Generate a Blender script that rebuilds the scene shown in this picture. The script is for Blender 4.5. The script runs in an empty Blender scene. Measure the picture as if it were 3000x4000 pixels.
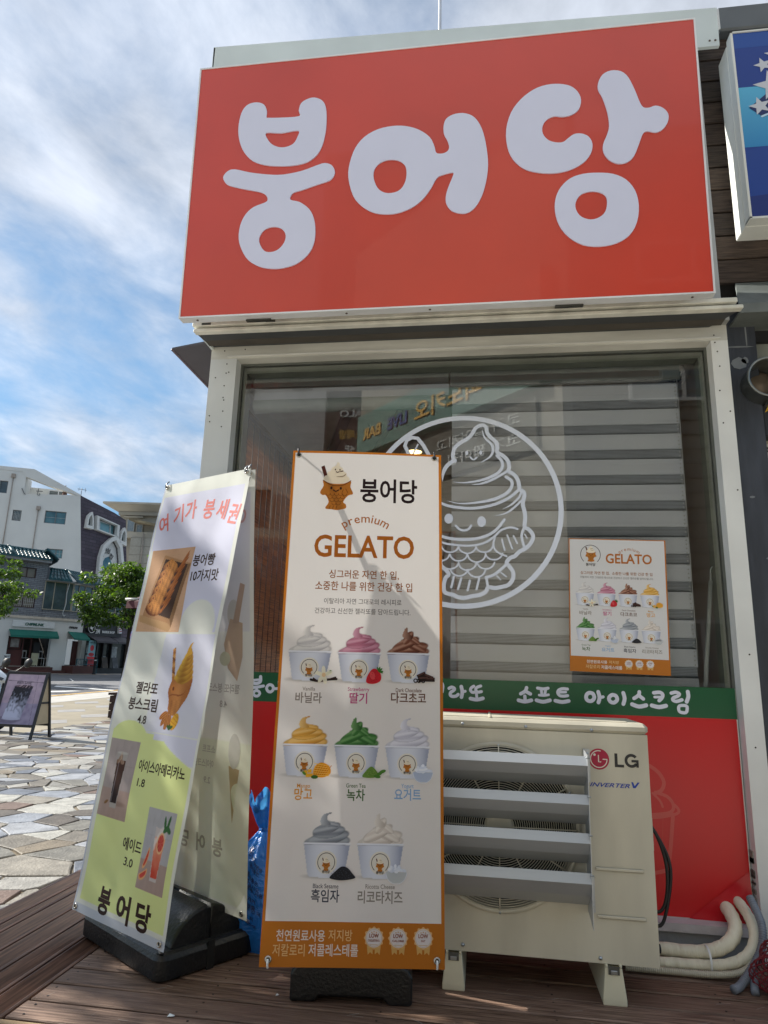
import bpy, bmesh, math, random
import numpy as np
from mathutils import Vector, Matrix
from mathutils.geometry import tessellate_polygon
random.seed(7)
SC = bpy.context.scene
COL = SC.collection
R = math.radians
# ------------------------------------------------------------------ camera
cd = bpy.data.cameras.new('camera'); cam = bpy.data.objects.new('camera', cd); COL.objects.link(cam)
yaw, pit, rol = R(8.4249), R(13.03), R(1.7024)
fw = Vector((-math.sin(yaw)*math.cos(pit), math.cos(yaw)*math.cos(pit), math.sin(pit)))
r0 = Vector((math.cos(yaw), math.sin(yaw), 0)); u0 = r0.cross(fw)
r1 = r0*math.cos(rol)+u0*math.sin(rol); u1 = u0*math.cos(rol)-r0*math.sin(rol)
M = Matrix((r1, u1, -fw)).transposed().to_4x4(); M.translation = Vector((0, 0, 1.146))
cam.matrix_world = M
cd.sensor_fit = 'VERTICAL'; cd.sensor_height = 24; cd.lens = 2620/4000*24
cd.clip_start = .05; cd.clip_end = 3000
SC.camera = cam
# ------------------------------------------------------------------ sky and sun
SUN = Vector((-.79, .15, .60)).normalized()
W = bpy.data.worlds.new('World'); SC.world = W; W.use_nodes = True
nt = W.node_tree; nd = nt.nodes; lk = nt.links; nd.clear()
def N(t, **k):
    n = nd.new(t)
    for a, b in k.items(): setattr(n, a, b)
    return n
sky = N('ShaderNodeTexSky', sky_type='NISHITA', sun_disc=False)
sky.sun_elevation = math.asin(SUN.z); sky.sun_rotation = math.atan2(SUN.x, SUN.y)
sky.air_density = .9; sky.dust_density = .2; sky.ozone_density = 2.2
tc = N('ShaderNodeTexCoord'); sep = N('ShaderNodeSeparateXYZ'); lk.new(tc.outputs['Generated'], sep.inputs[0])
def m_(op, a, b=None, c=None, clamp=False):
    n = N('ShaderNodeMath', operation=op); n.use_clamp = clamp
    for i, v in enumerate((a, b, c)):
        if v is None: continue
        if hasattr(v, 'is_output'): lk.new(v, n.inputs[i])
        else: n.inputs[i].default_value = v
    return n.outputs[0]
zz = m_('ADD', m_('MAXIMUM', sep.outputs[2], 0.0), .16)
cx_ = m_('DIVIDE', sep.outputs[0], zz); cy_ = m_('DIVIDE', sep.outputs[1], zz)
cmb = N('ShaderNodeCombineXYZ'); lk.new(cx_, cmb.inputs[0]); lk.new(cy_, cmb.inputs[1])
mp = N('ShaderNodeMapping'); lk.new(cmb.outputs[0], mp.inputs[0])
mp.inputs['Rotation'].default_value = (0, 0, R(-50)); mp.inputs['Scale'].default_value = (1.1, .8, 1); mp.inputs['Location'].default_value = (9.1, 8.0, 0)
n1 = N('ShaderNodeTexNoise'); n1.inputs['Scale'].default_value = 1.15; n1.inputs['Detail'].default_value = 9; n1.inputs['Roughness'].default_value = .56; n1.inputs['Distortion'].default_value = .15
lk.new(mp.outputs[0], n1.inputs['Vector'])
n2 = N('ShaderNodeTexNoise'); n2.inputs['Scale'].default_value = 4.0; n2.inputs['Detail'].default_value = 8; n2.inputs['Roughness'].default_value = .6; n2.inputs['Distortion'].default_value = .3
lk.new(mp.outputs[0], n2.inputs['Vector'])
# cloud cover grows with height above the horizon
cov = m_('MULTIPLY_ADD', sep.outputs[2], .34, .40)
dens = m_('ADD', m_('MULTIPLY', n1.outputs[0], .78), m_('MULTIPLY', n2.outputs[0], .22))
cm = N('ShaderNodeMapRange'); cm.interpolation_type = 'SMOOTHSTEP'
lk.new(m_('ADD', dens, m_('SUBTRACT', cov, .5)), cm.inputs[0]); cm.inputs[1].default_value = .42; cm.inputs[2].default_value = .66
cl2 = N('ShaderNodeMapRange'); lk.new(n2.outputs[0], cl2.inputs[0]); cl2.inputs[1].default_value = .3; cl2.inputs[2].default_value = .7; cl2.inputs[3].default_value = .74; cl2.inputs[4].default_value = 1.2
ccol = N('ShaderNodeMix', data_type='RGBA', blend_type='MULTIPLY'); ccol.inputs[0].default_value = 1
ccol.inputs[6].default_value = (3.25, 3.5, 3.95, 1); lk.new(cl2.outputs[0], ccol.inputs[7])
mx = N('ShaderNodeMix', data_type='RGBA'); lk.new(m_('MULTIPLY', cm.outputs[0], .93), mx.inputs[0])
hz = N('ShaderNodeMapRange'); hz.interpolation_type = 'SMOOTHSTEP'; lk.new(sep.outputs[2], hz.inputs[0]); hz.inputs[1].default_value = -.02; hz.inputs[2].default_value = .42; hz.inputs[3].default_value = 0; hz.inputs[4].default_value = 1
ramp = N('ShaderNodeMix', data_type='RGBA'); lk.new(hz.outputs[0], ramp.inputs[0]); ramp.inputs[6].default_value = (.18, .235, .285, 1); ramp.inputs[7].default_value = (.60, .71, .68, 1)
tint = N('ShaderNodeMix', data_type='RGBA', blend_type='MULTIPLY'); tint.inputs[0].default_value = 1; lk.new(sky.outputs[0], tint.inputs[6]); lk.new(ramp.outputs[2], tint.inputs[7])
lk.new(tint.outputs[2], mx.inputs[6]); lk.new(ccol.outputs[2], mx.inputs[7])
bg = N('ShaderNodeBackground'); bg.inputs[1].default_value = .105; lk.new(mx.outputs[2], bg.inputs[0])
wo = N('ShaderNodeOutputWorld'); lk.new(bg.outputs[0], wo.inputs[0])
sl = bpy.data.lights.new('sun', 'SUN'); sl.energy = 3.9; sl.angle = R(.55); sl.color = (1, .95, .86)
so = bpy.data.objects.new('sun', sl); COL.objects.link(so); so.rotation_euler = SUN.to_track_quat('Z', 'Y').to_euler(); so.location = (-10, 5, 12)
SC.view_settings.view_transform = 'Standard'; SC.view_settings.look = 'None'; SC.view_settings.exposure = 1.18; SC.view_settings.gamma = 1
SC.view_settings.use_curve_mapping = False
SC.cycles.max_bounces = 8; SC.cycles.transparent_max_bounces = 24; SC.cycles.sample_clamp_indirect = 6

# ------------------------------------------------------------------ helpers
def lin(c):
    if isinstance(c, str):
        c = c.lstrip('#'); c = [int(c[i:i+2], 16)/255 for i in (0, 2, 4)]
        return tuple(x/12.92 if x <= .04045 else ((x+.055)/1.055)**2.4 for x in c)
    return tuple(c)
MATS = {}
def mat(name, col, rough=.6, metal=0, var=.12, scale=6, bump=0, bscale=60, stretch=(1, 1, 1), spec=.5, coat=0, trans=0, emit=None, col2=None, detail=5, lo=.35, hi=.65):
    if name in MATS: return MATS[name]
    m = bpy.data.materials.new(name); m.use_nodes = True; t = m.node_tree; n = t.nodes; l = t.links
    b = n['Principled BSDF']; out = n['Material Output']; c = lin(col)
    b.inputs['Roughness'].default_value = rough; b.inputs['Metallic'].default_value = metal
    b.inputs['Specular IOR Level'].default_value = spec; b.inputs['Coat Weight'].default_value = coat
    tcn = n.new('ShaderNodeTexCoord'); mpn = n.new('ShaderNodeMapping'); mpn.inputs['Scale'].default_value = stretch; l.new(tcn.outputs['Object'], mpn.inputs[0])
    ns = n.new('ShaderNodeTexNoise'); ns.inputs['Scale'].default_value = scale; ns.inputs['Detail'].default_value = detail; l.new(mpn.outputs[0], ns.inputs['Vector'])
    mr = n.new('ShaderNodeMapRange'); mr.inputs[1].default_value = lo; mr.inputs[2].default_value = hi; l.new(ns.outputs[0], mr.inputs[0])
    mxn = n.new('ShaderNodeMix'); mxn.data_type = 'RGBA'; l.new(mr.outputs[0], mxn.inputs[0])
    if col2 is not None: ca, cb = c, lin(col2)
    else: ca = tuple(x*(1-var) for x in c); cb = tuple(min(1, x*(1+var)) for x in c)
    mxn.inputs[6].default_value = (*ca, 1); mxn.inputs[7].default_value = (*cb, 1); l.new(mxn.outputs[2], b.inputs['Base Color'])
    if bump:
        nb = n.new('ShaderNodeTexNoise'); nb.inputs['Scale'].default_value = bscale; nb.inputs['Detail'].default_value = 4; l.new(mpn.outputs[0], nb.inputs['Vector'])
        bp = n.new('ShaderNodeBump'); bp.inputs['Strength'].default_value = bump; bp.inputs['Distance'].default_value = .01; l.new(nb.outputs[0], bp.inputs['Height']); l.new(bp.outputs[0], b.inputs['Normal'])
    if emit: b.inputs['Emission Color'].default_value = (*lin(emit[0]), 1); b.inputs['Emission Strength'].default_value = emit[1]
    if trans:
        tr = n.new('ShaderNodeBsdfTranslucent'); l.new(mxn.outputs[2], tr.inputs[0]); ms = n.new('ShaderNodeMixShader'); ms.inputs[0].default_value = trans
        l.new(b.outputs[0], ms.inputs[1]); l.new(tr.outputs[0], ms.inputs[2]); l.new(ms.outputs[0], out.inputs[0])
    MATS[name] = m; return m
def glassmat(name, tint=(.86, .9, .88), refl=1.0, rough=0):
    if name in MATS: return MATS[name]
    m = bpy.data.materials.new(name); m.use_nodes = True; t = m.node_tree; n = t.nodes; l = t.links; n.remove(n['Principled BSDF'])
    fr = n.new('ShaderNodeFresnel'); fr.inputs[0].default_value = 1.55
    mu = n.new('ShaderNodeMath'); mu.operation = 'MULTIPLY'; mu.inputs[1].default_value = refl; mu.use_clamp = True; l.new(fr.outputs[0], mu.inputs[0])
    tr = n.new('ShaderNodeBsdfTransparent'); tr.inputs[0].default_value = (*tint, 1)
    gl = n.new('ShaderNodeBsdfGlossy'); gl.inputs[1].default_value = rough
    ms = n.new('ShaderNodeMixShader'); l.new(mu.outputs[0], ms.inputs[0]); l.new(tr.outputs[0], ms.inputs[1]); l.new(gl.outputs[0], ms.inputs[2]); l.new(ms.outputs[0], n['Material Output'].inputs[0])
    MATS[name] = m; return m
def printmat(name, rough=.5, trans=0., wave=0., wscale=3, spec=.4, grain=.015):
    if name in MATS: return MATS[name]
    m = bpy.data.materials.new(name); m.use_nodes = True; t = m.node_tree; n = t.nodes; l = t.links; b = n['Principled BSDF']
    a = n.new('ShaderNodeAttribute'); a.attribute_name = 'Col'
    tcn = n.new('ShaderNodeTexCoord'); ns = n.new('ShaderNodeTexNoise'); ns.inputs['Scale'].default_value = 900; l.new(tcn.outputs['Object'], ns.inputs['Vector'])
    mr = n.new('ShaderNodeMapRange'); mr.inputs[3].default_value = 1-grain*4; mr.inputs[4].default_value = 1+grain*4; l.new(ns.outputs[0], mr.inputs[0])
    mu = n.new('ShaderNodeMix'); mu.data_type = 'RGBA'; mu.blend_type = 'MULTIPLY'; mu.inputs[0].default_value = 1; l.new(a.outputs[0], mu.inputs[6]); l.new(mr.outputs[0], mu.inputs[7])
    l.new(mu.outputs[2], b.inputs['Base Color']); b.inputs['Roughness'].default_value = rough; b.inputs['Specular IOR Level'].default_value = spec
    if wave:
        mpn = n.new('ShaderNodeMapping'); mpn.inputs['Scale'].default_value = (1.6, 1, .55); mpn.inputs['Rotation'].default_value = (0, R(35), 0); l.new(tcn.outputs['Object'], mpn.inputs[0])
        nw = n.new('ShaderNodeTexNoise'); nw.inputs['Scale'].default_value = wscale; nw.inputs['Detail'].default_value = 1.5; l.new(mpn.outputs[0], nw.inputs['Vector'])
        bp = n.new('ShaderNodeBump'); bp.inputs['Strength'].default_value = wave; bp.inputs['Distance'].default_value = .12; l.new(nw.outputs[0], bp.inputs['Height']); l.new(bp.outputs[0], b.inputs['Normal'])
    if trans:
        tr = n.new('ShaderNodeBsdfTranslucent'); l.new(mu.outputs[2], tr.inputs[0]); ms = n.new('ShaderNodeMixShader'); ms.inputs[0].default_value = trans
        l.new(b.outputs[0], ms.inputs[1]); l.new(tr.outputs[0], ms.inputs[2]); l.new(ms.outputs[0], n['Material Output'].inputs[0])
    MATS[name] = m; return m

class Fr:                                       # a local frame: origin and three axes
    def __init__(s, o, x=(1, 0, 0), y=(0, 1, 0), z=(0, 0, 1)):
        s.o = Vector(o); s.x = Vector(x); s.y = Vector(y); s.z = Vector(z)
    def __call__(s, a, b, c): return s.o+s.x*a+s.y*b+s.z*c
WF = Fr((0, 0, 0))
def wallframe(A, B):                            # x along the wall, y out of the wall to the right-hand side, z up
    d = Vector((B[0]-A[0], B[1]-A[1], 0)).normalized()
    return Fr((A[0], A[1], 0), d, (d.y, -d.x, 0), (0, 0, 1))
ORG = {}
class MB:
    def __init__(s, fr=WF): s.v = []; s.f = []; s.fr = fr; s.sm = []
    def add(s, vs, fs, smooth=False):
        b = len(s.v); s.v += [s.fr(*p) for p in vs]; s.f += [tuple(b+i for i in f) for f in fs]; s.sm += [smooth]*len(fs)
        return s
    def box(s, a, b, ch=0):
        (x0, y0, z0), (x1, y1, z1) = a, b
        if x0 > x1: x0, x1 = x1, x0
        if y0 > y1: y0, y1 = y1, y0
        if z0 > z1: z0, z1 = z1, z0
        if not ch:
            return s.add([(x0, y0, z0), (x1, y0, z0), (x1, y1, z0), (x0, y1, z0), (x0, y0, z1), (x1, y0, z1), (x1, y1, z1), (x0, y1, z1)],
                         [(0, 3, 2, 1), (4, 5, 6, 7), (0, 1, 5, 4), (1, 2, 6, 5), (2, 3, 7, 6), (3, 0, 4, 7)])
        c = min(ch, (x1-x0)*.45, (y1-y0)*.45, (z1-z0)*.45)
        rings = []
        for z, k in ((z0, c), (z0+c, 0), (z1-c, 0), (z1, c)):
            X0, X1, Y0, Y1 = x0+k, x1-k, y0+k, y1-k; q = c-k*.99 if k else c
            q = c*.5 if k else c
            rings.append([(X0+q, Y0, z), (X1-q, Y0, z), (X1, Y0+q, z), (X1, Y1-q, z), (X1-q, Y1, z), (X0+q, Y1, z), (X0, Y1-q, z), (X0, Y0+q, z)])
        vs = [p for r in rings for p in r]; fs = [tuple(range(7, -1, -1)), tuple(range(24, 32))]
        for i in range(3):
            for j in range(8): fs.append((i*8+j, i*8+(j+1) % 8, (i+1)*8+(j+1) % 8, (i+1)*8+j))
        return s.add(vs, fs)
    def quad(s, *p): return s.add(p, [tuple(range(len(p)))])
    def prism(s, pts, ax, a, b, smooth=False):   # outline (2-D) pushed along axis ax from a to b
        def P(u, v, w): return {'x': (w, u, v), 'y': (u, w, v), 'z': (u, v, w)}[ax]
        n = len(pts); ar = sum(pts[i][0]*pts[(i+1) % n][1]-pts[(i+1) % n][0]*pts[i][1] for i in range(n))
        if (ar < 0) != (ax == 'y'): pts = pts[::-1]
        vs = [P(u, v, a) for u, v in pts]+[P(u, v, b) for u, v in pts]
        tri = tessellate_polygon([[Vector((u, v, 0)) for u, v in pts]])
        up = b > a
        fs = []
        for t in tri:
            p = [pts[i] for i in t]; o = (p[1][0]-p[0][0])*(p[2][1]-p[0][1])-(p[2][0]-p[0][0])*(p[1][1]-p[0][1])
            t = t if o > 0 else t[::-1]
            if ax == 'y': t = t[::-1]
            fs.append(tuple(t[::-1]) if up else tuple(t)); fs.append(tuple(i+n for i in (t if up else t[::-1])))
        s.add(vs, fs)
        side = [(i, (i+1) % n, (i+1) % n+n, i+n) if up else (i+n, (i+1) % n+n, (i+1) % n, i) for i in range(n)]
        b0 = len(s.v)-len(vs); s.f += [tuple(b0+i for i in f) for f in side]; s.sm += [smooth]*n
        return s
    def lathe(s, c, prof, n=20, ax='z', smooth=True, a0=0, a1=2*math.pi):
        full = abs(a1-a0-2*math.pi) < 1e-6; k = n if full else n+1
        vs = []
        for r, h in prof:
            for i in range(k):
                a = a0+(a1-a0)*i/n; p, q = r*math.cos(a), r*math.sin(a)
                o = {'z': (p, q, h), 'y': (p, h, q), 'x': (h, p, q)}[ax]
                vs.append((c[0]+o[0], c[1]+o[1], c[2]+o[2]))
        fs = []
        for j in range(len(prof)-1):
            for i in range(n if full else n):
                i2 = (i+1) % k
                f = (j*k+i, j*k+i2, (j+1)*k+i2, (j+1)*k+i); fs.append(f if ax != 'y' else f[::-1])
        return s.add(vs, fs, smooth)
    def cyl(s, c, r, h, n=16, ax='z', r2=None):
        r2 = r if r2 is None else r2
        return s.lathe(c, [(1e-4, 0), (r, 0), (r2, h), (1e-4, h)], n, ax, False)
    def tube(s, pts, r, n=8, cap=True, smooth=True):
        pts = [Vector(p) for p in pts]; m = len(pts); rr = r if isinstance(r, (list, tuple)) else [r]*m
        vs = []; up = Vector((0, 0, 1)); pn = None
        for i, p in enumerate(pts):
            t = (pts[min(i+1, m-1)]-pts[max(i-1, 0)]).normalized()
            if pn is None:
                pn = t.cross(up)
                if pn.length < .1: pn = t.cross(Vector((1, 0, 0)))
            pn = (pn-t*pn.dot(t)).normalized(); q = t.cross(pn)
            for k in range(n):
                a = 2*math.pi*k/n; vs.append(tuple(p+pn*rr[i]*math.cos(a)+q*rr[i]*math.sin(a)))
        fs = [(i*n+k, i*n+(k+1) % n, (i+1)*n+(k+1) % n, (i+1)*n+k) for i in range(m-1) for k in range(n)]
        if cap: fs += [tuple(range(n))[::-1], tuple((m-1)*n+k for k in range(n))]
        return s.add(vs, fs, smooth)
    def build(s, name, m, parent=None, **tags):
        me = bpy.data.meshes.new(name); og = ORG.get(parent.name, Vector()) if parent else Vector()
        if parent is None and tags.get('at'): og = Vector(tags['at'])
        tags.pop('at', None)
        me.from_pydata([v-og for v in s.v], [], s.f); me.polygons.foreach_set('use_smooth', s.sm); me.materials.append(m); me.update()
        o = bpy.data.objects.new(name, me); COL.objects.link(o)
        if parent: o.parent = parent
        else: o.location = og
        ORG[o.name] = og
        for k, v in tags.items(): o[k] = v
        return o
def thing(name, label, cat, at, group=None, kind=None):
    o = bpy.data.objects.new(name, None); COL.objects.link(o); o.location = at; o.empty_display_size = .1
    ORG[o.name] = Vector(at)
    if label: o['label'] = label
    if cat: o['category'] = cat
    if group: o['group'] = group
    if kind: o['kind'] = kind
    return o
def bevel(o, w=.004, seg=2):
    md = o.modifiers.new('bevel', 'BEVEL'); md.width = w; md.segments = seg; md.limit_method = 'ANGLE'; md.angle_limit = R(40); return o

def crom(P, k=4, closed=False):
    n = len(P); out = []
    rng = range(n) if closed else range(n-1)
    g = (lambda i: P[i % n]) if closed else (lambda i: P[max(0, min(n-1, i))])
    for i in rng:
        p0, p1, p2, p3 = (np.array(g(i+d), float) for d in (-1, 0, 1, 2))
        for j in range(k):
            t = j/k; out.append(tuple(.5*((2*p1)+(-p0+p2)*t+(2*p0-5*p1+4*p2-p3)*t*t+(-p0+3*p1-3*p2+p3)*t**3)))
    if not closed: out.append(tuple(P[-1]))
    return out
TX = {}
def txt(s, off=0, shear=0):
    k = (s, off, shear)
    if k not in TX:
        c = bpy.data.curves.new('text', 'FONT'); c.body = s; c.size = 1; c.offset = off; c.shear = shear; c.resolution_u = 3
        o = bpy.data.objects.new('text', c); me = bpy.data.meshes.new_from_object(o)
        v = np.array([p.co[:2] for p in me.vertices]) if len(me.vertices) else np.zeros((0, 2))
        TX[k] = (v, [tuple(p.vertices) for p in me.polygons]); bpy.data.objects.remove(o); bpy.data.curves.remove(c); bpy.data.meshes.remove(me)
    return TX[k]
class Canvas:                                   # flat print: coloured polygons on a sheet, each layer a hair above the last
    def __init__(s, fr, step=.0004, sign=1): s.fr = fr; s.v = []; s.f = []; s.c = []; s.step = step*sign; s.bend = None
    def _put(s, vs, fs, col, layer):
        b = len(s.v); d = layer*s.step
        for u, v in vs:
            w = s.bend(u, v) if s.bend else 0
            s.v.append(s.fr(u, w-d, v))
        s.f += [tuple(b+i for i in f) for f in fs]
        if isinstance(col, np.ndarray): s.c += [tuple(x) for x in col]
        else: s.c += [lin(col)]*len(vs)
    def poly(s, pts, col, layer=1, holes=()):
        ls = [list(pts)]+[list(h) for h in holes]; tri = tessellate_polygon([[Vector((u, v, 0)) for u, v in l] for l in ls])
        allp = [p for l in ls for p in l]; fs = []
        for t in tri:
            p = [allp[i] for i in t]; o = (p[1][0]-p[0][0])*(p[2][1]-p[0][1])-(p[2][0]-p[0][0])*(p[1][1]-p[0][1])
            fs.append(t if o > 0 else t[::-1])
        s._put(allp, fs, col, layer)
    def rect(s, u0, v0, u1, v1, col, layer=1): s.poly([(u0, v0), (u1, v0), (u1, v1), (u0, v1)], col, layer)
    def grid(s, u0, v0, u1, v1, nu, nv, col, layer=0):
        vs = [(u0+(u1-u0)*i/nu, v0+(v1-v0)*j/nv) for j in range(nv+1) for i in range(nu+1)]
        s._put(vs, [(j*(nu+1)+i, j*(nu+1)+i+1, (j+1)*(nu+1)+i+1, (j+1)*(nu+1)+i) for j in range(nv) for i in range(nu)], col, layer)
    def ell(s, cu, cv, ru, rv, col, layer=1, n=20, rot=0):
        c, d = math.cos(rot), math.sin(rot)
        s.poly([(cu+ru*math.cos(2*math.pi*i/n)*c-rv*math.sin(2*math.pi*i/n)*d, cv+ru*math.cos(2*math.pi*i/n)*d+rv*math.sin(2*math.pi*i/n)*c) for i in range(n)], col, layer)
    def ring(s, cu, cv, r, w, col, layer=1, n=48, a0=0, a1=2*math.pi):
        vs = []
        for i in range(n+1):
            a = a0+(a1-a0)*i/n
            for q in (r-w/2, r+w/2): vs.append((cu+q*math.cos(a), cv+q*math.sin(a)))
        s._put(vs, [(2*i, 2*i+1, 2*i+3, 2*i+2) for i in range(n)], col, layer)
    def stroke(s, pts, w, col, layer=1, taper=0, smooth=3):
        closed = len(pts) > 3 and math.dist(pts[0], pts[-1]) < 1e-6
        P = crom(pts[:-1], smooth, True) if closed else (crom(pts, smooth) if smooth and len(pts) > 2 else list(pts)); n = len(P); vs = []
        if closed:
            for i, p in enumerate(P):
                a, b = P[i-1], P[(i+1) % n]; dx, dy = b[0]-a[0], b[1]-a[1]; l = math.hypot(dx, dy) or 1e-9; h = w/2
                vs += [(p[0]-dy/l*h, p[1]+dx/l*h), (p[0]+dy/l*h, p[1]-dx/l*h)]
            ar = sum(P[i-1][0]*P[i][1]-P[i][0]*P[i-1][1] for i in range(n))
            s._put(vs, [(2*i, 2*i+1, (2*i+3) % (2*n), (2*i+2) % (2*n)) for i in range(n)], col, layer); return
        for i, p in enumerate(P):
            a = P[max(0, i-1)]; b = P[min(n-1, i+1)]; dx, dy = b[0]-a[0], b[1]-a[1]; l = math.hypot(dx, dy) or 1e-9
            t = i/(n-1); h = w/2
            if taper == 1: h *= min(1, .08+t*2.2)
            if taper == 2: h *= max(.12, math.sin(math.pi*(.06+.88*t)))
            vs += [(p[0]-dy/l*h, p[1]+dx/l*h), (p[0]+dy/l*h, p[1]-dx/l*h)]
        s._put(vs, [(2*i, 2*i+1, 2*i+3, 2*i+2) for i in range(n-1)], col, layer)
        for e, sg in ((0, -1), (n-1, 1)):        # round ends
            if taper and not (taper == 1 and e): continue
            p = P[e]; q = P[1] if e == 0 else P[n-2]; dx, dy = (p[0]-q[0]), (p[1]-q[1]); a = math.atan2(dy, dx)
            s._put([(p[0]+w/2*math.cos(a+t), p[1]+w/2*math.sin(a+t)) for t in np.linspace(-math.pi/2, math.pi/2, 7)], [tuple(range(7))], col, layer)
    def text(s, body, u, v, h, col, layer=2, al='c', off=.012, shear=0, sx=1, rot=0, mirror=False):
        V, F = txt(body, off, shear)
        if not len(V): return
        V = V.copy()*h; V[:, 0] *= sx
        lo, hi = V[:, 0].min(), V[:, 0].max()
        if al == 'c': V[:, 0] -= (lo+hi)/2
        elif al == 'r': V[:, 0] -= hi
        else: V[:, 0] -= lo
        if mirror: V[:, 0] *= -1
        c, d = math.cos(rot), math.sin(rot); V = np.c_[V[:, 0]*c-V[:, 1]*d+u, V[:, 0]*d+V[:, 1]*c+v]
        s._put([tuple(p) for p in V], F, col, layer)
    def fit(s, body, u0, u1, v, h, col, layer=2, off=.012, shear=0):  # text squeezed to span u0..u1
        V, F = txt(body, off, shear); w = (V[:, 0].max()-V[:, 0].min())*h; s.text(body, (u0+u1)/2, v, h, col, layer, 'c', off, shear, (u1-u0)/w)
    def raster(s, u0, v0, u1, v1, img, layer=1, alpha=None):   # img rows run upward; one coloured vertex per cell
        ny, nx = img.shape[:2]; U = np.linspace(u0, u1, nx); V = np.linspace(v0, v1, ny)
        vs = [(U[i], V[j]) for j in range(ny) for i in range(nx)]
        fs = []
        for j in range(ny-1):
            for i in range(nx-1):
                if alpha is None or max(alpha[j, i], alpha[j, i+1], alpha[j+1, i], alpha[j+1, i+1]) > .02: fs.append((j*nx+i, j*nx+i+1, (j+1)*nx+i+1, (j+1)*nx+i))
        s._put(vs, fs, img.reshape(-1, 3), layer)
    def build(s, name, m, parent, **tags):
        og = ORG.get(parent.name, Vector()); me = bpy.data.meshes.new(name); me.from_pydata([p-og for p in s.v], [], s.f); me.materials.append(m)
        ca = me.color_attributes.new('Col', 'FLOAT_COLOR', 'POINT'); arr = np.ones((len(s.v), 4), np.float32); arr[:, :3] = np.array(s.c, np.float32); ca.data.foreach_set('color', arr.ravel()); me.update()
        o = bpy.data.objects.new(name, me); COL.objects.link(o); o.parent = parent; ORG[o.name] = og
        for k, v in tags.items(): o[k] = v
        return o
# small raster painter in the unit square (linear colours)
def XY(nx, ny):
    return np.meshgrid(np.linspace(0, 1, nx), np.linspace(0, 1, ny))
def L3(c): return np.array(lin(c))
def base(X, a, b=None, t=None):
    im = np.zeros(X.shape+(3,)); im[:] = L3(a)
    if b is not None: im = im*(1-t[..., None])+L3(b)*t[..., None]
    return im
def put(im, m, c):
    c = L3(c) if isinstance(c, (str, tuple)) else c
    m = np.clip(m, 0, 1)[..., None]; im[:] = im*(1-m)+c*m
def shp(X, Y, cx, cy, rx, ry, a=0, soft=.06):
    c, d = math.cos(a), math.sin(a); u = ((X-cx)*c+(Y-cy)*d)/rx; v = (-(X-cx)*d+(Y-cy)*c)/ry
    q = np.sqrt(u*u+v*v); return np.clip((1-q)/soft+.5, 0, 1), u, v
def pmask(X, Y, P):
    m = np.zeros(X.shape, bool); n = len(P)
    for i in range(n):
        (x1, y1), (x2, y2) = P[i], P[(i+1) % n]
        if y1 == y2: continue
        m ^= ((Y >= min(y1, y2)) & (Y < max(y1, y2)) & (X < (x2-x1)*(Y-y1)/(y2-y1)+x1))
    return m.astype(float)
RNG = np.random.RandomState(3)
def vnoise(nx, ny, k):
    g = RNG.rand(k+2, k+2); x = np.linspace(0, k, nx); y = np.linspace(0, k, ny); xi = x.astype(int); yi = y.astype(int); fx = x-xi; fy = y-yi
    a = g[np.ix_(yi, xi)]; b = g[np.ix_(yi, xi+1)]; c = g[np.ix_(yi+1, xi)]; d = g[np.ix_(yi+1, xi+1)]; fx = fx[None]; fy = fy[:, None]
    return (a*(1-fx)+b*fx)*(1-fy)+(c*(1-fx)+d*fx)*fy
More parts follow.
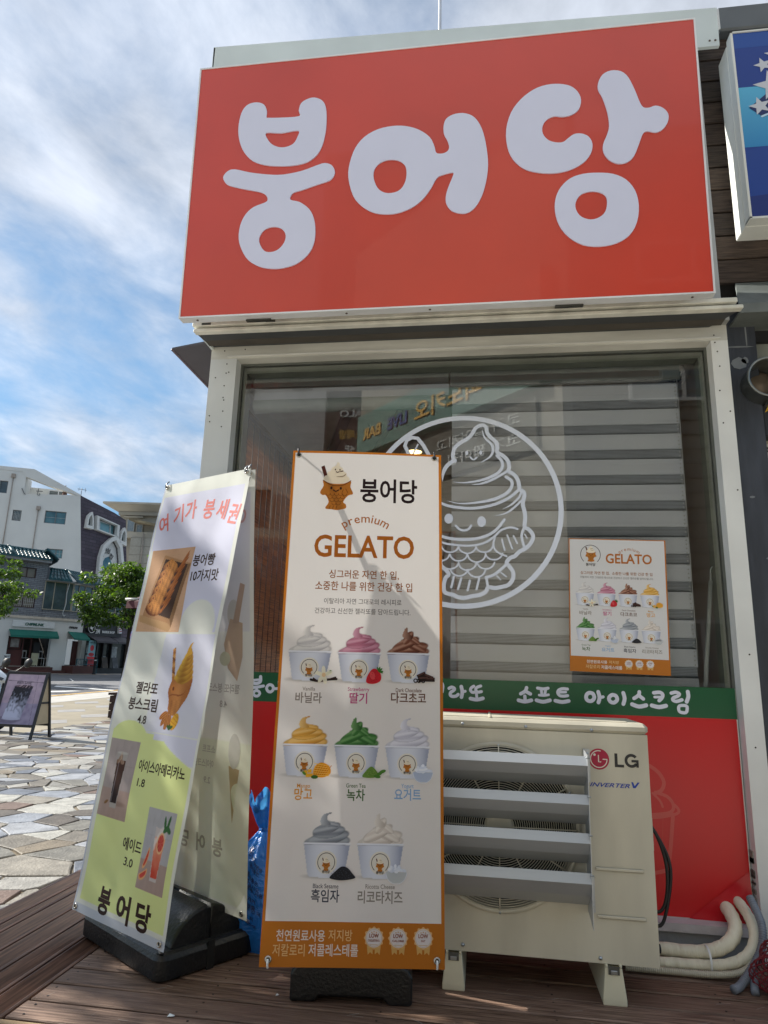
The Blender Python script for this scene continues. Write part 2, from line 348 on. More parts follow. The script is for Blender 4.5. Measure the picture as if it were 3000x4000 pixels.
SG={'b1':[(0.261,1.177),(0.289,1.212),(0.336,1.221),(0.378,1.203),(0.396,1.163),(0.396,1.125),(0.411,1.119),(0.488,1.113),(0.576,1.113),(0.571,1.145),(0.581,1.189),(0.614,1.212),(0.653,1.217),(0.694,1.195),(0.716,1.152),(0.723,1.074),(0.72,0.997),(0.705,0.923),(0.678,0.871),(0.631,0.836),(0.563,0.823),(0.483,0.825),(0.403,0.839),(0.337,0.869),(0.287,0.924),(0.259,0.986),(0.246,1.054),(0.248,1.121)],'b1h':[(0.4,1.03),(0.483,1.02),(0.574,1.027),(0.57,0.985),(0.552,0.952),(0.517,0.936),(0.477,0.937),(0.436,0.958),(0.41,0.992)],'b2':[(0.181,0.784),(0.203,0.819),(0.243,0.827),(0.325,0.802),(0.426,0.781),(0.506,0.774),(0.604,0.787),(0.681,0.812),(0.723,0.822),(0.759,0.808),(0.777,0.776),(0.775,0.747),(0.753,0.719),(0.686,0.699),(0.609,0.675),(0.57,0.666),(0.554,0.65),(0.553,0.625),(0.602,0.608),(0.653,0.565),(0.68,0.51),(0.691,0.437),(0.685,0.366),(0.655,0.307),(0.6,0.263),(0.534,0.245),(0.476,0.244),(0.408,0.261),(0.347,0.302),(0.31,0.36),(0.29,0.423),(0.293,0.497),(0.317,0.558),(0.358,0.598),(0.416,0.619),(0.431,0.634),(0.421,0.661),(0.393,0.68),(0.332,0.698),(0.25,0.722),(0.204,0.743)],'b2h':[(0.399,0.401),(0.407,0.443),(0.434,0.47),(0.479,0.477),(0.519,0.46),(0.538,0.425),(0.532,0.386),(0.505,0.351),(0.467,0.337),(0.428,0.348)],'o':[(0.85,0.728),(0.855,0.812),(0.881,0.896),(0.927,0.956),(0.994,0.993),(1.07,1.005),(1.137,0.998),(1.203,0.972),(1.26,0.924),(1.285,0.869),(1.295,0.83),(1.326,0.823),(1.352,0.835),(1.359,0.86),(1.35,0.895),(1.333,0.934),(1.331,0.981),(1.343,1.019),(1.377,1.041),(1.427,1.045),(1.473,1.025),(1.504,0.986),(1.528,0.924),(1.544,0.835),(1.551,0.741),(1.541,0.649),(1.519,0.569),(1.487,0.511),(1.451,0.484),(1.415,0.483),(1.374,0.5),(1.348,0.538),(1.344,0.579),(1.355,0.628),(1.378,0.691),(1.378,0.712),(1.327,0.702),(1.298,0.686),(1.269,0.63),(1.227,0.572),(1.173,0.531),(1.108,0.508),(1.043,0.506),(0.978,0.523),(0.92,0.565),(0.877,0.625)],'oh':[(0.98,0.717),(0.984,0.765),(1.012,0.798),(1.055,0.811),(1.103,0.803),(1.137,0.775),(1.147,0.734),(1.142,0.682),(1.121,0.642),(1.087,0.624),(1.041,0.626),(1.002,0.656)],'d1':[(1.99,1.109),(1.956,1.145),(1.903,1.163),(1.84,1.164),(1.776,1.143),(1.712,1.092),(1.665,1.022),(1.641,0.93),(1.645,0.836),(1.671,0.761),(1.724,0.703),(1.794,0.675),(1.873,0.666),(1.943,0.678),(2.005,0.711),(2.041,0.758),(2.051,0.808),(2.035,0.851),(2.001,0.872),(1.966,0.872),(1.935,0.85),(1.912,0.833),(1.877,0.835),(1.842,0.852),(1.818,0.888),(1.817,0.93),(1.835,0.963),(1.872,0.981),(1.916,0.974),(1.96,0.982),(1.993,1.01),(2.005,1.061)],'d2':[(2.089,1.147),(2.112,1.193),(2.153,1.212),(2.2,1.202),(2.233,1.163),(2.261,1.086),(2.279,1.022),(2.295,0.989),(2.322,0.984),(2.351,0.992),(2.385,0.976),(2.407,0.941),(2.403,0.897),(2.377,0.859),(2.344,0.845),(2.311,0.855),(2.288,0.847),(2.269,0.798),(2.242,0.73),(2.21,0.697),(2.167,0.691),(2.125,0.716),(2.101,0.759),(2.101,0.804),(2.12,0.853),(2.132,0.903),(2.127,0.976),(2.107,1.061),(2.089,1.105)],'d3':[(1.866,0.463),(1.871,0.532),(1.897,0.589),(1.942,0.632),(2.003,0.651),(2.072,0.651),(2.14,0.639),(2.198,0.604),(2.237,0.542),(2.25,0.463),(2.238,0.377),(2.202,0.312),(2.142,0.274),(2.066,0.262),(1.991,0.275),(1.925,0.322),(1.883,0.387)],'d3h':[(1.961,0.475),(1.968,0.514),(1.991,0.542),(2.031,0.553),(2.076,0.545),(2.104,0.519),(2.106,0.474),(2.091,0.432),(2.055,0.408),(2.016,0.408),(1.979,0.431)]}
GL=[[[(-0.187,1.077),(-0.184,1.064),(-0.187,1.038)],0.0113],[[(-0.155,1.056),(-0.141,1.062),(-0.128,1.055),(-0.134,1.046),(-0.146,1.038),(-0.149,1.026),(-0.139,1.019),(-0.121,1.021),(-0.111,1.029)],0.0132],[[(-0.096,1.066),(-0.091,1.041),(-0.095,1.017)],0.015],[[(-0.091,1.041),(-0.077,1.045)],0.0113],[[(-0.036,1.07),(-0.048,1.062),(-0.052,1.051),(-0.043,1.041),(-0.03,1.043)],0.0122],[[(-0.003,1.072),(-0.021,1.065),(-0.027,1.054),(-0.018,1.043),(0.0,1.046)],0.0122],[[(-0.024,1.041),(-0.022,1.018)],0.0113],[[(-0.052,1.012),(-0.022,1.008),(0.007,1.015)],0.015],[[(0.213,1.071),(0.206,1.055),(0.185,1.042)],0.0141],[[(0.206,1.055),(0.23,1.043)],0.0141],[[(0.204,1.032),(0.205,1.013)],0.0132],[[(0.174,1.012),(0.204,1.007),(0.234,1.014)],0.015],[[(0.264,1.071),(0.291,1.068),(0.313,1.072)],0.0122],[[(0.281,1.066),(0.283,1.043)],0.0113],[[(0.302,1.067),(0.297,1.043)],0.0113],[[(0.271,1.039),(0.292,1.038),(0.314,1.042)],0.0103],[[(0.258,1.015),(0.288,1.009),(0.32,1.017)],0.015],[[(0.402,1.071),(0.381,1.072),(0.362,1.065),(0.357,1.052),(0.366,1.04),(0.384,1.038),(0.402,1.041)],0.0122],[[(0.362,1.055),(0.394,1.057)],0.0103],[[(0.345,1.016),(0.376,1.011),(0.406,1.017)],0.015],[[(0.523,1.039),(0.521,1.031),(0.515,1.024),(0.508,1.02),(0.5,1.02),(0.492,1.023),(0.487,1.03),(0.486,1.038),(0.488,1.046),(0.493,1.053),(0.501,1.057),(0.509,1.057),(0.517,1.054),(0.521,1.047),(0.523,1.039)],0.015],[[(0.542,1.063),(0.547,1.037),(0.541,1.015)],0.015],[[(0.547,1.037),(0.563,1.041)],0.0122],[[(0.626,1.034),(0.624,1.027),(0.618,1.021),(0.611,1.017),(0.603,1.017),(0.596,1.02),(0.591,1.026),(0.589,1.033),(0.591,1.041),(0.597,1.047),(0.604,1.051),(0.612,1.051),(0.62,1.048),(0.624,1.042),(0.626,1.034)],0.015],[[(0.655,1.062),(0.66,1.037),(0.653,1.012)],0.015],[[(0.727,1.069),(0.723,1.054),(0.702,1.039)],0.0141],[[(0.723,1.054),(0.743,1.038)],0.0141],[[(0.692,1.012),(0.722,1.003),(0.754,1.01)],0.016],[[(0.791,1.067),(0.818,1.07),(0.83,1.06),(0.825,1.045),(0.813,1.033)],0.0141],[[(0.794,1.048),(0.822,1.049)],0.0103],[[(0.779,1.01),(0.81,1.004),(0.841,1.011)],0.016],[[(0.868,1.068),(0.889,1.073),(0.904,1.065),(0.894,1.055),(0.877,1.048),(0.873,1.038),(0.888,1.032),(0.913,1.04)],0.0132],[[(0.941,1.077),(0.942,1.055),(0.933,1.032)],0.015],[[(0.901,1.013),(0.896,0.996),(0.903,0.985),(0.926,0.984),(0.933,1.0),(0.93,1.014),(0.901,1.013)],0.0122],[[(-1.148,1.077),(-1.141,1.053),(-1.121,1.048),(-1.101,1.058),(-1.102,1.082)],0.0141],[[(-1.144,1.063),(-1.104,1.068)],0.0099],[[(-1.159,1.026),(-1.12,1.03),(-1.084,1.037)],0.0127],[[(-1.119,1.029),(-1.118,1.013)],0.0113],[[(-1.101,1.0),(-1.103,0.995),(-1.107,0.99),(-1.113,0.987),(-1.12,0.987),(-1.126,0.989),(-1.131,0.994),(-1.133,0.999),(-1.132,1.005),(-1.128,1.01),(-1.122,1.013),(-1.115,1.013),(-1.108,1.011),(-1.103,1.006),(-1.101,1.0)],0.012],[[(-1.032,1.028),(-1.033,1.02),(-1.038,1.014),(-1.044,1.01),(-1.052,1.01),(-1.059,1.013),(-1.064,1.019),(-1.067,1.027),(-1.065,1.034),(-1.061,1.04),(-1.054,1.044),(-1.047,1.044),(-1.039,1.041),(-1.034,1.035),(-1.032,1.028)],0.0127],[[(-1.003,1.061),(-0.998,0.987)],0.0141],[[(-1.029,1.026),(-1.0,1.027)],0.0113]]
LG=[[[(-0.197,2.098),(-0.195,2.135),(-0.182,2.173),(-0.155,2.201),(-0.133,2.21)],0.0209,1],[[(-0.133,2.21),(-0.142,2.226),(-0.143,2.248),(-0.135,2.28),(-0.111,2.305),(-0.074,2.327),(-0.047,2.352),(-0.029,2.384),(-0.008,2.401),(0.016,2.404),(0.031,2.389),(0.034,2.363),(0.052,2.337),(0.079,2.311),(0.087,2.282),(0.086,2.254),(0.116,2.234),(0.14,2.206),(0.146,2.175),(0.144,2.15),(0.168,2.134),(0.188,2.106),(0.195,2.072),(0.199,2.05),(0.216,2.041),(0.221,2.02),(0.215,1.996),(0.212,1.971),(0.22,1.935),(0.223,1.899),(0.219,1.857),(0.241,1.842),(0.26,1.81),(0.248,1.774),(0.219,1.745),(0.191,1.73),(0.168,1.707),(0.145,1.698),(0.127,1.674),(0.139,1.657),(0.158,1.628),(0.157,1.593),(0.137,1.564),(0.103,1.552),(0.069,1.546),(0.035,1.549),(0.024,1.528),(-0.005,1.511),(-0.045,1.504),(-0.079,1.495),(-0.113,1.498),(-0.136,1.509),(-0.162,1.514),(-0.183,1.526),(-0.184,1.566),(-0.175,1.596),(-0.16,1.613),(-0.184,1.642),(-0.204,1.654),(-0.255,1.689),(-0.29,1.725),(-0.344,1.749),(-0.387,1.791),(-0.382,1.839),(-0.407,1.888),(-0.42,1.938),(-0.428,1.987),(-0.386,2.037),(-0.362,2.062)],0.0198,0],[[(0.01,2.376),(0.022,2.334),(0.058,2.296),(0.063,2.257),(0.045,2.226),(0.0,2.199)],0.014,2],[[(-0.14,2.096),(-0.08,2.091),(0.009,2.105),(0.08,2.135),(0.11,2.169),(0.109,2.206),(0.084,2.235)],0.0157,1],[[(-0.047,2.08),(0.009,2.086),(0.074,2.113),(0.136,2.15)],0.0128,1],[[(-0.172,1.995),(-0.109,1.98),(-0.021,1.984),(0.067,2.001),(0.132,2.033),(0.158,2.069),(0.156,2.1),(0.13,2.119)],0.0163,1],[[(-0.362,2.062),(-0.283,2.011),(-0.205,1.983),(-0.163,1.967),(-0.08,1.955),(-0.009,1.957),(0.073,1.975),(0.143,2.008),(0.19,2.048)],0.0145,0],[[(0.11,1.948),(0.154,1.972),(0.192,2.008),(0.203,2.032)],0.0105,1],[[(0.072,1.914),(0.13,1.929),(0.177,1.965),(0.201,1.99)],0.0105,1],[[(-0.053,2.229),(-0.037,2.215),(-0.02,2.226)],0.0087,0],[[(-0.127,1.863),(-0.109,1.845),(-0.085,1.838),(-0.062,1.845),(-0.049,1.863)],0.0116,0],[[(-0.408,1.937),(-0.316,1.858),(-0.203,1.809),(-0.138,1.794),(-0.056,1.791),(0.025,1.809),(0.078,1.842),(0.118,1.893)],0.0145,0],[[(-0.316,1.827),(-0.197,1.776),(-0.138,1.764),(-0.056,1.759),(0.019,1.774),(0.071,1.81),(0.101,1.839),(0.147,1.854),(0.184,1.845)],0.0105,0],[[(0.071,1.804),(0.062,1.762),(0.082,1.727),(0.128,1.706)],0.0093,0],[[(0.106,1.792),(0.118,1.737)],0.0087,0],[[(0.132,1.813),(0.156,1.745)],0.0087,0],[[(0.163,1.81),(0.181,1.771)],0.0087,0],[[(0.219,1.857),(0.203,1.81),(0.217,1.748)],0.0128,0],[[(0.218,1.819),(0.23,1.798)],0.0064,0],[[(-0.202,1.758),(-0.207,1.745),(-0.217,1.734),(-0.231,1.727),(-0.246,1.724),(-0.262,1.727),(-0.276,1.734),(-0.286,1.745),(-0.291,1.758)],0.0081,0],[[(-0.111,1.758),(-0.116,1.745),(-0.126,1.734),(-0.14,1.727),(-0.155,1.725),(-0.171,1.727),(-0.185,1.734),(-0.194,1.745),(-0.2,1.758)],0.0081,0],[[(-0.024,1.753),(-0.029,1.74),(-0.039,1.729),(-0.053,1.722),(-0.068,1.719),(-0.083,1.722),(-0.097,1.729),(-0.107,1.74),(-0.112,1.753)],0.0081,0],[[(0.06,1.759),(0.055,1.746),(0.045,1.735),(0.031,1.728),(0.016,1.726),(0.001,1.728),(-0.013,1.735),(-0.022,1.746),(-0.027,1.759)],0.0081,0],[[(-0.158,1.714),(-0.163,1.7),(-0.173,1.69),(-0.186,1.683),(-0.202,1.68),(-0.217,1.682),(-0.231,1.69),(-0.241,1.7),(-0.246,1.713)],0.0081,0],[[(-0.068,1.714),(-0.073,1.701),(-0.083,1.69),(-0.096,1.683),(-0.111,1.681),(-0.127,1.683),(-0.14,1.69),(-0.15,1.701),(-0.155,1.714)],0.0081,0],[[(0.022,1.709),(0.017,1.696),(0.007,1.685),(-0.006,1.678),(-0.022,1.675),(-0.037,1.678),(-0.05,1.685),(-0.06,1.695),(-0.065,1.709)],0.0081,0],[[(0.108,1.721),(0.103,1.708),(0.093,1.697),(0.08,1.69),(0.065,1.688),(0.049,1.69),(0.036,1.697),(0.027,1.708),(0.022,1.721)],0.0081,0],[[(-0.193,1.684),(-0.198,1.671),(-0.208,1.66),(-0.221,1.653),(-0.237,1.65),(-0.252,1.653),(-0.266,1.66),(-0.276,1.67),(-0.281,1.684)],0.0081,0],[[(-0.111,1.673),(-0.116,1.659),(-0.126,1.649),(-0.139,1.642),(-0.155,1.639),(-0.17,1.641),(-0.184,1.648),(-0.194,1.659),(-0.199,1.672)],0.0081,0],[[(-0.024,1.667),(-0.029,1.654),(-0.039,1.644),(-0.053,1.637),(-0.068,1.634),(-0.083,1.636),(-0.097,1.643),(-0.106,1.654),(-0.111,1.667)],0.0081,0],[[(0.068,1.674),(0.062,1.661),(0.053,1.65),(0.039,1.643),(0.024,1.641),(0.009,1.643),(-0.004,1.65),(-0.014,1.661),(-0.019,1.674)],0.0081,0],[[(-0.065,1.638),(-0.07,1.625),(-0.08,1.614),(-0.093,1.607),(-0.108,1.604),(-0.124,1.607),(-0.137,1.614),(-0.147,1.624),(-0.152,1.637)],0.0081,0],[[(0.021,1.633),(0.016,1.62),(0.007,1.609),(-0.007,1.602),(-0.022,1.599),(-0.037,1.602),(-0.05,1.609),(-0.06,1.619),(-0.065,1.632)],0.0081,0],[[(-0.135,1.6),(-0.148,1.546)],0.0111,0],[[(-0.098,1.592),(-0.114,1.538)],0.0111,0],[[(-0.055,1.581),(-0.066,1.533)],0.0111,0],[[(-0.009,1.593),(-0.022,1.538)],0.0111,0],[[(0.078,1.607),(0.097,1.587)],0.0058,0],[[(0.099,1.623),(0.125,1.603)],0.007,0],[[(0.024,1.598),(0.07,1.615),(0.13,1.668)],0.014,0],[[(0.027,1.598),(0.034,1.549)],0.0128,0],[[(-0.303,2.136),(-0.398,2.298),(-0.331,2.338),(-0.243,2.193)],0.0198,0],[[(-0.354,2.249),(-0.329,2.303)],0.0087,0]]
LE=[(-0.071,2.253,0.0081,0.0116),(0.001,2.253,0.0081,0.0116),(-0.163,1.9,0.0221,0.0268),(0.004,1.884,0.0221,0.0279)]
LRING=(-0.096,1.950,0.497)
# ------------------------------------------------------------------ terrain
G0 = (-.5736, .8192); T0, T1, ZP, ZF = 14.0, 42.0, -.15, .29
def gz(x, y):
    t = x*G0[0]+y*G0[1]
    return ZP+(ZF-ZP)*min(1, max(0, (t-T0)/(T1-T0)))
asph = mat('asphalt', '#6d6d70', .9, var=.18, scale=1.2, bump=.5, bscale=90, detail=8)
mb = MB(Fr((0, 0, 0), (G0[1], -G0[0], 0), (G0[0], G0[1], 0)))
ts = [-400, T0, T1, 900]
for a, b in zip(ts[:-1], ts[1:]):
    za = ZP-.012 if a < T1 else ZF-.012; zb = ZP-.012 if b <= T0 else ZF-.012
    mb.quad((-600, a, za), (600, a, za), (600, b, zb), (-600, b, zb))
mb.build('ground', asph, None, kind='structure')
def sheet(name, P, dz, m, **k):                 # a thin sheet lying on the terrain, split at the crease
    out = MB()
    def clip(P, t, keep):
        r = []
        for i in range(len(P)):
            a, b = P[i], P[(i+1) % len(P)]; ta = a[0]*G0[0]+a[1]*G0[1]-t; tb = b[0]*G0[0]+b[1]*G0[1]-t
            if ta*keep >= 0: r.append(a)
            if ta*tb < 0: q = ta/(ta-tb); r.append((a[0]+(b[0]-a[0])*q, a[1]+(b[1]-a[1])*q))
        return r
    for Q in (clip(P, T0, -1), clip(clip(P, T0, 1), T1, -1), clip(P, T1, 1)):
        if len(Q) > 2:
            ar = sum(Q[i][0]*Q[(i+1) % len(Q)][1]-Q[(i+1) % len(Q)][0]*Q[i][1] for i in range(len(Q)))
            if ar < 0: Q = Q[::-1]
            out.add([(x, y, gz(x, y)+dz) for x, y in Q], [tuple(range(len(Q)))])
    return out.build(name, m, k.pop('parent', None), **k)
mortar = mat('mortar', '#6f6555', .95, var=.22, scale=9, bump=.6, bscale=120)
pav = sheet('plaza_paving', [(-7.9, -30), (30, -30), (30, 30), (-7.9, 30)], -.008, mortar, kind='structure')
limest = mat('pale_slabs', '#867e6d', .8, var=.12, scale=1.3, bump=.3, bscale=40, detail=8)
lp = sheet('pavement', [(-11.4, -30), (-7.9, -30), (-7.9, 60), (-11.4, 30)], 0, limest, kind='structure')
dksl = mat('dark_slab', '#8c8a88', .8, var=.15, scale=3)
for i, y in enumerate(np.arange(8.2, 26, 1.62)):
    for j, x in enumerate((-8.6, -9.7, -10.8)):
        yy = y+(.81 if j % 2 else 0); r = .36
        sheet('paving_slab', [(x-r, yy), (x, yy-.55), (x+r, yy), (x, yy+.55)], .003, dksl, parent=lp)
joint = mat('joint', '#9a9284', .9)
for y in np.arange(8, 28, 1.62):
    sheet('joint_strip', [(-11.4, y), (-7.9, y), (-7.9, y+.02), (-11.4, y+.02)], .0015, joint, parent=lp)
conc = mat('concrete', '#a9a6a0', .85, var=.1, scale=3, bump=.3)
kb = sheet('kerb', [(-12.35, -10), (-11.4, -10), (-11.4, 26), (-12.9, 26)], .004, conc, kind='structure')
ylw = mat('yellow_paint', '#c9a25a', .7, var=.2, scale=4); wht = mat('road_paint', '#d8d8d6', .7, var=.1, scale=5)
sheet('road_marking', [(-12.66, 5), (-12.5, 5), (-13.1, 26.2), (-13.26, 26.2)], .004, ylw, kind='structure')
sheet('road_marking', [(-14.7, 20.9), (-14.2, 20.6), (-13.7, 22.3), (-14.0, 22.3)], .004, wht, kind='structure')
sheet('road_marking', [(-16.1, 24.5), (-15.8, 23.9), (-13.1, 23.3), (-13.2, 23.6)], .004, wht, kind='structure')
sheet('road_marking', [(-19.3, 30.3), (-19.0, 30.0), (-17.6, 28.0), (-17.8, 28.2)], .004, wht, kind='structure')
patch = mat('asphalt_patch', '#545457', .9, var=.15, scale=2, bump=.5)
sheet('road_patch', [(-17.6, 25.9), (-15.6, 24.3), (-12.9, 22.6), (-12.7, 20.5), (-14.4, 20.9)], .002, patch, kind='structure')
sheet('far_pavement', [(-29, 29), (-25, 32.0), (-22.2, 35.0), (-20.7, 38.0), (-15, 47), (-26, 60), (-45, 60), (-45, 30)], .004, conc, kind='structure')
sheet('road_marking', [(-22.3, 33.9), (-22.15, 33.9), (-20.3, 37.6), (-20.4, 37.6)], .008, ylw, kind='structure')
opl = mat('plaza_slab', '#bdb6a8', .8, var=.1, scale=1.3, bump=.3, bscale=30)  # unseen pale slabs, added behind the viewer to bounce light onto the booth
sheet('bounce_slabs', [(-2.2, -30), (30, -30), (30, 1.0), (-2.2, 1.0)], .004, opl, kind='structure')
sheet('bounce_slabs', [(-7.9, -30), (-2.2, -30), (-2.2, 1.0), (-7.9, 1.0)], .004, opl, kind='structure')
# crazy paving: irregular flagstones, each with its own edge
STC = ('#969ca6', '#93908a', '#767069', '#a9a7a0', '#625b53', '#80695f', '#6f7784', '#b3b2ae', '#7c766c', '#8a7e6c', '#55565a', '#a5a9b0', '#7d7a73', '#b9b7b0', '#9c968a')
STC = tuple('#%02x%02x%02x' % tuple(int(int(c[i:i+2], 16)*.82) for i in (1, 3, 5)) for c in STC)
stone_m = [mat('flagstone_%d' % i, c, .62, var=.2, scale=9, bump=.8, bscale=60, detail=10) for i, c in enumerate(STC)]
rs = np.random.RandomState(11); seeds = []
for gx in np.arange(-8.4, -1.6, .235):
    for gy in np.arange(1.2, 15.5, .20): seeds.append((gx+rs.uniform(-.24, .24), gy+rs.uniform(-.2, .2)))
seeds = [s_ for s_ in seeds if rs.rand() > .40]; S = np.array(seeds)
def clipline(P, nx, ny, d):
    r = []
    for i in range(len(P)):
        a, b = P[i], P[(i+1) % len(P)]; ta = nx*a[0]+ny*a[1]-d; tb = nx*b[0]+ny*b[1]-d
        if ta <= 0: r.append(a)
        if ta*tb < 0: q = ta/(ta-tb); r.append((a[0]+(b[0]-a[0])*q, a[1]+(b[1]-a[1])*q))
    return r
cells = []
for i, (sx, sy) in enumerate(seeds):
    an = .5*math.sin(sx*2.1+sy*1.3)+rs.uniform(-.25, .25); ca, sa = math.cos(an), math.sin(an); D0 = S[:, 0]-sx; D1 = S[:, 1]-sy; q0 = D0*ca+D1*sa; q1 = -D0*sa+D1*ca; d2 = q0**2+(q1*1.3)**2; near = np.argsort(d2)[1:18]; wgt = rs.uniform(.40, .54)
    P = [(sx-1, sy-1), (sx+1, sy-1), (sx+1, sy+1), (sx-1, sy+1)]
    for j in near:
        nx, ny = S[j, 0]-sx, (S[j, 1]-sy)*1.35; l = math.hypot(nx, ny); nx /= l; ny /= l
        P = clipline(P, nx, ny, nx*(S[j, 0]+sx)/2+ny*(S[j, 1]+sy)/2-.004-.010*rs.rand())
    for q in ((1, 0, -2.235), (-1, 0, 7.9), (0, -1, -1.0)): P = clipline(P, *q)
    if len(P) < 3: continue
    # knock a corner off or roughen the edge
    Q = []
    for k in range(len(P)):
        a, b = P[k], P[(k+1) % len(P)]; l = math.hypot(b[0]-a[0], b[1]-a[1]); Q.append((a[0]+rs.uniform(-.012, .012), a[1]+rs.uniform(-.010, .010)))
        if l > .12:
            t = rs.uniform(.35, .65); Q.append((a[0]+(b[0]-a[0])*t+(sx-a[0])*.03*rs.rand(), a[1]+(b[1]-a[1])*t+(sy-a[1])*.03*rs.rand()))
    cells.append((sx, sy, Q))
# the visible wedge and a margin to its sides
cells.sort(key=lambda c: (0 if (-1.05*c[1]-.3 < c[0] < -.40*c[1]) else 1, c[1]))
far = MB(); farc = []
for k, (sx, sy, Q) in enumerate(cells):
    h = .004+.006*rs.rand(); z = gz(sx, sy)-.004; n = len(Q); cx0 = sum(q[0] for q in Q)/n; cy0 = sum(q[1] for q in Q)/n
    V = [(x, y, z-.02) for x, y in Q]+[(x, y, z+h) for x, y in Q]+[(x+(cx0-x)*.035, y+(cy0-y)*.035, z+h+.004) for x, y in Q]
    if gz(sx, sy) > ZP+.001: V = [(x, y, zz_-z+gz(x, y)-.004) for x, y, zz_ in V]
    Fc = [(i, (i+1) % n, (i+1) % n+n, i+n) for i in range(n)]+[(i+n, (i+1) % n+n, (i+1) % n+2*n, i+2*n) for i in range(n)]+[tuple(range(2*n, 3*n))]
    if k < 290:
        MB().add(V, Fc).build('paving_stone', stone_m[rs.randint(len(stone_m))], pav)
    else: far.add(V, Fc); farc += [lin(STC[rs.randint(len(STC))])]*len(V)
fo_ = far.build('paving_stones', printmat('stone_mix', .65, grain=.05), pav, kind='stuff')
ca_ = fo_.data.color_attributes.new('Col', 'FLOAT_COLOR', 'POINT'); arr = np.ones((len(farc), 4), np.float32); arr[:, :3] = np.array(farc); ca_.data.foreach_set('color', arr.ravel())
# ------------------------------------------------------------------ timber deck
deck = MB(); dkframe = mat('deck_frame', '#2a201c', .9)
deck.box((-2.2, 2.33, -.13), (2.9, 3.9, -.04)); dk = deck.build('deck', dkframe, None, kind='structure')
pl_m = [mat('deck_board_%d' % i, c, .62, var=.28, scale=5, stretch=(1.2, 22, 22), bump=.5, bscale=9, detail=9, spec=.4, col2=c2) for i, (c, c2) in enumerate((('#543f34', '#8d7464'), ('#5e483c', '#7c6556'), ('#493529', '#846b5a')))]
for i in range(11):
    y0 = 2.309+.127*i
    if y0 > 3.6: break
    o = MB().box((-1.546+rs.uniform(-.004, .004), y0+.005, -.03), (2.9, y0+.1195, rs.uniform(-.0015, .001)), .004).build('deck_plank', pl_m[i % 3], dk)
scw = MB()
for i in range(8):
    for x in (-1.5, -.95, -.35, .25, .85, 1.45):
        for dy in (.03, .095): scw.cyl((x+rs.uniform(-.006, .006), 2.309+.127*i+dy, -.0005), .0042, .0014, 8)
scw.build('deck_screws', mat('deck_screw', '#2b2622', .5, metal=.5), dk, kind='stuff')
rb_m = mat('ribbed_board', '#54403a', .45, var=.3, scale=4, stretch=(20, 1, 20), col2='#86685a', detail=8, spec=.45)
edges = [-1.55, -1.667, -1.787, -1.91, -2.035, -2.098, -2.213]
for a, b in zip(edges[:-1], edges[1:]):
    x1, x0 = a-.006, b+.006; n = max(3, int((x1-x0)/.0125)); P = [(x0, -.028)]
    P += [(x0, -.004), (x0+.006, 0)]
    xs = np.linspace(x0+.008, x1-.008, n*2+1)
    for k, x in enumerate(xs): P.append((float(x), 0 if k % 2 == 0 else -.007))
    P += [(x1-.006, 0), (x1, -.004), (x1, -.028)]
    MB().prism([(p[0], p[1]) for p in P], 'y', 2.31, 6.2).build('ribbed_board', rb_m, dk)
MB().box((-2.228, 2.3, -.15), (-2.216, 6.2, -.006)).build('edge_board', rb_m, dk)
MB().box((-2.23, 2.28, -.15), (2.9, 2.303, -.004)).build('edge_board', mat('pale_edge', '#9b8262', .7, var=.3, scale=8), dk)
sx_ = MB()
for k in range(46):
    x, y = rs.uniform(-1.5, 1.3), rs.uniform(2.33, 2.9); a_ = rs.uniform(-.6, .6)+(1.1 if k % 3 == 0 else 0); l_ = rs.uniform(.006, .028); w_ = .0009
    dx, dy = math.cos(a_)*l_, math.sin(a_)*l_; sx_.quad((x-dx, y-dy-w_, .0019), (x+dx, y+dy-w_, .0019), (x+dx, y+dy+w_, .0019), (x-dx, y-dy+w_, .0019))
sx_.build('scratches', mat('scratch_pale', '#a9a39c', .8), dk, kind='stuff')
# litter on the deck
lit = mat('scrap_paper', '#c9cfd0', .8)
tg = dict(group='scraps of paper lying on the deck')
for lab, x, y, r in (('tiny white paper scrap on the deck in front of the black banner base', -1.02, 2.42, .012), ('white cigarette end on the deck right of the right air conditioner foot', .56, 2.50, .008), ('tiny pale scrap on the deck left of the orange banner base', -.72, 2.63, .006)):
    MB().add([(x-r, y-r*.6, .002), (x+r, y-r*.4, .004), (x+r*.8, y+r*.6, .002), (x-r*.7, y+r*.5, .006), (x, y, .008)], [(0, 1, 4), (1, 2, 4), (2, 3, 4), (3, 0, 4)]).build('paper_scrap', lit, None, label=lab, category='litter', at=(x, y, 0), **tg)
# ------------------------------------------------------------------ the shop booth
white = mat('painted_metal', '#e2e4e2', .45, var=.07, scale=2.5, bump=.12, bscale=14, detail=7)
whiteL = mat('painted_metal_grey', '#cdd1d1', .5, var=.09, scale=1.8, bump=.15, bscale=12, detail=7)
trimw = mat('trim_white', '#d8d9d6', .5, var=.06, scale=6, bump=.2, bscale=30)
hd = mat('header_metal', '#c6c6bf', .5, var=.16, scale=3, stretch=(.6, 1, 3), bump=.25, bscale=18, detail=8)
dgrey = mat('dark_soffit', '#3e4144', .6, var=.08, scale=3)
booth = thing('ice_cream_booth', 'white metal ice cream booth with wide front window and red and green lower panel', 'building', (0, 4.9, 0))
def B(m): return lambda mb, name, **k: mb.build(name, m, booth, **k)
X0, X1 = -1.345, 1.153
MB().box((-1.497, 3.30, 0), (X0, 3.52, 2.80)).build('post', whiteL, booth)
MB().box((X1, 3.30, 0), (1.233, 3.52, 2.80)).build('post', white, booth)
MB().box((-1.497, 3.30, 2.80), (1.233, 3.52, 2.885)).build('header', hd, booth)
MB().box((-1.40, 3.293, 2.812), (1.20, 3.30, 2.818)).build('header_seam', trimw, booth)
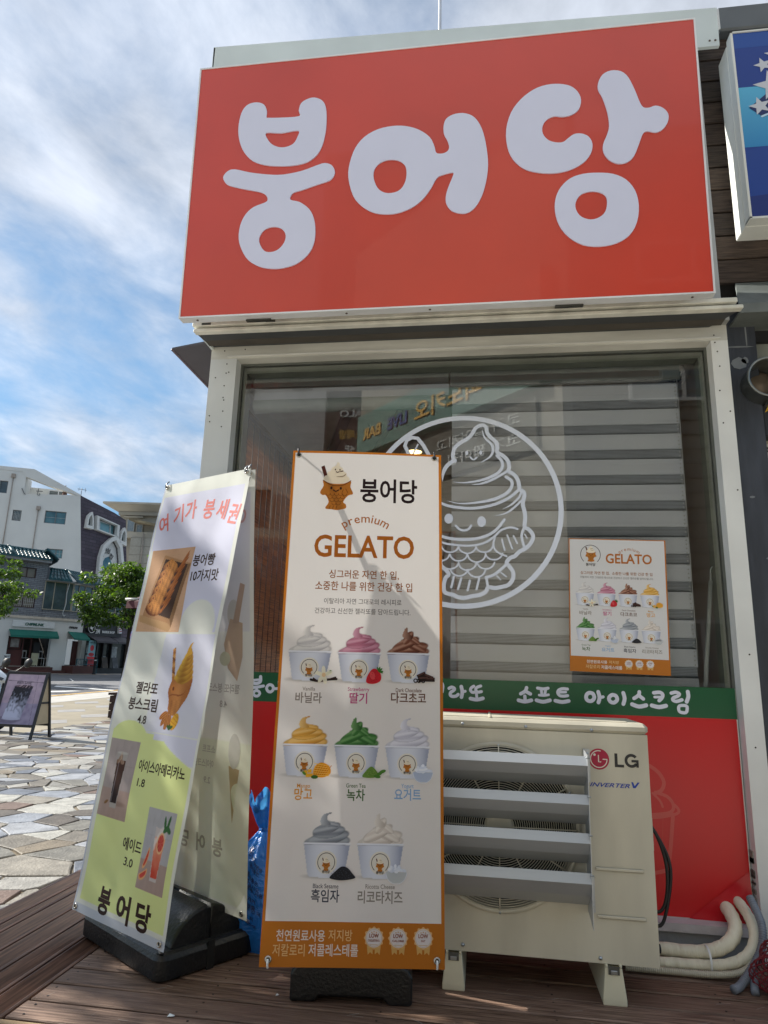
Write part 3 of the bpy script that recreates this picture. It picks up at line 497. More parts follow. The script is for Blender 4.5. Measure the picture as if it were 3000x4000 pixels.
# frame round the glass
fr_ = MB()
fr_.box((X0, 3.372, 1.10), (X0+.012, 3.40, 2.80)).box((X1-.012, 3.372, .14), (X1, 3.40, 2.80)).box((X0+.012, 3.372, 2.788), (X1-.012, 3.40, 2.80))
fr_.build('glass_bead', mat('rubber_bead', '#5b5f5a', .7), booth)
fi = MB(); fi.box((X0, 3.40, .9), (X0+.03, 3.47, 2.8)).box((X1-.035, 3.40, .9), (X1, 3.47, 2.8)).box((X0+.03, 3.40, 2.755), (X1-.035, 3.47, 2.8))
fi.build('inner_frame', mat('olive_frame', '#8f9486', .5), booth)
gl = glassmat('shop_glass', (.975, .985, .995), 1.45)
MB().box((X0+.012, 3.380, 1.098), (X1-.012, 3.386, 2.788)).build('window_glass', gl, booth)
# lower panel with printed film
MB().box((X0, 3.365, .10), (X1-.004, 3.44, 1.098)).build('lower_panel', trimw, booth)
film = Canvas(Fr((0, 3.3635, 0)), step=.0004)
film.poly([(X0+.002, .962), (X1-.006, .962), (X1-.006, 1.0985), (X0+.002, 1.105)], '#1d5c3a', 0)
film.rect(X0+.002, .134, X1-.010, .962, '#cf1a20', 0)
for k, (P, w) in enumerate(GL): film.stroke(P, w*1.16, '#e6e9f6', 1+(k % 12)*.4, smooth=3)
oc = '#d2504a'
for k_, (P, w) in enumerate((([(.752, .747), (.79, .72), (.812, .68), (.80, .645), (.772, .63)], .016), ([(.772, .634), (.82, .62), (.845, .59), (.84, .56), (.80, .545), (.70, .535)], .014), ([(.76, .63), (.79, .60), (.80, .575)], .010), ([(.852, .585), (.868, .565), (.855, .548), (.78, .53), (.70, .525)], .012), ([(.842, .545), (.825, .42), (.808, .33), (.79, .312), (.74, .30)], .016), ([(.80, .545), (.79, .43)], .001), ([(.70, .43), (.735, .44), (.75, .42), (.735, .40)], .014))):
    film.stroke(P, w, oc, 1+k_*.4)
film.build('printed_film', printmat('film_print', .28, spec=.5), booth)
# peeling corner of the red film
pc = MB(); n = 9
V = [(X1-.012-.26*(i/n)*(1-j/6), 3.360-.05*(j/6)**2*(1-(i/n))-.012*math.sin(i*1.3+j)*(j/6), .134+.20*(1-i/n)*(1-j/6)-.028*(j/6)) for j in range(7) for i in range(n+1)]
pc.add(V, [(j*(n+1)+i, (j+1)*(n+1)+i, (j+1)*(n+1)+i+1, j*(n+1)+i+1) for j in range(6) for i in range(n)], True)
pc.build('loose_film_corner', mat('red_film', '#c81c28', .25, var=.05), booth)
# sill and plinth
MB().box((X0, 3.29, .098), (X1-.01, 3.365, .131)).build('sill', mat('sill_white', '#c3bfc2', .5, var=.12, scale=7, bump=.3), booth)
MB().box((X0, 3.305, 0), (X1-.01, 3.44, .098)).build('plinth', mat('plinth_grey', '#8f9294', .8, var=.16, scale=4, bump=.5, bscale=25), booth)
grime = mat('chipped_sealant', '#8a857c', .9, var=.3, scale=30)
gr = MB()
for i in range(26):
    z = rs.uniform(.15, .42)
    gr.box((X1-.006, 3.33, z), (X1+.003+rs.uniform(0, .006), 3.369, z+rs.uniform(.006, .014)))
gr.build('old_sealant', grime, booth, kind='stuff')
# screw holes
ho = MB()
for x, z in [(-1.40, 2.77), (-1.385, 2.72), (-1.40, 2.715), (-1.46, 2.69), (-1.405, 2.64), (-1.405, 2.57), (-1.40, 2.555), (-1.40, 2.49), (-1.475, 2.465), (-1.47, 2.43), (-1.40, 2.40), (-1.42, 2.85), (-1.30, 2.855), (1.17, 2.83), (1.172, 2.79), (1.18, 2.74), (1.185, 2.66), (1.175, 2.53), (1.215, 2.42), (1.178, 2.36), (1.215, 2.02), (1.20, 1.25), (1.19, .85)]:
    ho.cyl((x, 3.2985, z), .0038, .002, 8, 'y')
ho.build('screw_holes', mat('hole_black', '#151515', .9), booth, kind='stuff')
# side walls, back, roof, inner room
wallin = mat('inner_wall', '#b9b4ac', .8, var=.05)
sw = MB(); XL = -1.497
for (y0, y1, z0, z1) in ((3.52, 3.68, 0, 2.885), (5.95, 6.5, 0, 2.885), (3.68, 5.95, 0, .95), (3.68, 5.95, 2.55, 2.885)): sw.box((XL, y0, z0), (XL+.07, y1, z1))
sw.build('side_wall', whiteL, booth)
MB().box((1.163, 3.52, 0), (1.233, 6.5, 2.885)).build('side_wall', wallin, booth)
MB().box((XL+.07, 6.42, 0), (1.163, 6.5, 2.885)).build('back_wall', wallin, booth)
MB().box((XL+.07, 3.52, .0), (1.163, 6.42, .03)).build('inside_floor', mat('inside_floor', '#6b625a', .7), booth)
MB().box((XL+.07, 3.52, 2.80), (1.163, 6.42, 2.87)).build('ceiling', mat('ceiling_white', '#c5c5c2', .8), booth)
MB().box((XL, 3.25, 2.885), (1.233, 6.5, 3.0)).build('roof', mat('roof_metal', '#9c9e9c', .5), booth)
cb_ = MB(); cb_.fr = Fr((-.62, 4.6, 2.73), Vector((.34, -.94, 0)).normalized(), Vector((.94, .34, 0)).normalized()); cb_.box((-1.5, -.09, 0), (.95, .09, .068))
cb_.build('ceiling_beam', mat('beam_pink', '#a98a80', .7), booth)
cb2 = MB(); cb2.fr = Fr((-1.05, 4.6, 2.76), Vector((.34, -.94, 0)).normalized(), Vector((.94, .34, 0)).normalized()); cb2.box((-1.0, -.03, 0), (.95, .03, .038)); cb2.build('ceiling_track', mat('track_grey', '#8b9298', .4), booth)
for x, y in ((-.51, 4.95), (.1, 5.6)):
    lf = MB().lathe((x, y, 2.78), [(.062, 0), (.075, .012), (.075, .02)], 20).build('downlight', trimw, booth)
    MB().cyl((x, y, 2.784), .058, .004, 20).build('lamp', mat('warm_lamp', '#fff1c8', .5, emit=('#ffd98a', 2.5)), lf)
# counter and shelf inside
MB().box((-1.30, 4.3, 0), (.9, 4.75, 1.02), .01).build('counter', mat('counter_brown', '#3b2a24', .5), booth)
sh = MB()
for z in (1.42, 1.72, 2.02): sh.box((-1.38, 5.55, z), (-.95, 5.57+.2, z+.02))
for x in (-1.38, -.96): sh.box((x, 5.55, 1.0), (x+.015, 5.57, 2.1))
sh.build('wall_shelf', mat('black_rack', '#1c1d1f', .5), booth)
cp = MB()
for z in (1.44, 1.74):
    for x in (-1.30, -1.20, -1.10): cp.lathe((x, 5.66, z), [(.001, 0), (.03, 0), (.038, .1), (.001, .1)], 12)
cp.build('stacked_cups', mat('paper_cup', '#d9dadb', .6), booth, kind='stuff')
# white line badge on the glass
bd = Canvas(Fr((0, 3.3785, 0)), step=.0003)
bd.ring(LRING[0], LRING[1], LRING[2], .0255, '#dfe6f4', 1, 96)
for k, (P, w, t) in enumerate(LG): bd.stroke(P, w, '#dfe6f4', 1+k*.2, taper=t, smooth=3)
for u, v, a, b in LE: bd.ell(u, v, a, b, '#dfe6f4', 2)
bd.build('window_badge', printmat('vinyl_print', .45), booth)
# woven blind on the side window, glowing with the light behind it
wb = MB(); wx = -1.415
for k in range(0, 118):
    z = 1.0+k*.0137; wb.box((wx-.002, 3.56, z), (wx+.003, 5.98, z+.0131))
wm = mat('woven_reed', '#b98d5e', .7, var=.35, scale=3, stretch=(1, 1.5, 60), trans=.5, col2='#7a5836')
blind1 = thing('woven_blind', 'brown woven reed blind hanging over the side window inside the booth', 'blind', (wx, 4.77, 2.62))
wb.build('reeds', wm, blind1, kind='stuff')
cd_ = MB()
for k in range(22): cd_.tube([(wx+.005, 3.62+k*.11, 1.0), (wx+.005, 3.62+k*.11, 2.62)], .0028, 5)
cd_.build('cords', mat('cord_brown', '#4c3826', .8), blind1, kind='stuff')
MB().box((wx-.02, 3.56, 2.615), (wx+.02, 5.98, 2.65)).build('head_rail', mat('reed_rail', '#6b4c30', .6), blind1)
bdz = MB()
for k in range(60): bdz.lathe((-1.318, 3.47, 1.3+k*.024), [(1e-4, -.004), (.004, 0), (1e-4, .004)], 6)
bdz.build('pull_chain', mat('clear_bead', '#b8bcbc', .3), blind1, kind='stuff')
# zebra roller blind behind the right part of the window
zb = thing('striped_roller_blind', 'pale grey zebra roller blind half covering the shop window from behind', 'blind', (.43, 3.5, 2.76))
bm_o = mat('blind_fabric', '#f0f5ff', .8, var=.04, scale=2, bump=.2, bscale=300, trans=.12)
bm_s = mat('blind_sheer', '#c6ccd6', .8, var=.06, trans=.2)
xl, xr = -.155, 1.035
z = 2.66; k = 0
while z > 1.02:
    P = [(3.505, z), (3.497, z-.082), (3.4995, z-.0855), (3.507, z-.002)]
    MB().prism(P, 'x', xl, xr).build('blind_slat', bm_o, zb)
    MB().box((xl, 3.512, z-.138), (xr, 3.5135, z+.01)).build('sheer_band', bm_s, zb)
    fl = MB()
    for q in range(7): fl.box((xl, 3.5095, z-.088-q*.0072), (xr, 3.5112, z-.0905-q*.0072))
    fl.build('sheer_threads', mat('thread_grey', '#8a9096', .8), zb, kind='stuff')
    z -= .1385; k += 1
MB().cyl((xl, 3.52, 2.72), .034, xr-xl, 16, 'x').build('roller', mat('roller_grey', '#a7aeb0', .5), zb)
MB().box((xl-.01, 3.475, 2.675), (xr+.01, 3.49, 2.765)).build('valance', mat('valance_grey', '#7d8482', .6, trans=.2), zb)
ch = MB()
for k in range(70): ch.lathe((1.016, 3.475, 1.20+k*.021), [(1e-4, -.0048), (.0048, 0), (1e-4, .0048)], 6)
ch.tube([(1.03, 3.48, 1.22), (1.03, 3.48, 2.68)], .0022, 5)
ch.build('bead_chain', mat('chain_white', '#d5d8d8', .3), zb, kind='stuff')
# the left blind, rolled up
zr = thing('rolled_window_blind', 'pale roller blind rolled up at the top left of the shop window', 'blind', (-.74, 3.5, 2.7))
MB().cyl((-1.30, 3.52, 2.60), .040, 1.11, 18, 'x').build('roller', mat('roller_pale', '#aeb9b8', .5, trans=.2), zr)
MB().box((-1.30, 3.475, 2.70), (-.175, 3.49, 2.765)).build('valance', MATS['valance_grey'], zr)
MB().box((-1.30, 3.50, 2.635), (-.175, 3.503, 2.70)).build('blind_slat', bm_s, zr)
# hooked rod leaning in the window
hr = MB(); hr.tube([(1.04, 3.43, 1.10), (1.105, 3.44, 1.60)], .010, 8).tube([(1.105, 3.44, 1.59), (1.108, 3.44, 1.655), (1.118, 3.44, 1.672), (1.13, 3.44, 1.66), (1.134, 3.44, 1.62)], .0045, 8)
hr.build('hooked_rod', mat('rod_white', '#b4bab6', .4), None, label='pale rod with a wire hook leaning inside the right edge of the shop window', category='rod', at=(1.04, 3.43, 1.1))
dc = thing('dome_camera', 'small round ceiling camera in the top right corner of the shop window', 'camera', (1.06, 3.62, 2.8))
MB().lathe((1.06, 3.62, 2.8), [(.05, 0), (.055, -.02), (.045, -.035)], 16).build('mount', trimw, dc)
MB().lathe((1.06, 3.62, 2.765), [(.045, 0), (.038, -.03), (.02, -.045), (1e-4, -.048)], 16).build('lens_dome', mat('dome_black', '#1a1b1d', .15), dc)
# ------------------------------------------------------------------ big red sign
sgf = Fr((-1.509, 2.90, 2.834), (1, 0, 0), Vector((0, .9992, .0401)), Vector((0, -.0401, .9992)))
SW, SH = 2.562, 1.471
sign = thing('shop_sign', 'big red light box sign with three white rounded letters above the window', 'sign', (-.23, 3.0, 2.84))
smw = mat('sign_frame', '#e3e6ea', .35, var=.05, scale=4, metal=.1)
fb = MB(sgf); T = .008
fb.box((0, 0, 0), (SW, .055, T)).box((0, 0, SH-T), (SW, .055, SH)).box((0, 0, T), (T, .055, SH-T)).box((SW-T, 0, T), (SW, .055, SH-T))
fb.build('frame', smw, sign)
MB(sgf).box((.03, .055, .085), (SW-.03, .385, SH-.03)).build('cabinet', mat('sign_box', '#b7bbbd', .5, var=.06), sign)  # back extended, shaped to block sun from the blue sign's side
facem = mat('sign_red', '#c93920', .36, var=.06, scale=1.5, spec=.8, coat=.25)
MB(sgf).box((T, .004, T), (SW-T, .012, SH-T)).build('face', facem, sign)
lm = mat('sign_letter_white', '#d6daf2', .38, spec=.8, var=.01)
def letter(parts):
    b = MB(sgf)
    for P, Hs in parts:
        P = crom(P, 3, True); Hs = [crom(h, 3, True) for h in Hs]
        ls = [P]+Hs; allp = [p for l in ls for p in l]; tri = tessellate_polygon([[Vector((u, v, 0)) for u, v in l] for l in ls]); m = len(allp)
        vs = [(u, -.002, v) for u, v in allp]+[(u, .004, v) for u, v in allp]; fs = []
        for t in tri:
            p = [allp[i] for i in t]; o = (p[1][0]-p[0][0])*(p[2][1]-p[0][1])-(p[2][0]-p[0][0])*(p[1][1]-p[0][1]); fs.append(tuple(t) if o > 0 else tuple(t[::-1]))
        b0 = 0
        for l in ls:
            for i in range(len(l)): a, c = b0+i, b0+(i+1) % len(l); fs.append((a, a+m, c+m, c))
            b0 += len(l)
        b.add(vs, fs)
    return b
letter([(SG['b1'], [SG['b1h']]), (SG['b2'], [SG['b2h']])]).build('letter', lm, sign, label='first white syllable, with two stacked rounded shapes')
letter([(SG['o'], [SG['oh']])]).build('letter', lm, sign, label='middle white syllable, a ring joined to an upright')
letter([(SG['d1'], []), (SG['d2'], []), (SG['d3'], [SG['d3h']])]).build('letter', lm, sign, label='last white syllable with a ring below')
sc_ = MB(sgf)
for u in (.09, .86, 1.27, 2.47): sc_.lathe((u, .028, -.003), [(1e-4, 0), (.006, 0), (.005, .003)], 8)
sc_.build('screws', mat('rusty_screw', '#5c5048', .5, metal=.6), sign, kind='stuff')
for u in (.34, 1.86):
    MB(sgf).box((u, .040, -.010), (u+.13, .062, -.001), .002).build('hinge', mat('hinge_dark', '#4a4a46', .5, metal=.7), sign)
fl = thing('fascia_flashing', 'pale metal fascia flashing showing above and right of the red sign', 'roof edging', (0, 3.3, 4.8))
P = [(-1.655, 4.60), (1.33, 4.583), (1.335, 4.845), (-1.665, 4.945)]
MB().prism(P, 'y', 3.28, 3.30).build('panel', mat('flashing', '#cfdadb', .4, var=.07, scale=2), fl)
MB().prism([(-1.66, 4.92), (1.335, 4.82), (1.335, 4.845), (-1.665, 4.945)], 'y', 3.30, 3.6).build('return', MATS['flashing'], fl)
MB().box((-1.665, 3.28, 4.60), (-1.655, 3.6, 4.94)).build('end_cap', MATS['flashing'], fl)
ff = MB()
for x, z in ((1.28, 4.62), (1.31, 4.62)): ff.cyl((x, 3.277, z), .006, .004, 8, 'y')
ff.build('screws', MATS['rusty_screw'], fl, kind='stuff')
MB().box((-1.50, 3.13, 2.86), (-1.485, 3.9, 4.3)).build('end_panel', MATS['flashing'], fl)
MB().box((-1.485, 3.30, 3.0), (1.22, 3.4, 4.6)).build('backing', MATS['sign_box'], fl)
rod = thing('roof_rod', 'thin white metal rod rising from the roof above the sign', 'rod', (-.254, 3.6, 4.85))
MB().tube([(-.254, 3.6, 4.85), (-.256, 3.6, 5.3), (-.262, 3.6, 7.2)], [.012, .011, .008], 8).build('shaft', mat('rod_metal', '#b6bcc6', .4, metal=.3), rod)
MB().cyl((-.254, 3.6, 4.84), .03, .03, 10).build('foot', MATS['rod_metal'], rod)
# folded awning under the sign
aw = thing('folded_awning', 'folded awning cassette with two pale rails and dark soffit under the red sign', 'awning', (-.15, 3.1, 2.86))
rail = mat('rail_cream', '#dcdcd2', .5, var=.14, scale=9, bump=.3)
MB().box((-1.503, 3.045, 2.868), (1.20, 3.075, 2.892), .003).build('rail', rail, aw)
MB().box((-1.497, 3.05, 2.838), (1.225, 3.09, 2.857), .003).build('rail', rail, aw)
MB().box((-1.49, 3.075, 2.857), (1.19, 3.25, 2.905)).build('cassette', mat('cassette_brown', '#4b463f', .7), aw)
MB().add([(-1.49, 3.09, 2.842), (1.215, 3.09, 2.842), (1.15, 3.298, 2.874), (-1.495, 3.298, 2.874), (-1.49, 3.09, 2.853), (1.215, 3.09, 2.853), (1.15, 3.298, 2.884), (-1.495, 3.298, 2.884)], [(0, 3, 2, 1), (4, 5, 6, 7), (0, 1, 5, 4), (1, 2, 6, 5), (2, 3, 7, 6), (3, 0, 4, 7)]).build('soffit', dgrey, aw)
for x in (-1.45, -1.1): MB().box((x, 3.043, 2.872), (x+.05, 3.045, 2.884)).build('bracket', mat('bracket_dark', '#55544e', .6), aw)
# side canopy on the left wall
ca = thing('side_canopy', 'dark grey metal canopy sticking out of the left wall of the booth', 'canopy', (-1.5, 4.6, 2.9))
mb = MB(); V = [(-1.756, 3.34, 2.893), (-1.50, 3.34, 2.935), (-1.50, 5.9, 2.935), (-1.756, 5.9, 2.893)]
mb.add(V+[(x, y, z+.012) for x, y, z in V], [(0, 3, 2, 1), (4, 5, 6, 7), (0, 1, 5, 4), (1, 2, 6, 5), (2, 3, 7, 6), (3, 0, 4, 7)])
mb.build('canopy_sheet', mat('canopy_dark', '#46444b', .55, var=.06), ca)
MB().tube([(-1.757, 3.34, 2.893), (-1.757, 5.9, 2.893)], .007, 6).build('hem', mat('canopy_hem', '#5d5058', .5), ca)
# ------------------------------------------------------------------ neighbouring building on the right
nb = thing('timber_clad_building', 'dark timber clad building to the right of the booth with grey pillar', 'building', (3.0, 5.5, 0))
cl_m = [mat('cladding_%d' % i, c, .75, var=.3, scale=4, stretch=(1.5, 10, 22), bump=.6, bscale=8, detail=9, col2=c2) for i, (c, c2) in enumerate((('#2c221e', '#4d4038'), ('#332823', '#5a4c42'), ('#241c19', '#453a33')))]
z = 3.235
k = 0
while z < 4.95:
    MB().box((1.24, 3.50, z+.006), (6.2, 3.525, z+.1476-.004), .003).build('cladding_board', cl_m[(k*7) % 3], nb); z += .1476; k += 1
MB().box((1.24, 3.527, 0), (6.2, 9, 5.0)).build('wall', mat('clad_core', '#15120f', .9), nb)
MB().box((1.40, 3.44, 4.86), (6.2, 3.75, 5.03), .01).build('roof_cap', mat('cap_grey', '#5f6468', .5, var=.08), nb)
pil = mat('pillar_grey', '#3b404a', .6, var=.22, scale=5, stretch=(3, 3, .6), bump=.35, bscale=20, detail=8)
MB().box((1.236, 3.36, 0), (1.392, 3.50, 2.985), .004).build('pillar', pil, nb)
spl = MB()
for x, z, w, h in ((1.30, 2.70, .05, .035), (1.33, 2.715, .02, .02), (1.355, 1.70, .022, .008), (1.345, 1.33, .012, .012), (1.34, 1.22, .02, .016), (1.30, 2.79, .09, .005), (1.345, 2.86, .004, .10), (1.30, 2.0, .015, .006)):
    P = [(x+w*math.cos(a)*(.7+.3*rs.rand()), z+h*math.sin(a)*(.7+.3*rs.rand())) for a in np.linspace(0, 2*math.pi, 9)[:-1]]
    spl.prism(P, 'y', 3.359, 3.3605)
spl.build('paint_marks', mat('old_white_paint', '#7e8388', .8), nb, kind='stuff')
MB().box((1.392, 3.44, 2.47), (6, 3.47, 2.985)).build('panel', mat('pale_panel', '#8b8f88', .6, var=.2, scale=6), nb)
MB().box((1.392, 3.41, 2.84), (6, 3.44, 2.985)).build('panel', mat('black_panel', '#1d1e21', .6), nb)
MB().box((1.392, 3.36, 2.31), (6, 3.47, 2.47), .004).build('ledge', mat('ledge_dark', '#26292f', .5), nb)
MB().box((1.392, 3.44, 2.20), (6, 3.47, 2.31)).build('panel', mat('cream_panel', '#9c988b', .7, var=.1), nb)
MB().box((1.392, 3.46, .1), (6, 3.468, 2.20)).build('window_glass', mat('black_glass', '#101412', .06, spec=.6), nb)
mb = MB(); V = [(1.275, 3.22, 2.945), (6, 3.22, 2.945), (6, 3.50, 3.235), (1.375, 3.50, 3.235)]
mb.add(V+[(x, y+.01, z-.012) for x, y, z in V], [(0, 1, 2, 3), (4, 7, 6, 5), (0, 4, 5, 1), (1, 5, 6, 2), (2, 6, 7, 3), (3, 7, 4, 0)]); mb.box((1.27, 3.21, 2.90), (6, 3.225, 2.95)); mb.box((1.27, 3.225, 2.90), (6, 3.5, 2.912))
mb.build('hood', mat('hood_grey', '#6c7270', .5, var=.16, scale=7, bump=.2), nb)
st = Canvas(Fr((1.405, 3.4385, 2.218))); st.rect(0, 0, .16, .075, '#c9ccc9', 0); st.text('010-2511-4971', .08, .008, .018, '#222222', 1, sx=1.05); st.text('출장수리 시공', .085, .034, .026, '#303030', 1); st.stroke([(.008, .03), (.02, .06), (.012, .045), (.025, .032)], .006, '#222222', 1)
st.build('phone_sticker', printmat('paper_print', .6), nb)
dt = thing('exhaust_duct', 'round steel exhaust duct at the right edge beside the grey pillar', 'duct', (1.48, 3.44, 2.65))
dz = Fr((1.500, 3.43, 2.62), (1, 0, 0), (0, 1, 0))
MB(Fr((1.392, 3.24, 2.572))).lathe((0, 0, 0), [(.098, .30), (.098, .02), (.104, .012), (.104, 0), (.096, 0), (.094, .02), (.094, .2)], 36, 'y').build('pipe', mat('galvanised', '#8d9290', .3, metal=.8, var=.15, scale=8), dt)
MB(Fr((1.392, 3.24, 2.572))).lathe((0, 0, 0), [(.09, .15), (.05, .11), (1e-4, .10)], 24, 'y').build('damper', mat('damper', '#7c6f62', .5, metal=.5), dt)
MB().box((1.40, 3.3, 2.46), (1.44, 3.44, 2.48)).build('bracket', MATS['galvanised'], dt)
MB().add([(1.395, 3.355, 2.43), (1.44, 3.345, 2.455), (1.455, 3.35, 2.475), (1.42, 3.35, 2.485), (1.41, 3.352, 2.46)], [(0, 1, 2, 3, 4)]).build('yellow_leaf', mat('yellow_leaf', '#c29a2c', .7), None, label='small yellow leaf caught on the dark ledge below the exhaust duct', category='leaf', at=(1.42, 3.35, 2.45))
# blue sign
bs = thing('blue_sign', 'blue light box sign with white stars on the timber wall at the right edge', 'sign', (1.9, 3.3, 3.5))
Bx0, Bz0, Bz1 = 1.378, 3.455, 4.635
bw = mat('sign_casing', '#dfe1dc', .5, var=.07, scale=3, bump=.1)
mb = MB(); mb.box((Bx0, 3.25, Bz0), (Bx0+.012, 3.31, Bz1)).box((Bx0, 3.25, Bz0-.004), (3.6, 3.31, Bz0+.008)).box((Bx0, 3.25, Bz1-.008), (3.6, 3.31, Bz1)); mb.build('trim', bw, bs)
MB().box((Bx0-.002, 3.312, Bz0-.006), (3.6, 3.44, Bz1-.03), .004).build('casing', bw, bs)
MB().box((Bx0+.15, 3.44, 3.7), (Bx0+.2, 3.5, 4.4)).build('bracket', bw, bs)
cv = Canvas(Fr((Bx0+.012, 3.256, Bz0+.01)))
cv.rect(0, 0, 2.2, 1.16, '#13398c', 0)
cv.rect(0, 1.06, 2.2, 1.16, '#1b4a9c', 1)
im = base(np.zeros((60, 20)), '#2a86c4'); yy_ = np.linspace(0, 1, 60)[:, None, None]; im = L3('#2b86c2')*(1-yy_)+L3('#58b4dc')*yy_+np.zeros((60, 20, 3))
cv.raster(0, .42, 2.2, .80, im, 1); cv.poly([(0, .0), (2.2, .0), (2.2, .5), (.4, .47), (0, .40)], '#173f93', 2)
cv.poly([(0, 0), (.6, 0), (.6, .17), (0, .12)], '#1a2f78', 3)
def star(u, v, r, rot, c, l):
    cv.poly([(u+(r if i % 2 == 0 else r*.42)*math.cos(rot+i*math.pi/5), v+(r if i % 2 == 0 else r*.42)*math.sin(rot+i*math.pi/5)) for i in range(10)], c, l)
cv.poly([(.045, .665), (.20, .80), (.35, .98), (.6, 1.05), (1.0, 1.0), (1.0, .7), (.3, .66), (.11, .60)], '#0d2560', 4)
cv.stroke([(.105, .605), (.25, .66), (.5, .75), (.9, .8)], .012, '#bfe0f5', 5)
for u, v, r, t in ((.102, .672, .06, .25), (.175, .80, .10, .2), (.14, .935, .05, .3), (.20, 1.0, .05, .1), (.42, .85, .12, .3)): star(u, v, r, R(90)+t, '#c9cdd6', 6)
cv.poly([(.10, .19), (.18, .25), (.5, .3), (.5, .15)], '#b52a52', 4); cv.poly([(.13, .185), (.5, .24), (.5, .12)], '#dfe3e8', 5)
cv.build('face', printmat('lightbox_print', .35, spec=.5), bs)
# ------------------------------------------------------------------ air conditioner
ac = thing('air_conditioner', 'beige outdoor air conditioner unit on plastic feet in front of the red panel', 'air conditioner', (.154, 2.98, 0))
bei = mat('ac_beige', '#bcb7a6', .42, var=.13, scale=5, stretch=(1, 1, .3), bump=.08, bscale=10, detail=10)
AX0, AX1, AY0, AY1 = -.321, .629, 2.816, 3.140
FC = (.0655, .568); FR = .30
bm = bmesh.new()
def ring_face():                                # front panel with a round opening
    b = MB(); z0, z1 = .127, .921; n = 64; c = FC
    outer = []
    for i in range(n):
        a = 2*math.pi*i/n; dx, dz_ = math.cos(a), math.sin(a); t = min(((AX1-c[0]) if dx > 0 else (AX0-c[0]))/dx if abs(dx) > 1e-6 else 9, ((z1-c[1]) if dz_ > 0 else (z0-c[1]))/dz_ if abs(dz_) > 1e-6 else 9)
        outer.append((c[0]+dx*t, AY0, c[1]+dz_*t))
    for q in ((AX1, AY0, z1), (AX0, AY0, z1), (AX0, AY0, z0), (AX1, AY0, z0)):
        j = min(range(n), key=lambda i: abs(outer[i][0]-q[0])+abs(outer[i][2]-q[2])); outer[j] = q
    inn = [(c[0]+FR*math.cos(2*math.pi*i/n), AY0, c[1]+FR*math.sin(2*math.pi*i/n)) for i in range(n)]
    in2 = [(c[0]+(FR-.012)*math.cos(2*math.pi*i/n), AY0+.022, c[1]+(FR-.012)*math.sin(2*math.pi*i/n)) for i in range(n)]
    in3 = [(x, AY0+.10, z) for x, y, z in in2]
    b.add(outer+inn+in2+in3, [(i+k*n, (i+1) % n+k*n, (i+1) % n+(k+1)*n, i+(k+1)*n) for k in range(3) for i in range(n)])
    b.add([(AX0, AY0, z0), (AX1, AY0, z0), (AX1, AY1, z0), (AX0, AY1, z0), (AX0, AY0, z1), (AX1, AY0, z1), (AX1, AY1, z1), (AX0, AY1, z1)], [(0, 3, 2, 1), (4, 5, 6, 7), (1, 2, 6, 5), (2, 3, 7, 6), (3, 0, 4, 7)])
    return b
body = ring_face().build('body', bei, ac)
lid = MB().box((AX0-.004, AY0-.004, .921), (AX1+.004, AY1+.02, .961), .012).build('lid', bei, ac)
MB().box((AX0+.05, AY0+.05, .961), (AX1-.06, AY1-.04, .964), .002).build('lid_panel', bei, lid)
MB().box((AX0+.35, AY0+.02, .9605), (AX0+.36, AY1, .967), .002).build('lid_rib', bei, lid)
# fan grille
gw = mat('grille_wire', '#cdc8b6', .5, var=.05)
gb = MB()
r = .288
while r > .055:
    y = AY0-.004-.012*(1-(r/.29)**2)**.5
    n = 64 if r > .15 else 40; vs = []
    for i in range(n):
        a = 2*math.pi*i/n
        for dr, dy in ((.0014, 0), (0, -.0018), (-.0014, 0), (0, .0018)): vs.append((FC[0]+(r+dr)*math.cos(a), y+dy, FC[1]+(r+dr)*math.sin(a)))
    gb.add(vs, [(4*i+k, 4*i+(k+1) % 4, 4*((i+1) % n)+(k+1) % 4, 4*((i+1) % n)+k) for i in range(n) for k in range(4)], True); r -= .0083
gb.build('grille_rings', gw, ac, kind='stuff')
for k in range(12):
    a = 2*math.pi*k/12+math.pi/2; P = []
    for t in np.linspace(.05, .292, 6): P.append((FC[0]+t*math.cos(a), AY0-.007-.012*(1-min(1, (t/.295))**2)**.5, FC[1]+t*math.sin(a)))
    MB().tube(P, .0026, 6).build('grille_spoke', gw, ac)
MB(Fr((FC[0], AY0-.02, FC[1]))).lathe((0, 0, 0), [(1e-4, -.003), (.045, -.002), (.056, .004), (.054, .008)], 28, 'y').build('grille_hub', bei, ac)
MB(Fr((FC[0], AY0-.004, FC[1]))).lathe((0, 0, 0), [(.306, .005), (.304, -.002), (.292, -.003), (.288, .006)], 64, 'y').build('grille_rim', bei, ac)
fanm = mat('fan_black', '#1b1c1e', .5)
MB(Fr((FC[0], AY0+.04, FC[1]))).lathe((0, 0, 0), [(1e-4, 0), (.06, .005), (.065, .06)], 20, 'y').build('fan_hub', fanm, ac)
for k in range(3):
    b = MB(Fr((FC[0], AY0+.06, FC[1]))); vs = []
    for i in range(9):
        a = R(120*k+i*10)
        for j in range(4): rr_ = .06+j*.072; vs.append((rr_*math.cos(a+j*.12), .045-i*.010, rr_*math.sin(a+j*.12)))
    b.add(vs, [(i*4+j, i*4+j+1, (i+1)*4+j+1, (i+1)*4+j) for i in range(8) for j in range(3)], True); b.build('fan_blade', fanm, ac)
MB().box((AX0+.05, AY0+.16, .2), (AX1-.2, AY0+.17, .88)).build('coil', mat('coil_dark', '#101113', .8), ac)
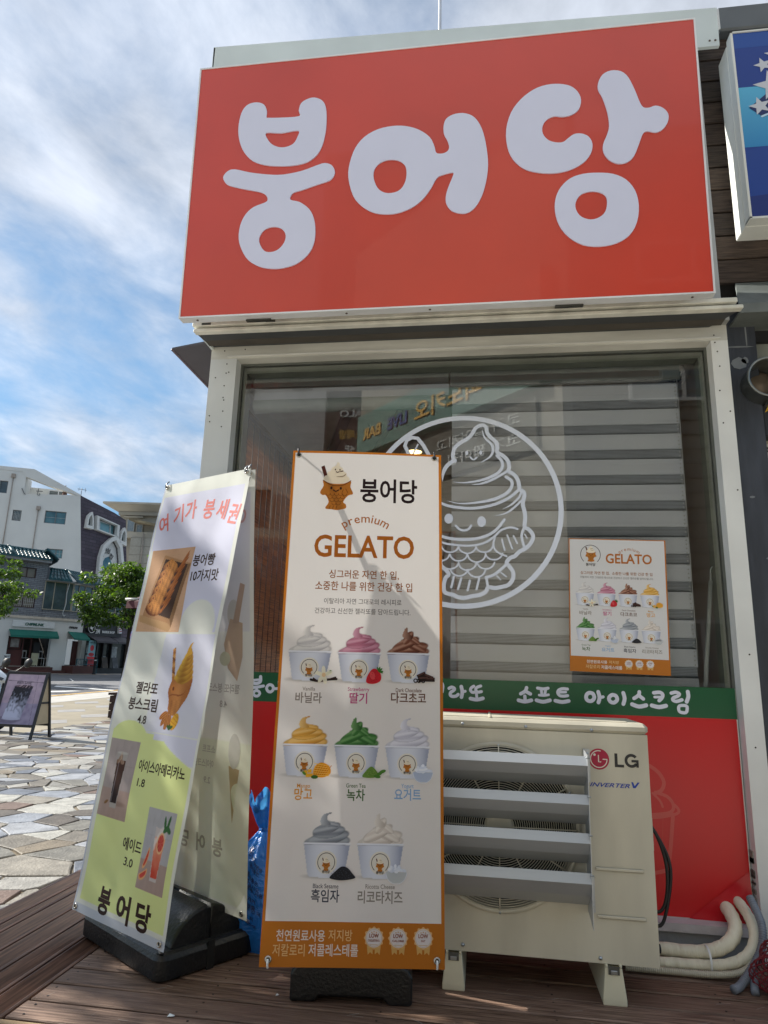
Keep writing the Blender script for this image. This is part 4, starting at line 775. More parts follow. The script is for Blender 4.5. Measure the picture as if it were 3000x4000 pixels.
# louvre deflector
al = mat('aluminium_blade', '#b4b8bc', .4, metal=.5, var=.06, scale=3, stretch=(.3, 1, 3))
lv = thing('air_guide', 'aluminium air guide with four slanted blades screwed onto the air conditioner', 'air guide', (.12, 2.75, .3))
for k, (zt, zl, zb_, yb) in enumerate(((.845, .814, .717, 2.797), (.711, .680, .582, 2.797), (.580, .549, .447, 2.797), (.448, .416, .308, 2.797))):
    zb_ += .013
    P = [(2.714, zt), (2.6985, zl), (2.732, (zl*.5+zb_*.5)), (yb, zb_), (yb+.004, zb_+.001), (2.736, zl*.5+zb_*.5+.001), (2.7025, zl), (2.718, zt)]
    MB().prism(P, 'x', -.222, .386).build('louvre_blade', al, lv)
for x in (-.226, .386):
    MB().prism([(2.697, .850), (2.812, .862), (2.812, .296), (2.700, .268), (2.697, .44), (2.7, .30)][:4], 'x', x, x+.0025).build('end_plate', al, lv)
    sgn_ = 1 if x > 0 else -1
    for z0, z1 in ((.74, .862), (.292, .415)): MB().box((x, 2.8115, z0), (x+sgn_*.026, 2.814, z1)).build('mounting_tab', al, lv)
sw_ = MB()
for x, z in ((.402, .845), (.402, .315), (-.24, .845), (-.24, .315)): sw_.lathe((x, 2.811, z), [(1e-4, -.003), (.005, -.001), (.006, .001)], 8, 'y')
for z in (.842, .708, .577, .445): sw_.tube([(.380, 2.696, z), (.394, 2.696, z-.001)], .0026, 6)
sw_.build('screws', mat('screw_steel', '#a9adb0', .3, metal=.9), lv, kind='stuff')
# feet
ft = mat('foot_plastic', '#cfcab2', .5, var=.04)
for x in (-.147, .425):
    mb = MB(); V = []
    for z, g_ in ((0, 0), (.02, 0), (.118, .012)):
        V += [(x+g_, 2.80+g_*.6, z), (x+.083-g_, 2.80+g_*.6, z), (x+.083-g_, 3.15, z), (x+g_, 3.15, z)]
    mb.add(V, [(3, 2, 1, 0)]+[(a+k, (a+1) % 4+k, (a+1) % 4+k+4, a+k+4) for k in (0, 4) for a in range(4)]+[(8, 9, 10, 11)])
    mb.box((x+.012, 2.806, .118), (x+.022, 3.14, .130)).box((x+.061, 2.806, .118), (x+.071, 3.14, .130))
    f_ = mb.build('foot', ft, ac); bevel(f_, .004)
    MB().box((x+.022, 2.802, .098), (x+.061, 2.8065, .124)).build('foot_slot', mat('slot_dark', '#4b4a45', .6), f_)
    MB().box((x+.03, 2.7995, .100), (x+.053, 2.803, .112), .001).build('bolt', MATS['screw_steel'], f_)
# pressed ribs, screws
for z in (.443, .283): MB().box((.418, AY0-.006, z-.008), (.59, AY0, z+.004), .004).build('pressed_rib', bei, body)
sw_ = MB()
for x, z in ((-.075, .937), (.172, .935), (.422, .932), (-.25, .937), (-.072, .149), (.423, .144), (FC[0], .862), (.332, .699), (.29, .38), (FC[0], .268), (-.20, .699)):
    sw_.lathe((x, AY0-.005, z), [(1e-4, -.003), (.0058, -.001), (.0075, .004)], 10, 'y')
sw_.build('screws', MATS['screw_steel'], ac, kind='stuff')
# badges
cv = Canvas(Fr((0, AY0-.0006, 0)), step=.0003)
cv.ell(.4455, .8265, .0385, .0385, '#a3123a', 0, 40)
wl = '#d8d2c6'
cv.ring(.4455, .8265, .0305, .0035, wl, 1, 40, R(75), R(360)); cv.stroke([(.476, .8265), (.461, .8265)], .0035, wl, 2, smooth=0)
cv.stroke([(.4445, .840), (.4445, .8165), (.4525, .8165)], .0038, wl, 2, smooth=0); cv.ell(.430, .842, .0046, .0046, wl, 2)
def blk(P): cv.poly(P, '#2a2a2c', 1)
blk([(.504, .850), (.515, .850), (.515, .810), (.538, .810), (.538, .800), (.504, .800)])
cv.ring(.566, .8255, .020, .0105, '#2a2a2c', 1, 40, R(38), R(330)); blk([(.566, .829), (.592, .829), (.592, .802), (.583, .802), (.583, .820), (.566, .820)])
cv.fit('INVERTER', .408, .556, .727, .021, '#1d3f9c', 1, .018, .35)
cv.poly([(.561, .749), (.568, .749), (.573, .735), (.584, .749), (.592, .749), (.576, .728), (.567, .728)], '#1d3f9c', 1)
cv.build('badge', printmat('badge_print', .4), ac, kind='stuff')
# valves and cable on its right side
blkr = mat('black_rubber', '#17181a', .45)
for z in (.335, .265, .20): MB().cyl((AX1, 3.0, z), .016, .03, 10, 'x').build('valve', mat('valve_brown', '#3c3431', .5), ac)
MB().lathe((AX1, 2.95, .145), [(1e-4, .035), (.016, .034), (.018, .0)], 12, 'x').build('valve', blkr, ac)
MB().box((AX1, 2.86, .50), (AX1+.012, 3.05, .62), .004).build('cover', bei, ac)
for dz_, dx in ((0, 0), (.012, .012)):
    MB().tube(crom([(AX1, 2.98, .60+dz_), (AX1+.045, 2.98, .545), (AX1+.075+dx, 2.98, .46), (AX1+.082+dx, 2.98, .38), (AX1+.070, 2.98, .30-dz_*3), (AX1+.045, 2.98, .262-dz_*4), (AX1, 2.98, .27-dz_*4)], 5), .0065, 8).build('cable', blkr, ac)
# pipes
ins = mat('pipe_wrap', '#ddd8c2', .6, var=.1, scale=12, bump=.9, bscale=45, stretch=(1, .3, .3))
mb = MB()
P = crom([(.55, 3.22, .062), (.72, 3.20, .060), (.86, 3.19, .062), (.95, 3.19, .085), (1.005, 3.21, .12), (1.03, 3.25, .155), (1.035, 3.32, .18), (1.035, 3.42, .19)], 6); mb.tube(P, [.027+.0012*math.sin(i*1.9) for i in range(len(P))], 14)
mb.build('insulated_pipe', ins, None, label='thick cream wrapped pipe curving up to the red panel corner, nearest the wall', category='pipe', at=(.86, 3.19, .03), group='wrapped pipes behind the air conditioner')
P = crom([(.55, 3.15, .030), (.75, 3.14, .032), (.93, 3.14, .040), (1.03, 3.15, .075), (1.078, 3.18, .13), (1.088, 3.24, .18), (1.085, 3.33, .21), (1.085, 3.42, .215)], 6)
MB().tube(P, [.021+.001*math.sin(i*2.3) for i in range(len(P))], 14).build('insulated_pipe', ins, None, label='thinner cream wrapped pipe running along the deck in front of the other wrapped pipe', category='pipe', at=(.93, 3.14, .01), group='wrapped pipes behind the air conditioner')
def corr(P, r, m, label, at, pitch=.0075, name='corrugated_hose'):
    P = crom(P, 12); b = MB(); L = [0]
    for i in range(1, len(P)): L.append(L[-1]+math.dist(P[i], P[i-1]))
    n = int(L[-1]/pitch)*4; Q = []; rr_ = []
    for i in range(n+1):
        s_ = L[-1]*i/n; j = max(k for k in range(len(L)) if L[k] <= s_+1e-9); j = min(j, len(L)-2); t = (s_-L[j])/(L[j+1]-L[j]); Q.append(tuple(P[j][q]*(1-t)+P[j+1][q]*t for q in range(3))); rr_.append(r*(1 if i % 4 in (0, 1) else .80))
    b.tube(Q, rr_, 10); return b.build(name, m, None, label=label, category='hose', at=at)
corr([(.56, 3.10, .018), (.72, 3.10, .018), (.9, 3.10, .020), (1.0, 3.11, .035), (1.06, 3.14, .07)], .0135, mat('hose_cream', '#c4c0ae', .5), 'cream corrugated hose lying on the deck along the wrapped pipes', (.9, 3.10, .005))
gh = mat('hose_grey', '#7c838e', .5)
corr([(.925, 2.99, .016), (.96, 3.02, .02), (1.02, 3.07, .06), (1.08, 3.12, .12), (1.105, 3.17, .19), (1.10, 3.26, .26)], .016, gh, 'grey corrugated hose rising past the net bag to the booth corner', (.925, 2.99, 0), .009)
corr([(1.00, 2.99, .010), (1.012, 3.03, .025), (1.03, 3.08, .05)], .015, gh, 'short grey corrugated hose end beside the red net bag', (1.0, 2.99, 0), .009)
tz = mat('cable_tie_white', '#d9dcdc', .5)
mb = MB(); mb.lathe((0, 0, 0), [(.034, 0), (.036, .004), (.034, .008)], 16, 'x'); 
MB(Fr((.885, 3.165, .045))).lathe((0, 0, 0), [(.052, 0), (.054, .004), (.052, .008)], 16, 'x').build('cable_tie', tz, None, label='white cable tie wrapped round the pipes by the deck', category='cable tie', at=(.885, 3.165, .045))
# red net bag
nm = mat('red_net', '#7a1420', .5)
nb_ = MB(); NC = Vector((1.175, 2.98, .085))
def npt(a, b):
    r_ = 1+.16*math.sin(3*a+2*b)+.10*math.sin(7*a-3*b); return (NC.x+.155*r_*math.cos(b)*math.cos(a), NC.y+.11*r_*math.cos(b)*math.sin(a), max(.004, NC.z+.105*r_*math.sin(b)))
for k in range(40):
    for sg in (-1, 1):
        P = [npt(2*math.pi*k/40+sg*t*1.5+.06*math.sin(t*9+k), -1.25+2.5*t) for t in np.linspace(0, 1, 18)]; nb_.tube(P, .0022, 4, False)
for k in range(14):
    P = [tuple(NC+(Vector(npt(2*math.pi*k/14+t*2.2, -1.0+2.1*t))-NC)*(.62+.12*math.sin(k+t*7))) for t in np.linspace(0, 1, 14)]; nb_.tube(P, .0022, 4, False)
nn = thing('net_bag', 'crumpled dark red net bag on the deck at the bottom right corner', 'net bag', (1.175, 2.98, 0))
nb_.build('netting', nm, nn)
P = [npt(2*math.pi*k/24, .9+.2*math.sin(k)) for k in range(25)]; MB().tube(P, .004, 6, False).build('drawstring', nm, nn)
# ------------------------------------------------------------------ printed art
def soft_serve(cv, cu, vb, w, cols, style, layer, bgc):   # a paper cup of soft serve; cu centre, vb bottom, w rim width
    nx, ny = 74, 92; u0, u1, v0, v1 = cu-w*.53, cu+w*.53, vb-w*.08, vb+w*1.30
    X, Y = XY(nx, ny); x = (X-.5)*1.06; al = np.zeros(X.shape); y = Y*1.38-.08       # in rim widths, cup bottom at 0
    im = base(X, bgc); dark, mid, light = (L3(c) for c in cols)
    sh, _, _ = shp(x, y, -.08, .03, .36, .045, 0, .6); im *= (1-.28*sh[..., None]); al = np.maximum(al, sh)
    # swirl, three folds and a tip
    def fold(cx, cy, rx, ry, ang, fr, ph):
        m, a, b = shp(x, y, cx, cy, rx, ry, ang, .07)
        g = .5+.5*np.sin(b*fr+a*1.6+ph); s = np.clip(.55+.35*g-.35*np.clip(-b, 0, 1)-.22*np.clip(a, 0, 1)**2, 0, 1)[..., None]
        c = np.where(s < .5, dark*(1-s*2)+mid*s*2, mid*(2-s*2)+light*(s*2-1))
        edge = np.clip((1-np.sqrt(a*a+b*b))*7, 0, 1)[..., None]; put(im, m, c*(.72+.28*edge)); np.maximum(al, m, out=al)
    fold(.0, .66, .465, .135, R(4), 4, .4); fold(.02, .73, .43, .13, R(12), 5, 1.4)
    if style == 'b':
        fold(.12, .80, .30, .09, R(-22), 6, 2.2); fold(-.06, .83, .33, .11, R(26), 6, 2.6); fold(.10, .93, .19, .07, R(-30), 7, 1); fold(.0, .97, .17, .085, R(55), 5, 1); fold(-.05, 1.07, .10, .035, R(105), 5, 1)
        P = [(-.12, .98), (-.10, 1.12), (-.03, 1.20), (.0, 1.08), (.10, .98), (.02, .93)]
    else:
        fold(.03, .84, .33, .115, R(9), 6, .2); fold(-.02, .90, .29, .10, R(16), 6, 1.8); fold(.06, .985, .19, .055, R(-6), 6, .6)
        P = [(-.14, .99), (-.15, 1.07), (-.10, 1.15), (-.01, 1.19), (.08, 1.19), (.0, 1.15), (-.02, 1.08), (.02, 1.03), (.06, .98), (-.04, .95)]
    m = pmask(x, y, crom(P, 4, True)); s = np.clip((x+.15)/.22, 0, 1)[..., None]; put(im, m, light*(1-s)+dark*s*.6+mid*s*.4); al = np.maximum(al, m)
    # cup
    P = [(-.46, .60), (.46, .60), (.365, .06), (.33, .025), (.0, .0), (-.33, .025), (-.365, .06)]; m = pmask(x, y, P)
    s = np.clip(np.abs(x+.05)/.46, 0, 1)[..., None]**2.2; put(im, m, L3('#dfe3ee')*(1-s)+L3('#a5acc2')*s); al = np.maximum(al, m)
    m, a, b = shp(x, y, 0, .625, .49, .028, 0, .1); al = np.maximum(al, m); put(im, m*(y < .64), L3('#e8ebf4')); m, a, b = shp(x, y, 0, .60, .47, .01, 0, .3); put(im, m*.6, L3('#a9afc2'))
    cv.raster(u0, v0, u1, v1, im, layer, al)
    return (u0, v0, u1, v1)
def mini_logo(cv, cu, cv_, r, L):
    cv.ell(cu, cv_, r*1.25, r*1.25, '#e9e3d8', L, 28); cv.ring(cu, cv_, r, r*.07, '#3a2a26', L+1, 32, R(-50), R(230))
    mascotless(cv, cu, cv_-r*.15, r*1.5, L+2, False); cv.text('붕어당', cu, cv_-r*1.12, r*.34, '#2d2220', L+4, off=.02)
def mascotless(cv, cu, cv_, h, L, fine=True):              # the shop's emblem: soft serve in a fish-shaped cone
    def q(P): return [(cu+x*.82*h, cv_+y*h) for x, y in P]
    br, cr, dk_ = '#c07a2c', '#f1e6d0', '#3a211a'; lw = h*.022
    straw = q([(-.40, .40), (-.32, .43), (-.20, .13), (-.28, .10)]); cv.poly(straw, '#5b2c22', L)
    body = crom([(-.34, .10), (-.32, .0), (-.40, -.14), (-.33, -.20), (-.26, -.20), (-.18, -.34), (-.26, -.47), (-.10, -.49), (.02, -.505), (.12, -.49), (.24, -.46), (.23, -.38), (.17, -.33), (.28, -.20), (.40, -.16), (.33, -.02), (.34, .10), (.18, .055), (0, .04), (-.18, .055)], 3, True)
    cv.poly(q(body), br, L+1)
    if fine:
        for i in range(4):
            for j in range(5-i % 2):
                x = -.2+.1*j+.05*(i % 2); y = -.16-.065*i
                if abs(x) < .26-.045*i: cv.ring(cu+x*.82*h, cv_+y*h, .044*h, lw*.5, '#8f5418', L+2, 8, R(180), R(360))
        for x in (-.14, -.06, .02): cv.stroke(q([(x, -.42), (x-.02, -.48)]), lw*.6, '#8f5418', L+2, smooth=0)
        cv.stroke(q([(.22, -.06), (.27, -.14)]), lw*.6, '#8f5418', L+2, smooth=0); cv.stroke(q([(.16, -.08), (.13, -.16), (.18, -.22)]), lw*.6, '#8f5418', L+2)
    cream = crom([(-.33, .12), (-.30, .20), (-.25, .22), (-.24, .28), (-.16, .32), (-.14, .38), (-.04, .43), (-.01, .50), (.05, .48), (.05, .42), (.13, .37), (.15, .31), (.22, .27), (.23, .21), (.29, .18), (.29, .10), (.15, .055), (0, .04), (-.18, .06)], 3, True)
    cv.poly(q(cream), cr, L+3)
    cv.stroke(q(body+[body[0]]), lw, dk_, L+4, smooth=0); cv.stroke(q(cream+[cream[0]]), lw, dk_, L+5, smooth=0)
    cv.stroke(q([(.04, .29), (.12, .31), (.15, .31)]), lw, dk_, L+5, 2); cv.stroke(q([(-.02, .19), (.14, .20), (.22, .26)]), lw, '#a08f78', L+5, 2)
    cv.stroke(q([(-.335, .11), (-.15, .02), (0, .0), (.17, .02), (.335, .11)]), lw*.8, '#8a4f1c', L+5)
    for x, y, s in ((-.13, -.05, 1), (.10, -.055, 1), (-.05, .34, .6), (.06, .335, .6)): cv.ell(cu+x*.82*h, cv_+y*h, .022*h*s, .03*h*s, dk_, L+6, 10)
    cv.stroke(q([(-.08, -.09), (-.02, -.12), (.05, -.09)]), lw, dk_, L+6); cv.stroke(q([(-.03, .295), (.005, .28), (.04, .295)]), lw*.8, dk_, L+6)
def extra(cv, kind, u, v, w, L):                # the small ingredient beside each cup; u,v centre, w size
    if kind == 'vanilla':
        cv.stroke([(u-w*.75, v-w*.28), (u-w*.3, v-w*.36), (u+w*.1, v-w*.28), (u+w*.75, v-w*.22)], w*.13, '#2a1c18', L); cv.stroke([(u-w*.6, v-w*.2), (u-w*.2, v-w*.38), (u+w*.7, v-w*.12)], w*.08, '#3a2620', L+1)
        cv.ell(u+w*.30, v+w*.12, w*.2, w*.08, '#6f9448', L+2, 12, R(50))
        for a in (95, 165, 235, 285, 20): cv.ell(u+math.cos(R(a))*w*.26, v+math.sin(R(a))*w*.26, w*.27, w*.12, '#efe9d2', L+3, 14, R(a))
        cv.ell(u, v, w*.12, w*.13, '#e8c9a0', L+4, 12)
    elif kind == 'straw':
        X, Y = XY(30, 30); im = base(X, '#e4e0dd'); cv.poly(crom([(u-w*.42, v-w*.35), (u-w*.38, v+w*.02), (u-w*.1, v+w*.42), (u+w*.2, v+w*.40), (u+w*.42, v+w*.1), (u+w*.38, v-w*.25), (u, v-w*.42)], 4, True), '#c8202e', L)
        cv.ell(u-w*.08, v+w*.05, w*.16, w*.24, '#dc4a50', L+1, 14, R(20))
        for i in range(12): a = i*2.4; r_ = w*.09*math.sqrt(i+1); cv.ell(u-w*.02+r_*math.cos(a), v-w*.05+r_*math.sin(a), w*.016, w*.022, '#7d0f1c', L+2, 6)
        for a in (40, 75, 110, 0, -20): cv.ell(u+w*.28+math.cos(R(a))*w*.12, v+w*.30+math.sin(R(a))*w*.12, w*.16, w*.05, '#3f7a2f', L+3, 10, R(a))
    elif kind == 'choc':
        for x, y, a, s in ((-.1, .1, 25, 1), (.3, .0, -20, 1.1), (.02, -.12, 5, 1.2), (.42, -.14, 0, 1)):
            c, d = math.cos(R(a)), math.sin(R(a)); P = [(-.26, -.12), (.26, -.12), (.26, .12), (-.26, .12)]; cv.poly([(u+w*(x+(p*c-q*d)*s), v+w*(y+(p*d+q*c)*s)) for p, q in P], '#2c1a17', L); cv.poly([(u+w*(x+(p*c-q*d)*s), v+w*(y+(p*d+q*c)*s)) for p, q in [(-.22, .02), (.22, .02), (.22, .10), (-.22, .10)]], '#5c3c36', L+1)
        for x in (-.45, -.25, .0): cv.ring(u+w*x, v-w*.22, w*.10, w*.06, '#1c100e', L+2, 12)
    elif kind == 'mango':
        cv.poly(crom([(u-w*.15, v-w*.25), (u-w*.12, v+w*.15), (u+w*.2, v+w*.36), (u+w*.6, v+w*.2), (u+w*.68, v-w*.15), (u+w*.3, v-w*.34)], 4, True), '#eea51e', L)
        for i in range(-2, 4):
            cv.stroke([(u+w*(.1*i+.05), v-w*.26), (u+w*(.14*i+.3), v+w*.22)], w*.03, '#c87612', L+1, smooth=0); cv.stroke([(u-w*.12, v+w*(.11*i-.02)), (u+w*.62, v+w*(.09*i-.08))], w*.03, '#f8cf62', L+2, smooth=0)
        for x, y in ((-.55, -.1), (-.35, -.05), (-.45, -.25), (-.28, -.24)): cv.rect(u+w*(x-.09), v+w*(y-.08), u+w*(x+.09), v+w*(y+.08), '#f3b733', L+1)
        cv.ell(u-w*.1, v-w*.32, w*.18, w*.09, '#3c6b28', L+3, 10); cv.ell(u-w*.62, v-w*.16, w*.12, w*.06, '#5f9238', L+3, 10, R(-40))
    elif kind == 'tea':
        cv.poly(crom([(u-w*.5, v-w*.3), (u-w*.35, v-w*.02), (u-w*.05, v+w*.25), (u+w*.2, v+w*.12), (u+w*.4, v-w*.2), (u+w*.1, v-w*.34)], 4, True), '#6b8f3a', L)
        for i in range(30): a = i*2.4; r_ = w*.05*math.sqrt(i); cv.ell(u-w*.04+r_*math.cos(a)*1.3, v-w*.08+r_*math.sin(a)*.6, w*.02, w*.015, ('#8fb258', '#4c7028')[i % 2], L+1, 5)
        for x, y, a in ((.45, -.12, 30), (.32, -.26, -10), (.62, .0, 20)): cv.ell(u+w*x, v+w*y, w*.2, w*.09, '#4d7f2c', L+2, 12, R(a))
    elif kind in ('yog', 'ric'):
        cv.poly([(u-w*.5, v+w*.0), (u+w*.5, v+w*.0), (u+w*.36, v-w*.38), (u+w*.2, v-w*.46), (u-w*.2, v-w*.46), (u-w*.36, v-w*.38)], '#b9c4da' if kind == 'yog' else '#c2c6c8', L); cv.ring(u, v+w*.0, w*.5, w*.025, '#e8edf6', L+1, 20, R(180), R(360))
        for i in range(16): a = i*2.4; r_ = w*.11*math.sqrt(i); cv.ell(u+r_*math.cos(a), v+w*.02+abs(r_*math.sin(a))*.55, w*.10, w*.07, ('#f0f2f8', '#d9deea', '#e6eaf2')[i % 3], L+2, 8, a)
        if kind == 'yog':
            for i, r_ in enumerate((.34, .25, .16, .08)): cv.ell(u, v+w*(.05+.09*i), w*r_, w*.07, ('#dfe4f0', '#f2f4fa')[i % 2], L+3+i, 12, R(8))
    elif kind == 'sesame':
        cv.poly(crom([(u-w*.6, v-w*.28), (u-w*.35, v-w*.02), (u-w*.05, v+w*.2), (u+w*.25, v+w*.15), (u+w*.5, v-w*.1), (u+w*.62, v-w*.28), (u+w*.1, v-w*.38), (u-w*.3, v-w*.37)], 4, True), '#26272f', L)
        for i in range(60): a = i*2.4; r_ = w*.062*math.sqrt(i); cv.ell(u+r_*math.cos(a)*1.1, v-w*.12+r_*math.sin(a)*.42, w*.022, w*.012, ('#4b4e5c', '#14151a')[i % 2], L+1, 5, a)
VAN = ('#9c9aa0', '#d3d1d2', '#e9e7e4'); STR = ('#8e3f5c', '#c07a92', '#e0b0c4'); CHO = ('#2e150e', '#7e4a38', '#c49a84'); MAN = ('#b0701c', '#e0ab4a', '#f0cf8a')
TEA = ('#173f1c', '#3f7a3a', '#7fae70'); YOG = ('#a2a1b4', '#d0d0de', '#ebebf4'); SES = ('#565b66', '#8f959f', '#c0c5cc'); RIC = ('#a89c92', '#dcd3cb', '#f0ebe4')
FL = [('vanilla', VAN, 'a', 'Vanilla', '바닐라', '#8d837c'), ('straw', STR, 'a', 'Strawberry', '딸기', '#bf4d86'), ('choc', CHO, 'b', 'Dark Chocolate', '다크초코', '#6b4534'), ('mango', MAN, 'a', 'Mango', '망고', '#dd9c35'),
      ('tea', TEA, 'b', 'Green Tea', '녹차', '#41672f'), ('yog', YOG, 'a', 'Yogurt', '요거트', '#86add6'), ('sesame', SES, 'a', 'Black Sesame', '흑임자', '#474a58'), ('ric', RIC, 'b', 'Ricotta Cheese', '리코타치즈', '#8f8880')]
ORC = '#b5691f'; ORB = '#bd711f'; PAP = '#e6e2df'
def badges(cv, pts, r, L):
    for (u, v), tt in zip(pts, ('CHOLESTEROL', 'CALORIE', 'FAT')):
        for sg in (-1, 1): cv.poly([(u+sg*r*.1, v-r*.7), (u+sg*r*.75, v-r*.6), (u+sg*r*.62, v-r*1.55), (u+sg*r*.38, v-r*1.3), (u+sg*r*.12, v-r*1.5)], '#d9b26a', L)
        cv.poly([(u+r*(1+.07*math.cos(12*a))*math.cos(a), v+r*(1+.07*math.cos(12*a))*math.sin(a)) for a in np.linspace(0, 2*math.pi, 97)[:-1]], '#e2bd80', L+1)
        cv.ell(u, v, r*.88, r*.88, '#e4e2e8', L+2, 30); cv.ring(u, v, r*.80, r*.03, '#c9b08c', L+3, 30)
        for k in (-1, 0, 1): cv.ell(u+k*r*.24, v+r*(.58-.06*abs(k)), r*.07, r*.07, '#c9a069', L+3, 5)
        cv.text('LOW', u, v+r*.05, r*.52, '#8a4320', L+4, off=.02, sx=.85); cv.fit(tt, u-r*.62 if tt != 'FAT' else u-r*.22, u+r*.62 if tt != 'FAT' else u+r*.22, v-r*.32, r*.27, '#8a4320', L+4, off=.02)
        cv.stroke([(u-r*.4, v-r*.62), (u+r*.4, v-r*.62)], r*.05, '#d0b68c', L+3, smooth=0)
def arch(cv, s, cu, cvv, rad, a0, a1, h, col, L, off=.01, rots=1):
    ws = []
    for ch in s: V, F = txt(ch, off); ws.append((V[:, 0].max()-V[:, 0].min())+.16)
    tot = sum(ws); acc = 0
    for ch, w_ in zip(s, ws):
        a = a0+(a1-a0)*(acc+w_/2)/tot; acc += w_; cv.text(ch, cu+rad*math.sin(a), cvv+rad*math.cos(a), h, col, L, off=off, rot=-a*rots)
# ------------------------------------------------------------------ orange banner stand
ban = printmat('banner_cloth', .55, trans=.46, wave=.65, wscale=2.0, spec=.3)
ob = thing('banner_stand', 'gelato menu banner with an orange border, standing in front of the air conditioner', 'banner', (-.45, 2.64, 0))
bo = Vector((-.711, 2.353, .196)); bx = Vector((.986, .1668, .0067)).normalized(); bz = Vector((-.0212, .0857, .9961)); bz = (bz-bx*bz.dot(bx)).normalized(); by = bz.cross(bx)
BF = Fr(bo, bx, by, bz); BW, BH = .5994, 1.80
cv = Canvas(BF, .0005); cv.bend = lambda u, v: .004*math.sin(v*2.6+.4)*math.sin(u*5.2)+.0022*math.sin(v*9+u*6)
cv.grid(.010, .130, BW-.011, BH-.009, 30, 84, PAP, 0); cv.grid(0, 0, BW, .130, 30, 8, ORB, 0); cv.grid(0, BH-.009, BW, BH, 30, 1, ORB, 0); cv.grid(0, .130, .010, BH-.009, 2, 84, ORB, 0); cv.grid(BW-.011, .130, BW, BH-.009, 2, 84, ORB, 0)
L = 1
mascotless(cv, .182, 1.652, .20, L); 
cv.fit('붕어당', .276, .502, 1.596, .106, '#2c1c1e', L, off=.022)
arch(cv, 'premium', .300, 1.355, .148, R(-35), R(35), .050, ORC, L, off=.006)
cv.fit('GELATO', .105, .491, 1.364, .122, ORC, L, off=.02)
cv.fit('싱그러운 자연 한 입,', .167, .434, 1.282, .036, '#9c5a22', L, off=.012); cv.fit('소중한 나를 위한 건강 한 입', .117, .485, 1.235, .038, '#9c5a22', L, off=.012)
cv.fit('이탈리아 자연 그대로의 레시피로', .153, .445, 1.182, .024, '#5c5656', L, off=.002); cv.fit('건강하고 신선한 젤라또를 담아드립니다.', .120, .479, 1.145, .024, '#5c5656', L, off=.002)
CP = [(.110, .897, 0), (.292, .895, 1), (.472, .897, 2), (.111, .573, 3), (.292, .572, 4), (.472, .572, 5), (.202, .258, 6), (.383, .258, 7)]
for u, v, k in CP:
    ex, cols, stl, en, ko, tc_ = FL[k]; soft_serve(cv, u, v, .168, cols, stl, L, PAP); mini_logo(cv, u, v+.048, .0285, L+1)
    extra(cv, ex, u+(.055 if ex not in ('mango',) else .045), v+.022, .062 if ex not in ('mango', 'sesame', 'yog', 'ric') else .07, L+8)
for en, ko, c, a, b, ve, ka, kb_, vk in (('Vanilla', '바닐라', '#8d837c', .090, .136, .863, .066, .161, .823), ('Strawberry', '딸기', '#bf4d86', .254, .332, .865, .261, .325, .825), ('Dark Chocolate', '다크초코', '#6b4534', .428, .522, .865, .411, .538, .829),
        ('Mango', '망고', '#dd9c35', .090, .135, .537, .082, .144, .501), ('Green Tea', '녹차', '#41672f', .260, .328, .540, .263, .326, .501), ('Yogurt', '요거트', '#86add6', .452, .495, .542, .428, .521, .505),
        ('Black Sesame', '흑임자', '#474a58', .161, .246, .228, .156, .250, .190), ('Ricotta Cheese', '리코타치즈', '#8f8880', .336, .434, .229, .311, .460, .189)):
    cv.fit(en, a, b, ve, .019, c, L, off=.006); cv.fit(ko, ka, kb_, vk, .041, c, L, off=.016)
cv.fit('천연원료사용', .049, .208, .076, .036, '#eae6e2', L, off=.014); cv.fit('저지방', .219, .297, .078, .036, '#e8c990', L, off=.006)
cv.fit('저칼로리', .040, .144, .034, .038, '#e8c990', L, off=.006); cv.fit('저콜레스테롤', .156, .317, .035, .038, '#eae6e2', L, off=.014)
badges(cv, ((.368, .086), (.447, .086), (.529, .087)), .031, L)
cv.build('banner_sheet', ban, ob)
steel = mat('grommet_steel', '#a09c94', .25, metal=.9); spr = mat('spring_steel', '#8d9092', .3, metal=.85); blk = mat('black_plastic', '#121315', .38, var=.15, scale=12, bump=.25, bscale=90)
def grommet(fr, u, v, par, hook=True, tag=''):
    MB(Fr(fr(u, -.003, v), fr.x, fr.y, fr.z)).lathe((0, 0, 0), [(.0055, .001), (.0062, -.0022), (.0095, -.0022), (.0115, .001)], 18, 'y').build('grommet', steel, par)
    MB(Fr(fr(u, -.0032, v), fr.x, fr.y, fr.z)).lathe((0, 0, 0), [(1e-4, 0), (.0056, 0)], 12, 'y').build('grommet_hole', mat('hole_black', '#151515', .9), par)
for u, v, up in ((.024, 1.781, 1), (.571, 1.783, 1), (.028, .022, -1), (.574, .024, -1)):
    grommet(BF, u, v, ob)
    if up > 0: MB(BF).tube(crom([(u, .035, v+.004), (u, .008, v+.006), (u, -.012, v+.001), (u, -.016, v+.006), (u-.002*up, -.014, v+.022)], 4), .0038, 8).build('hook', blk, ob)
    else: MB(BF).tube(crom([(u, -.010, v+.004), (u, -.012, v-.008), (u, -.004, v-.022), (u, .02, v-.024)], 4), .0034, 8).build('hook', mat('cord_white', '#c8cccc', .5), ob)
hub = BF(.29, .14, .78); 
MB().tube([Vector((-.445, 2.80, .09)), hub], .011, 10).build('pole', blk, ob); MB(Fr(hub, bx, by, bz)).box((-.03, -.02, -.04), (.03, .02, .04), .006).build('hub', blk, ob)
for u, v in ((.024, 1.79), (.571, 1.79), (.028, .03), (.574, .03)): MB().tube([hub, BF(u, .03, v)], .0062, 6).build('arm', blk, ob)
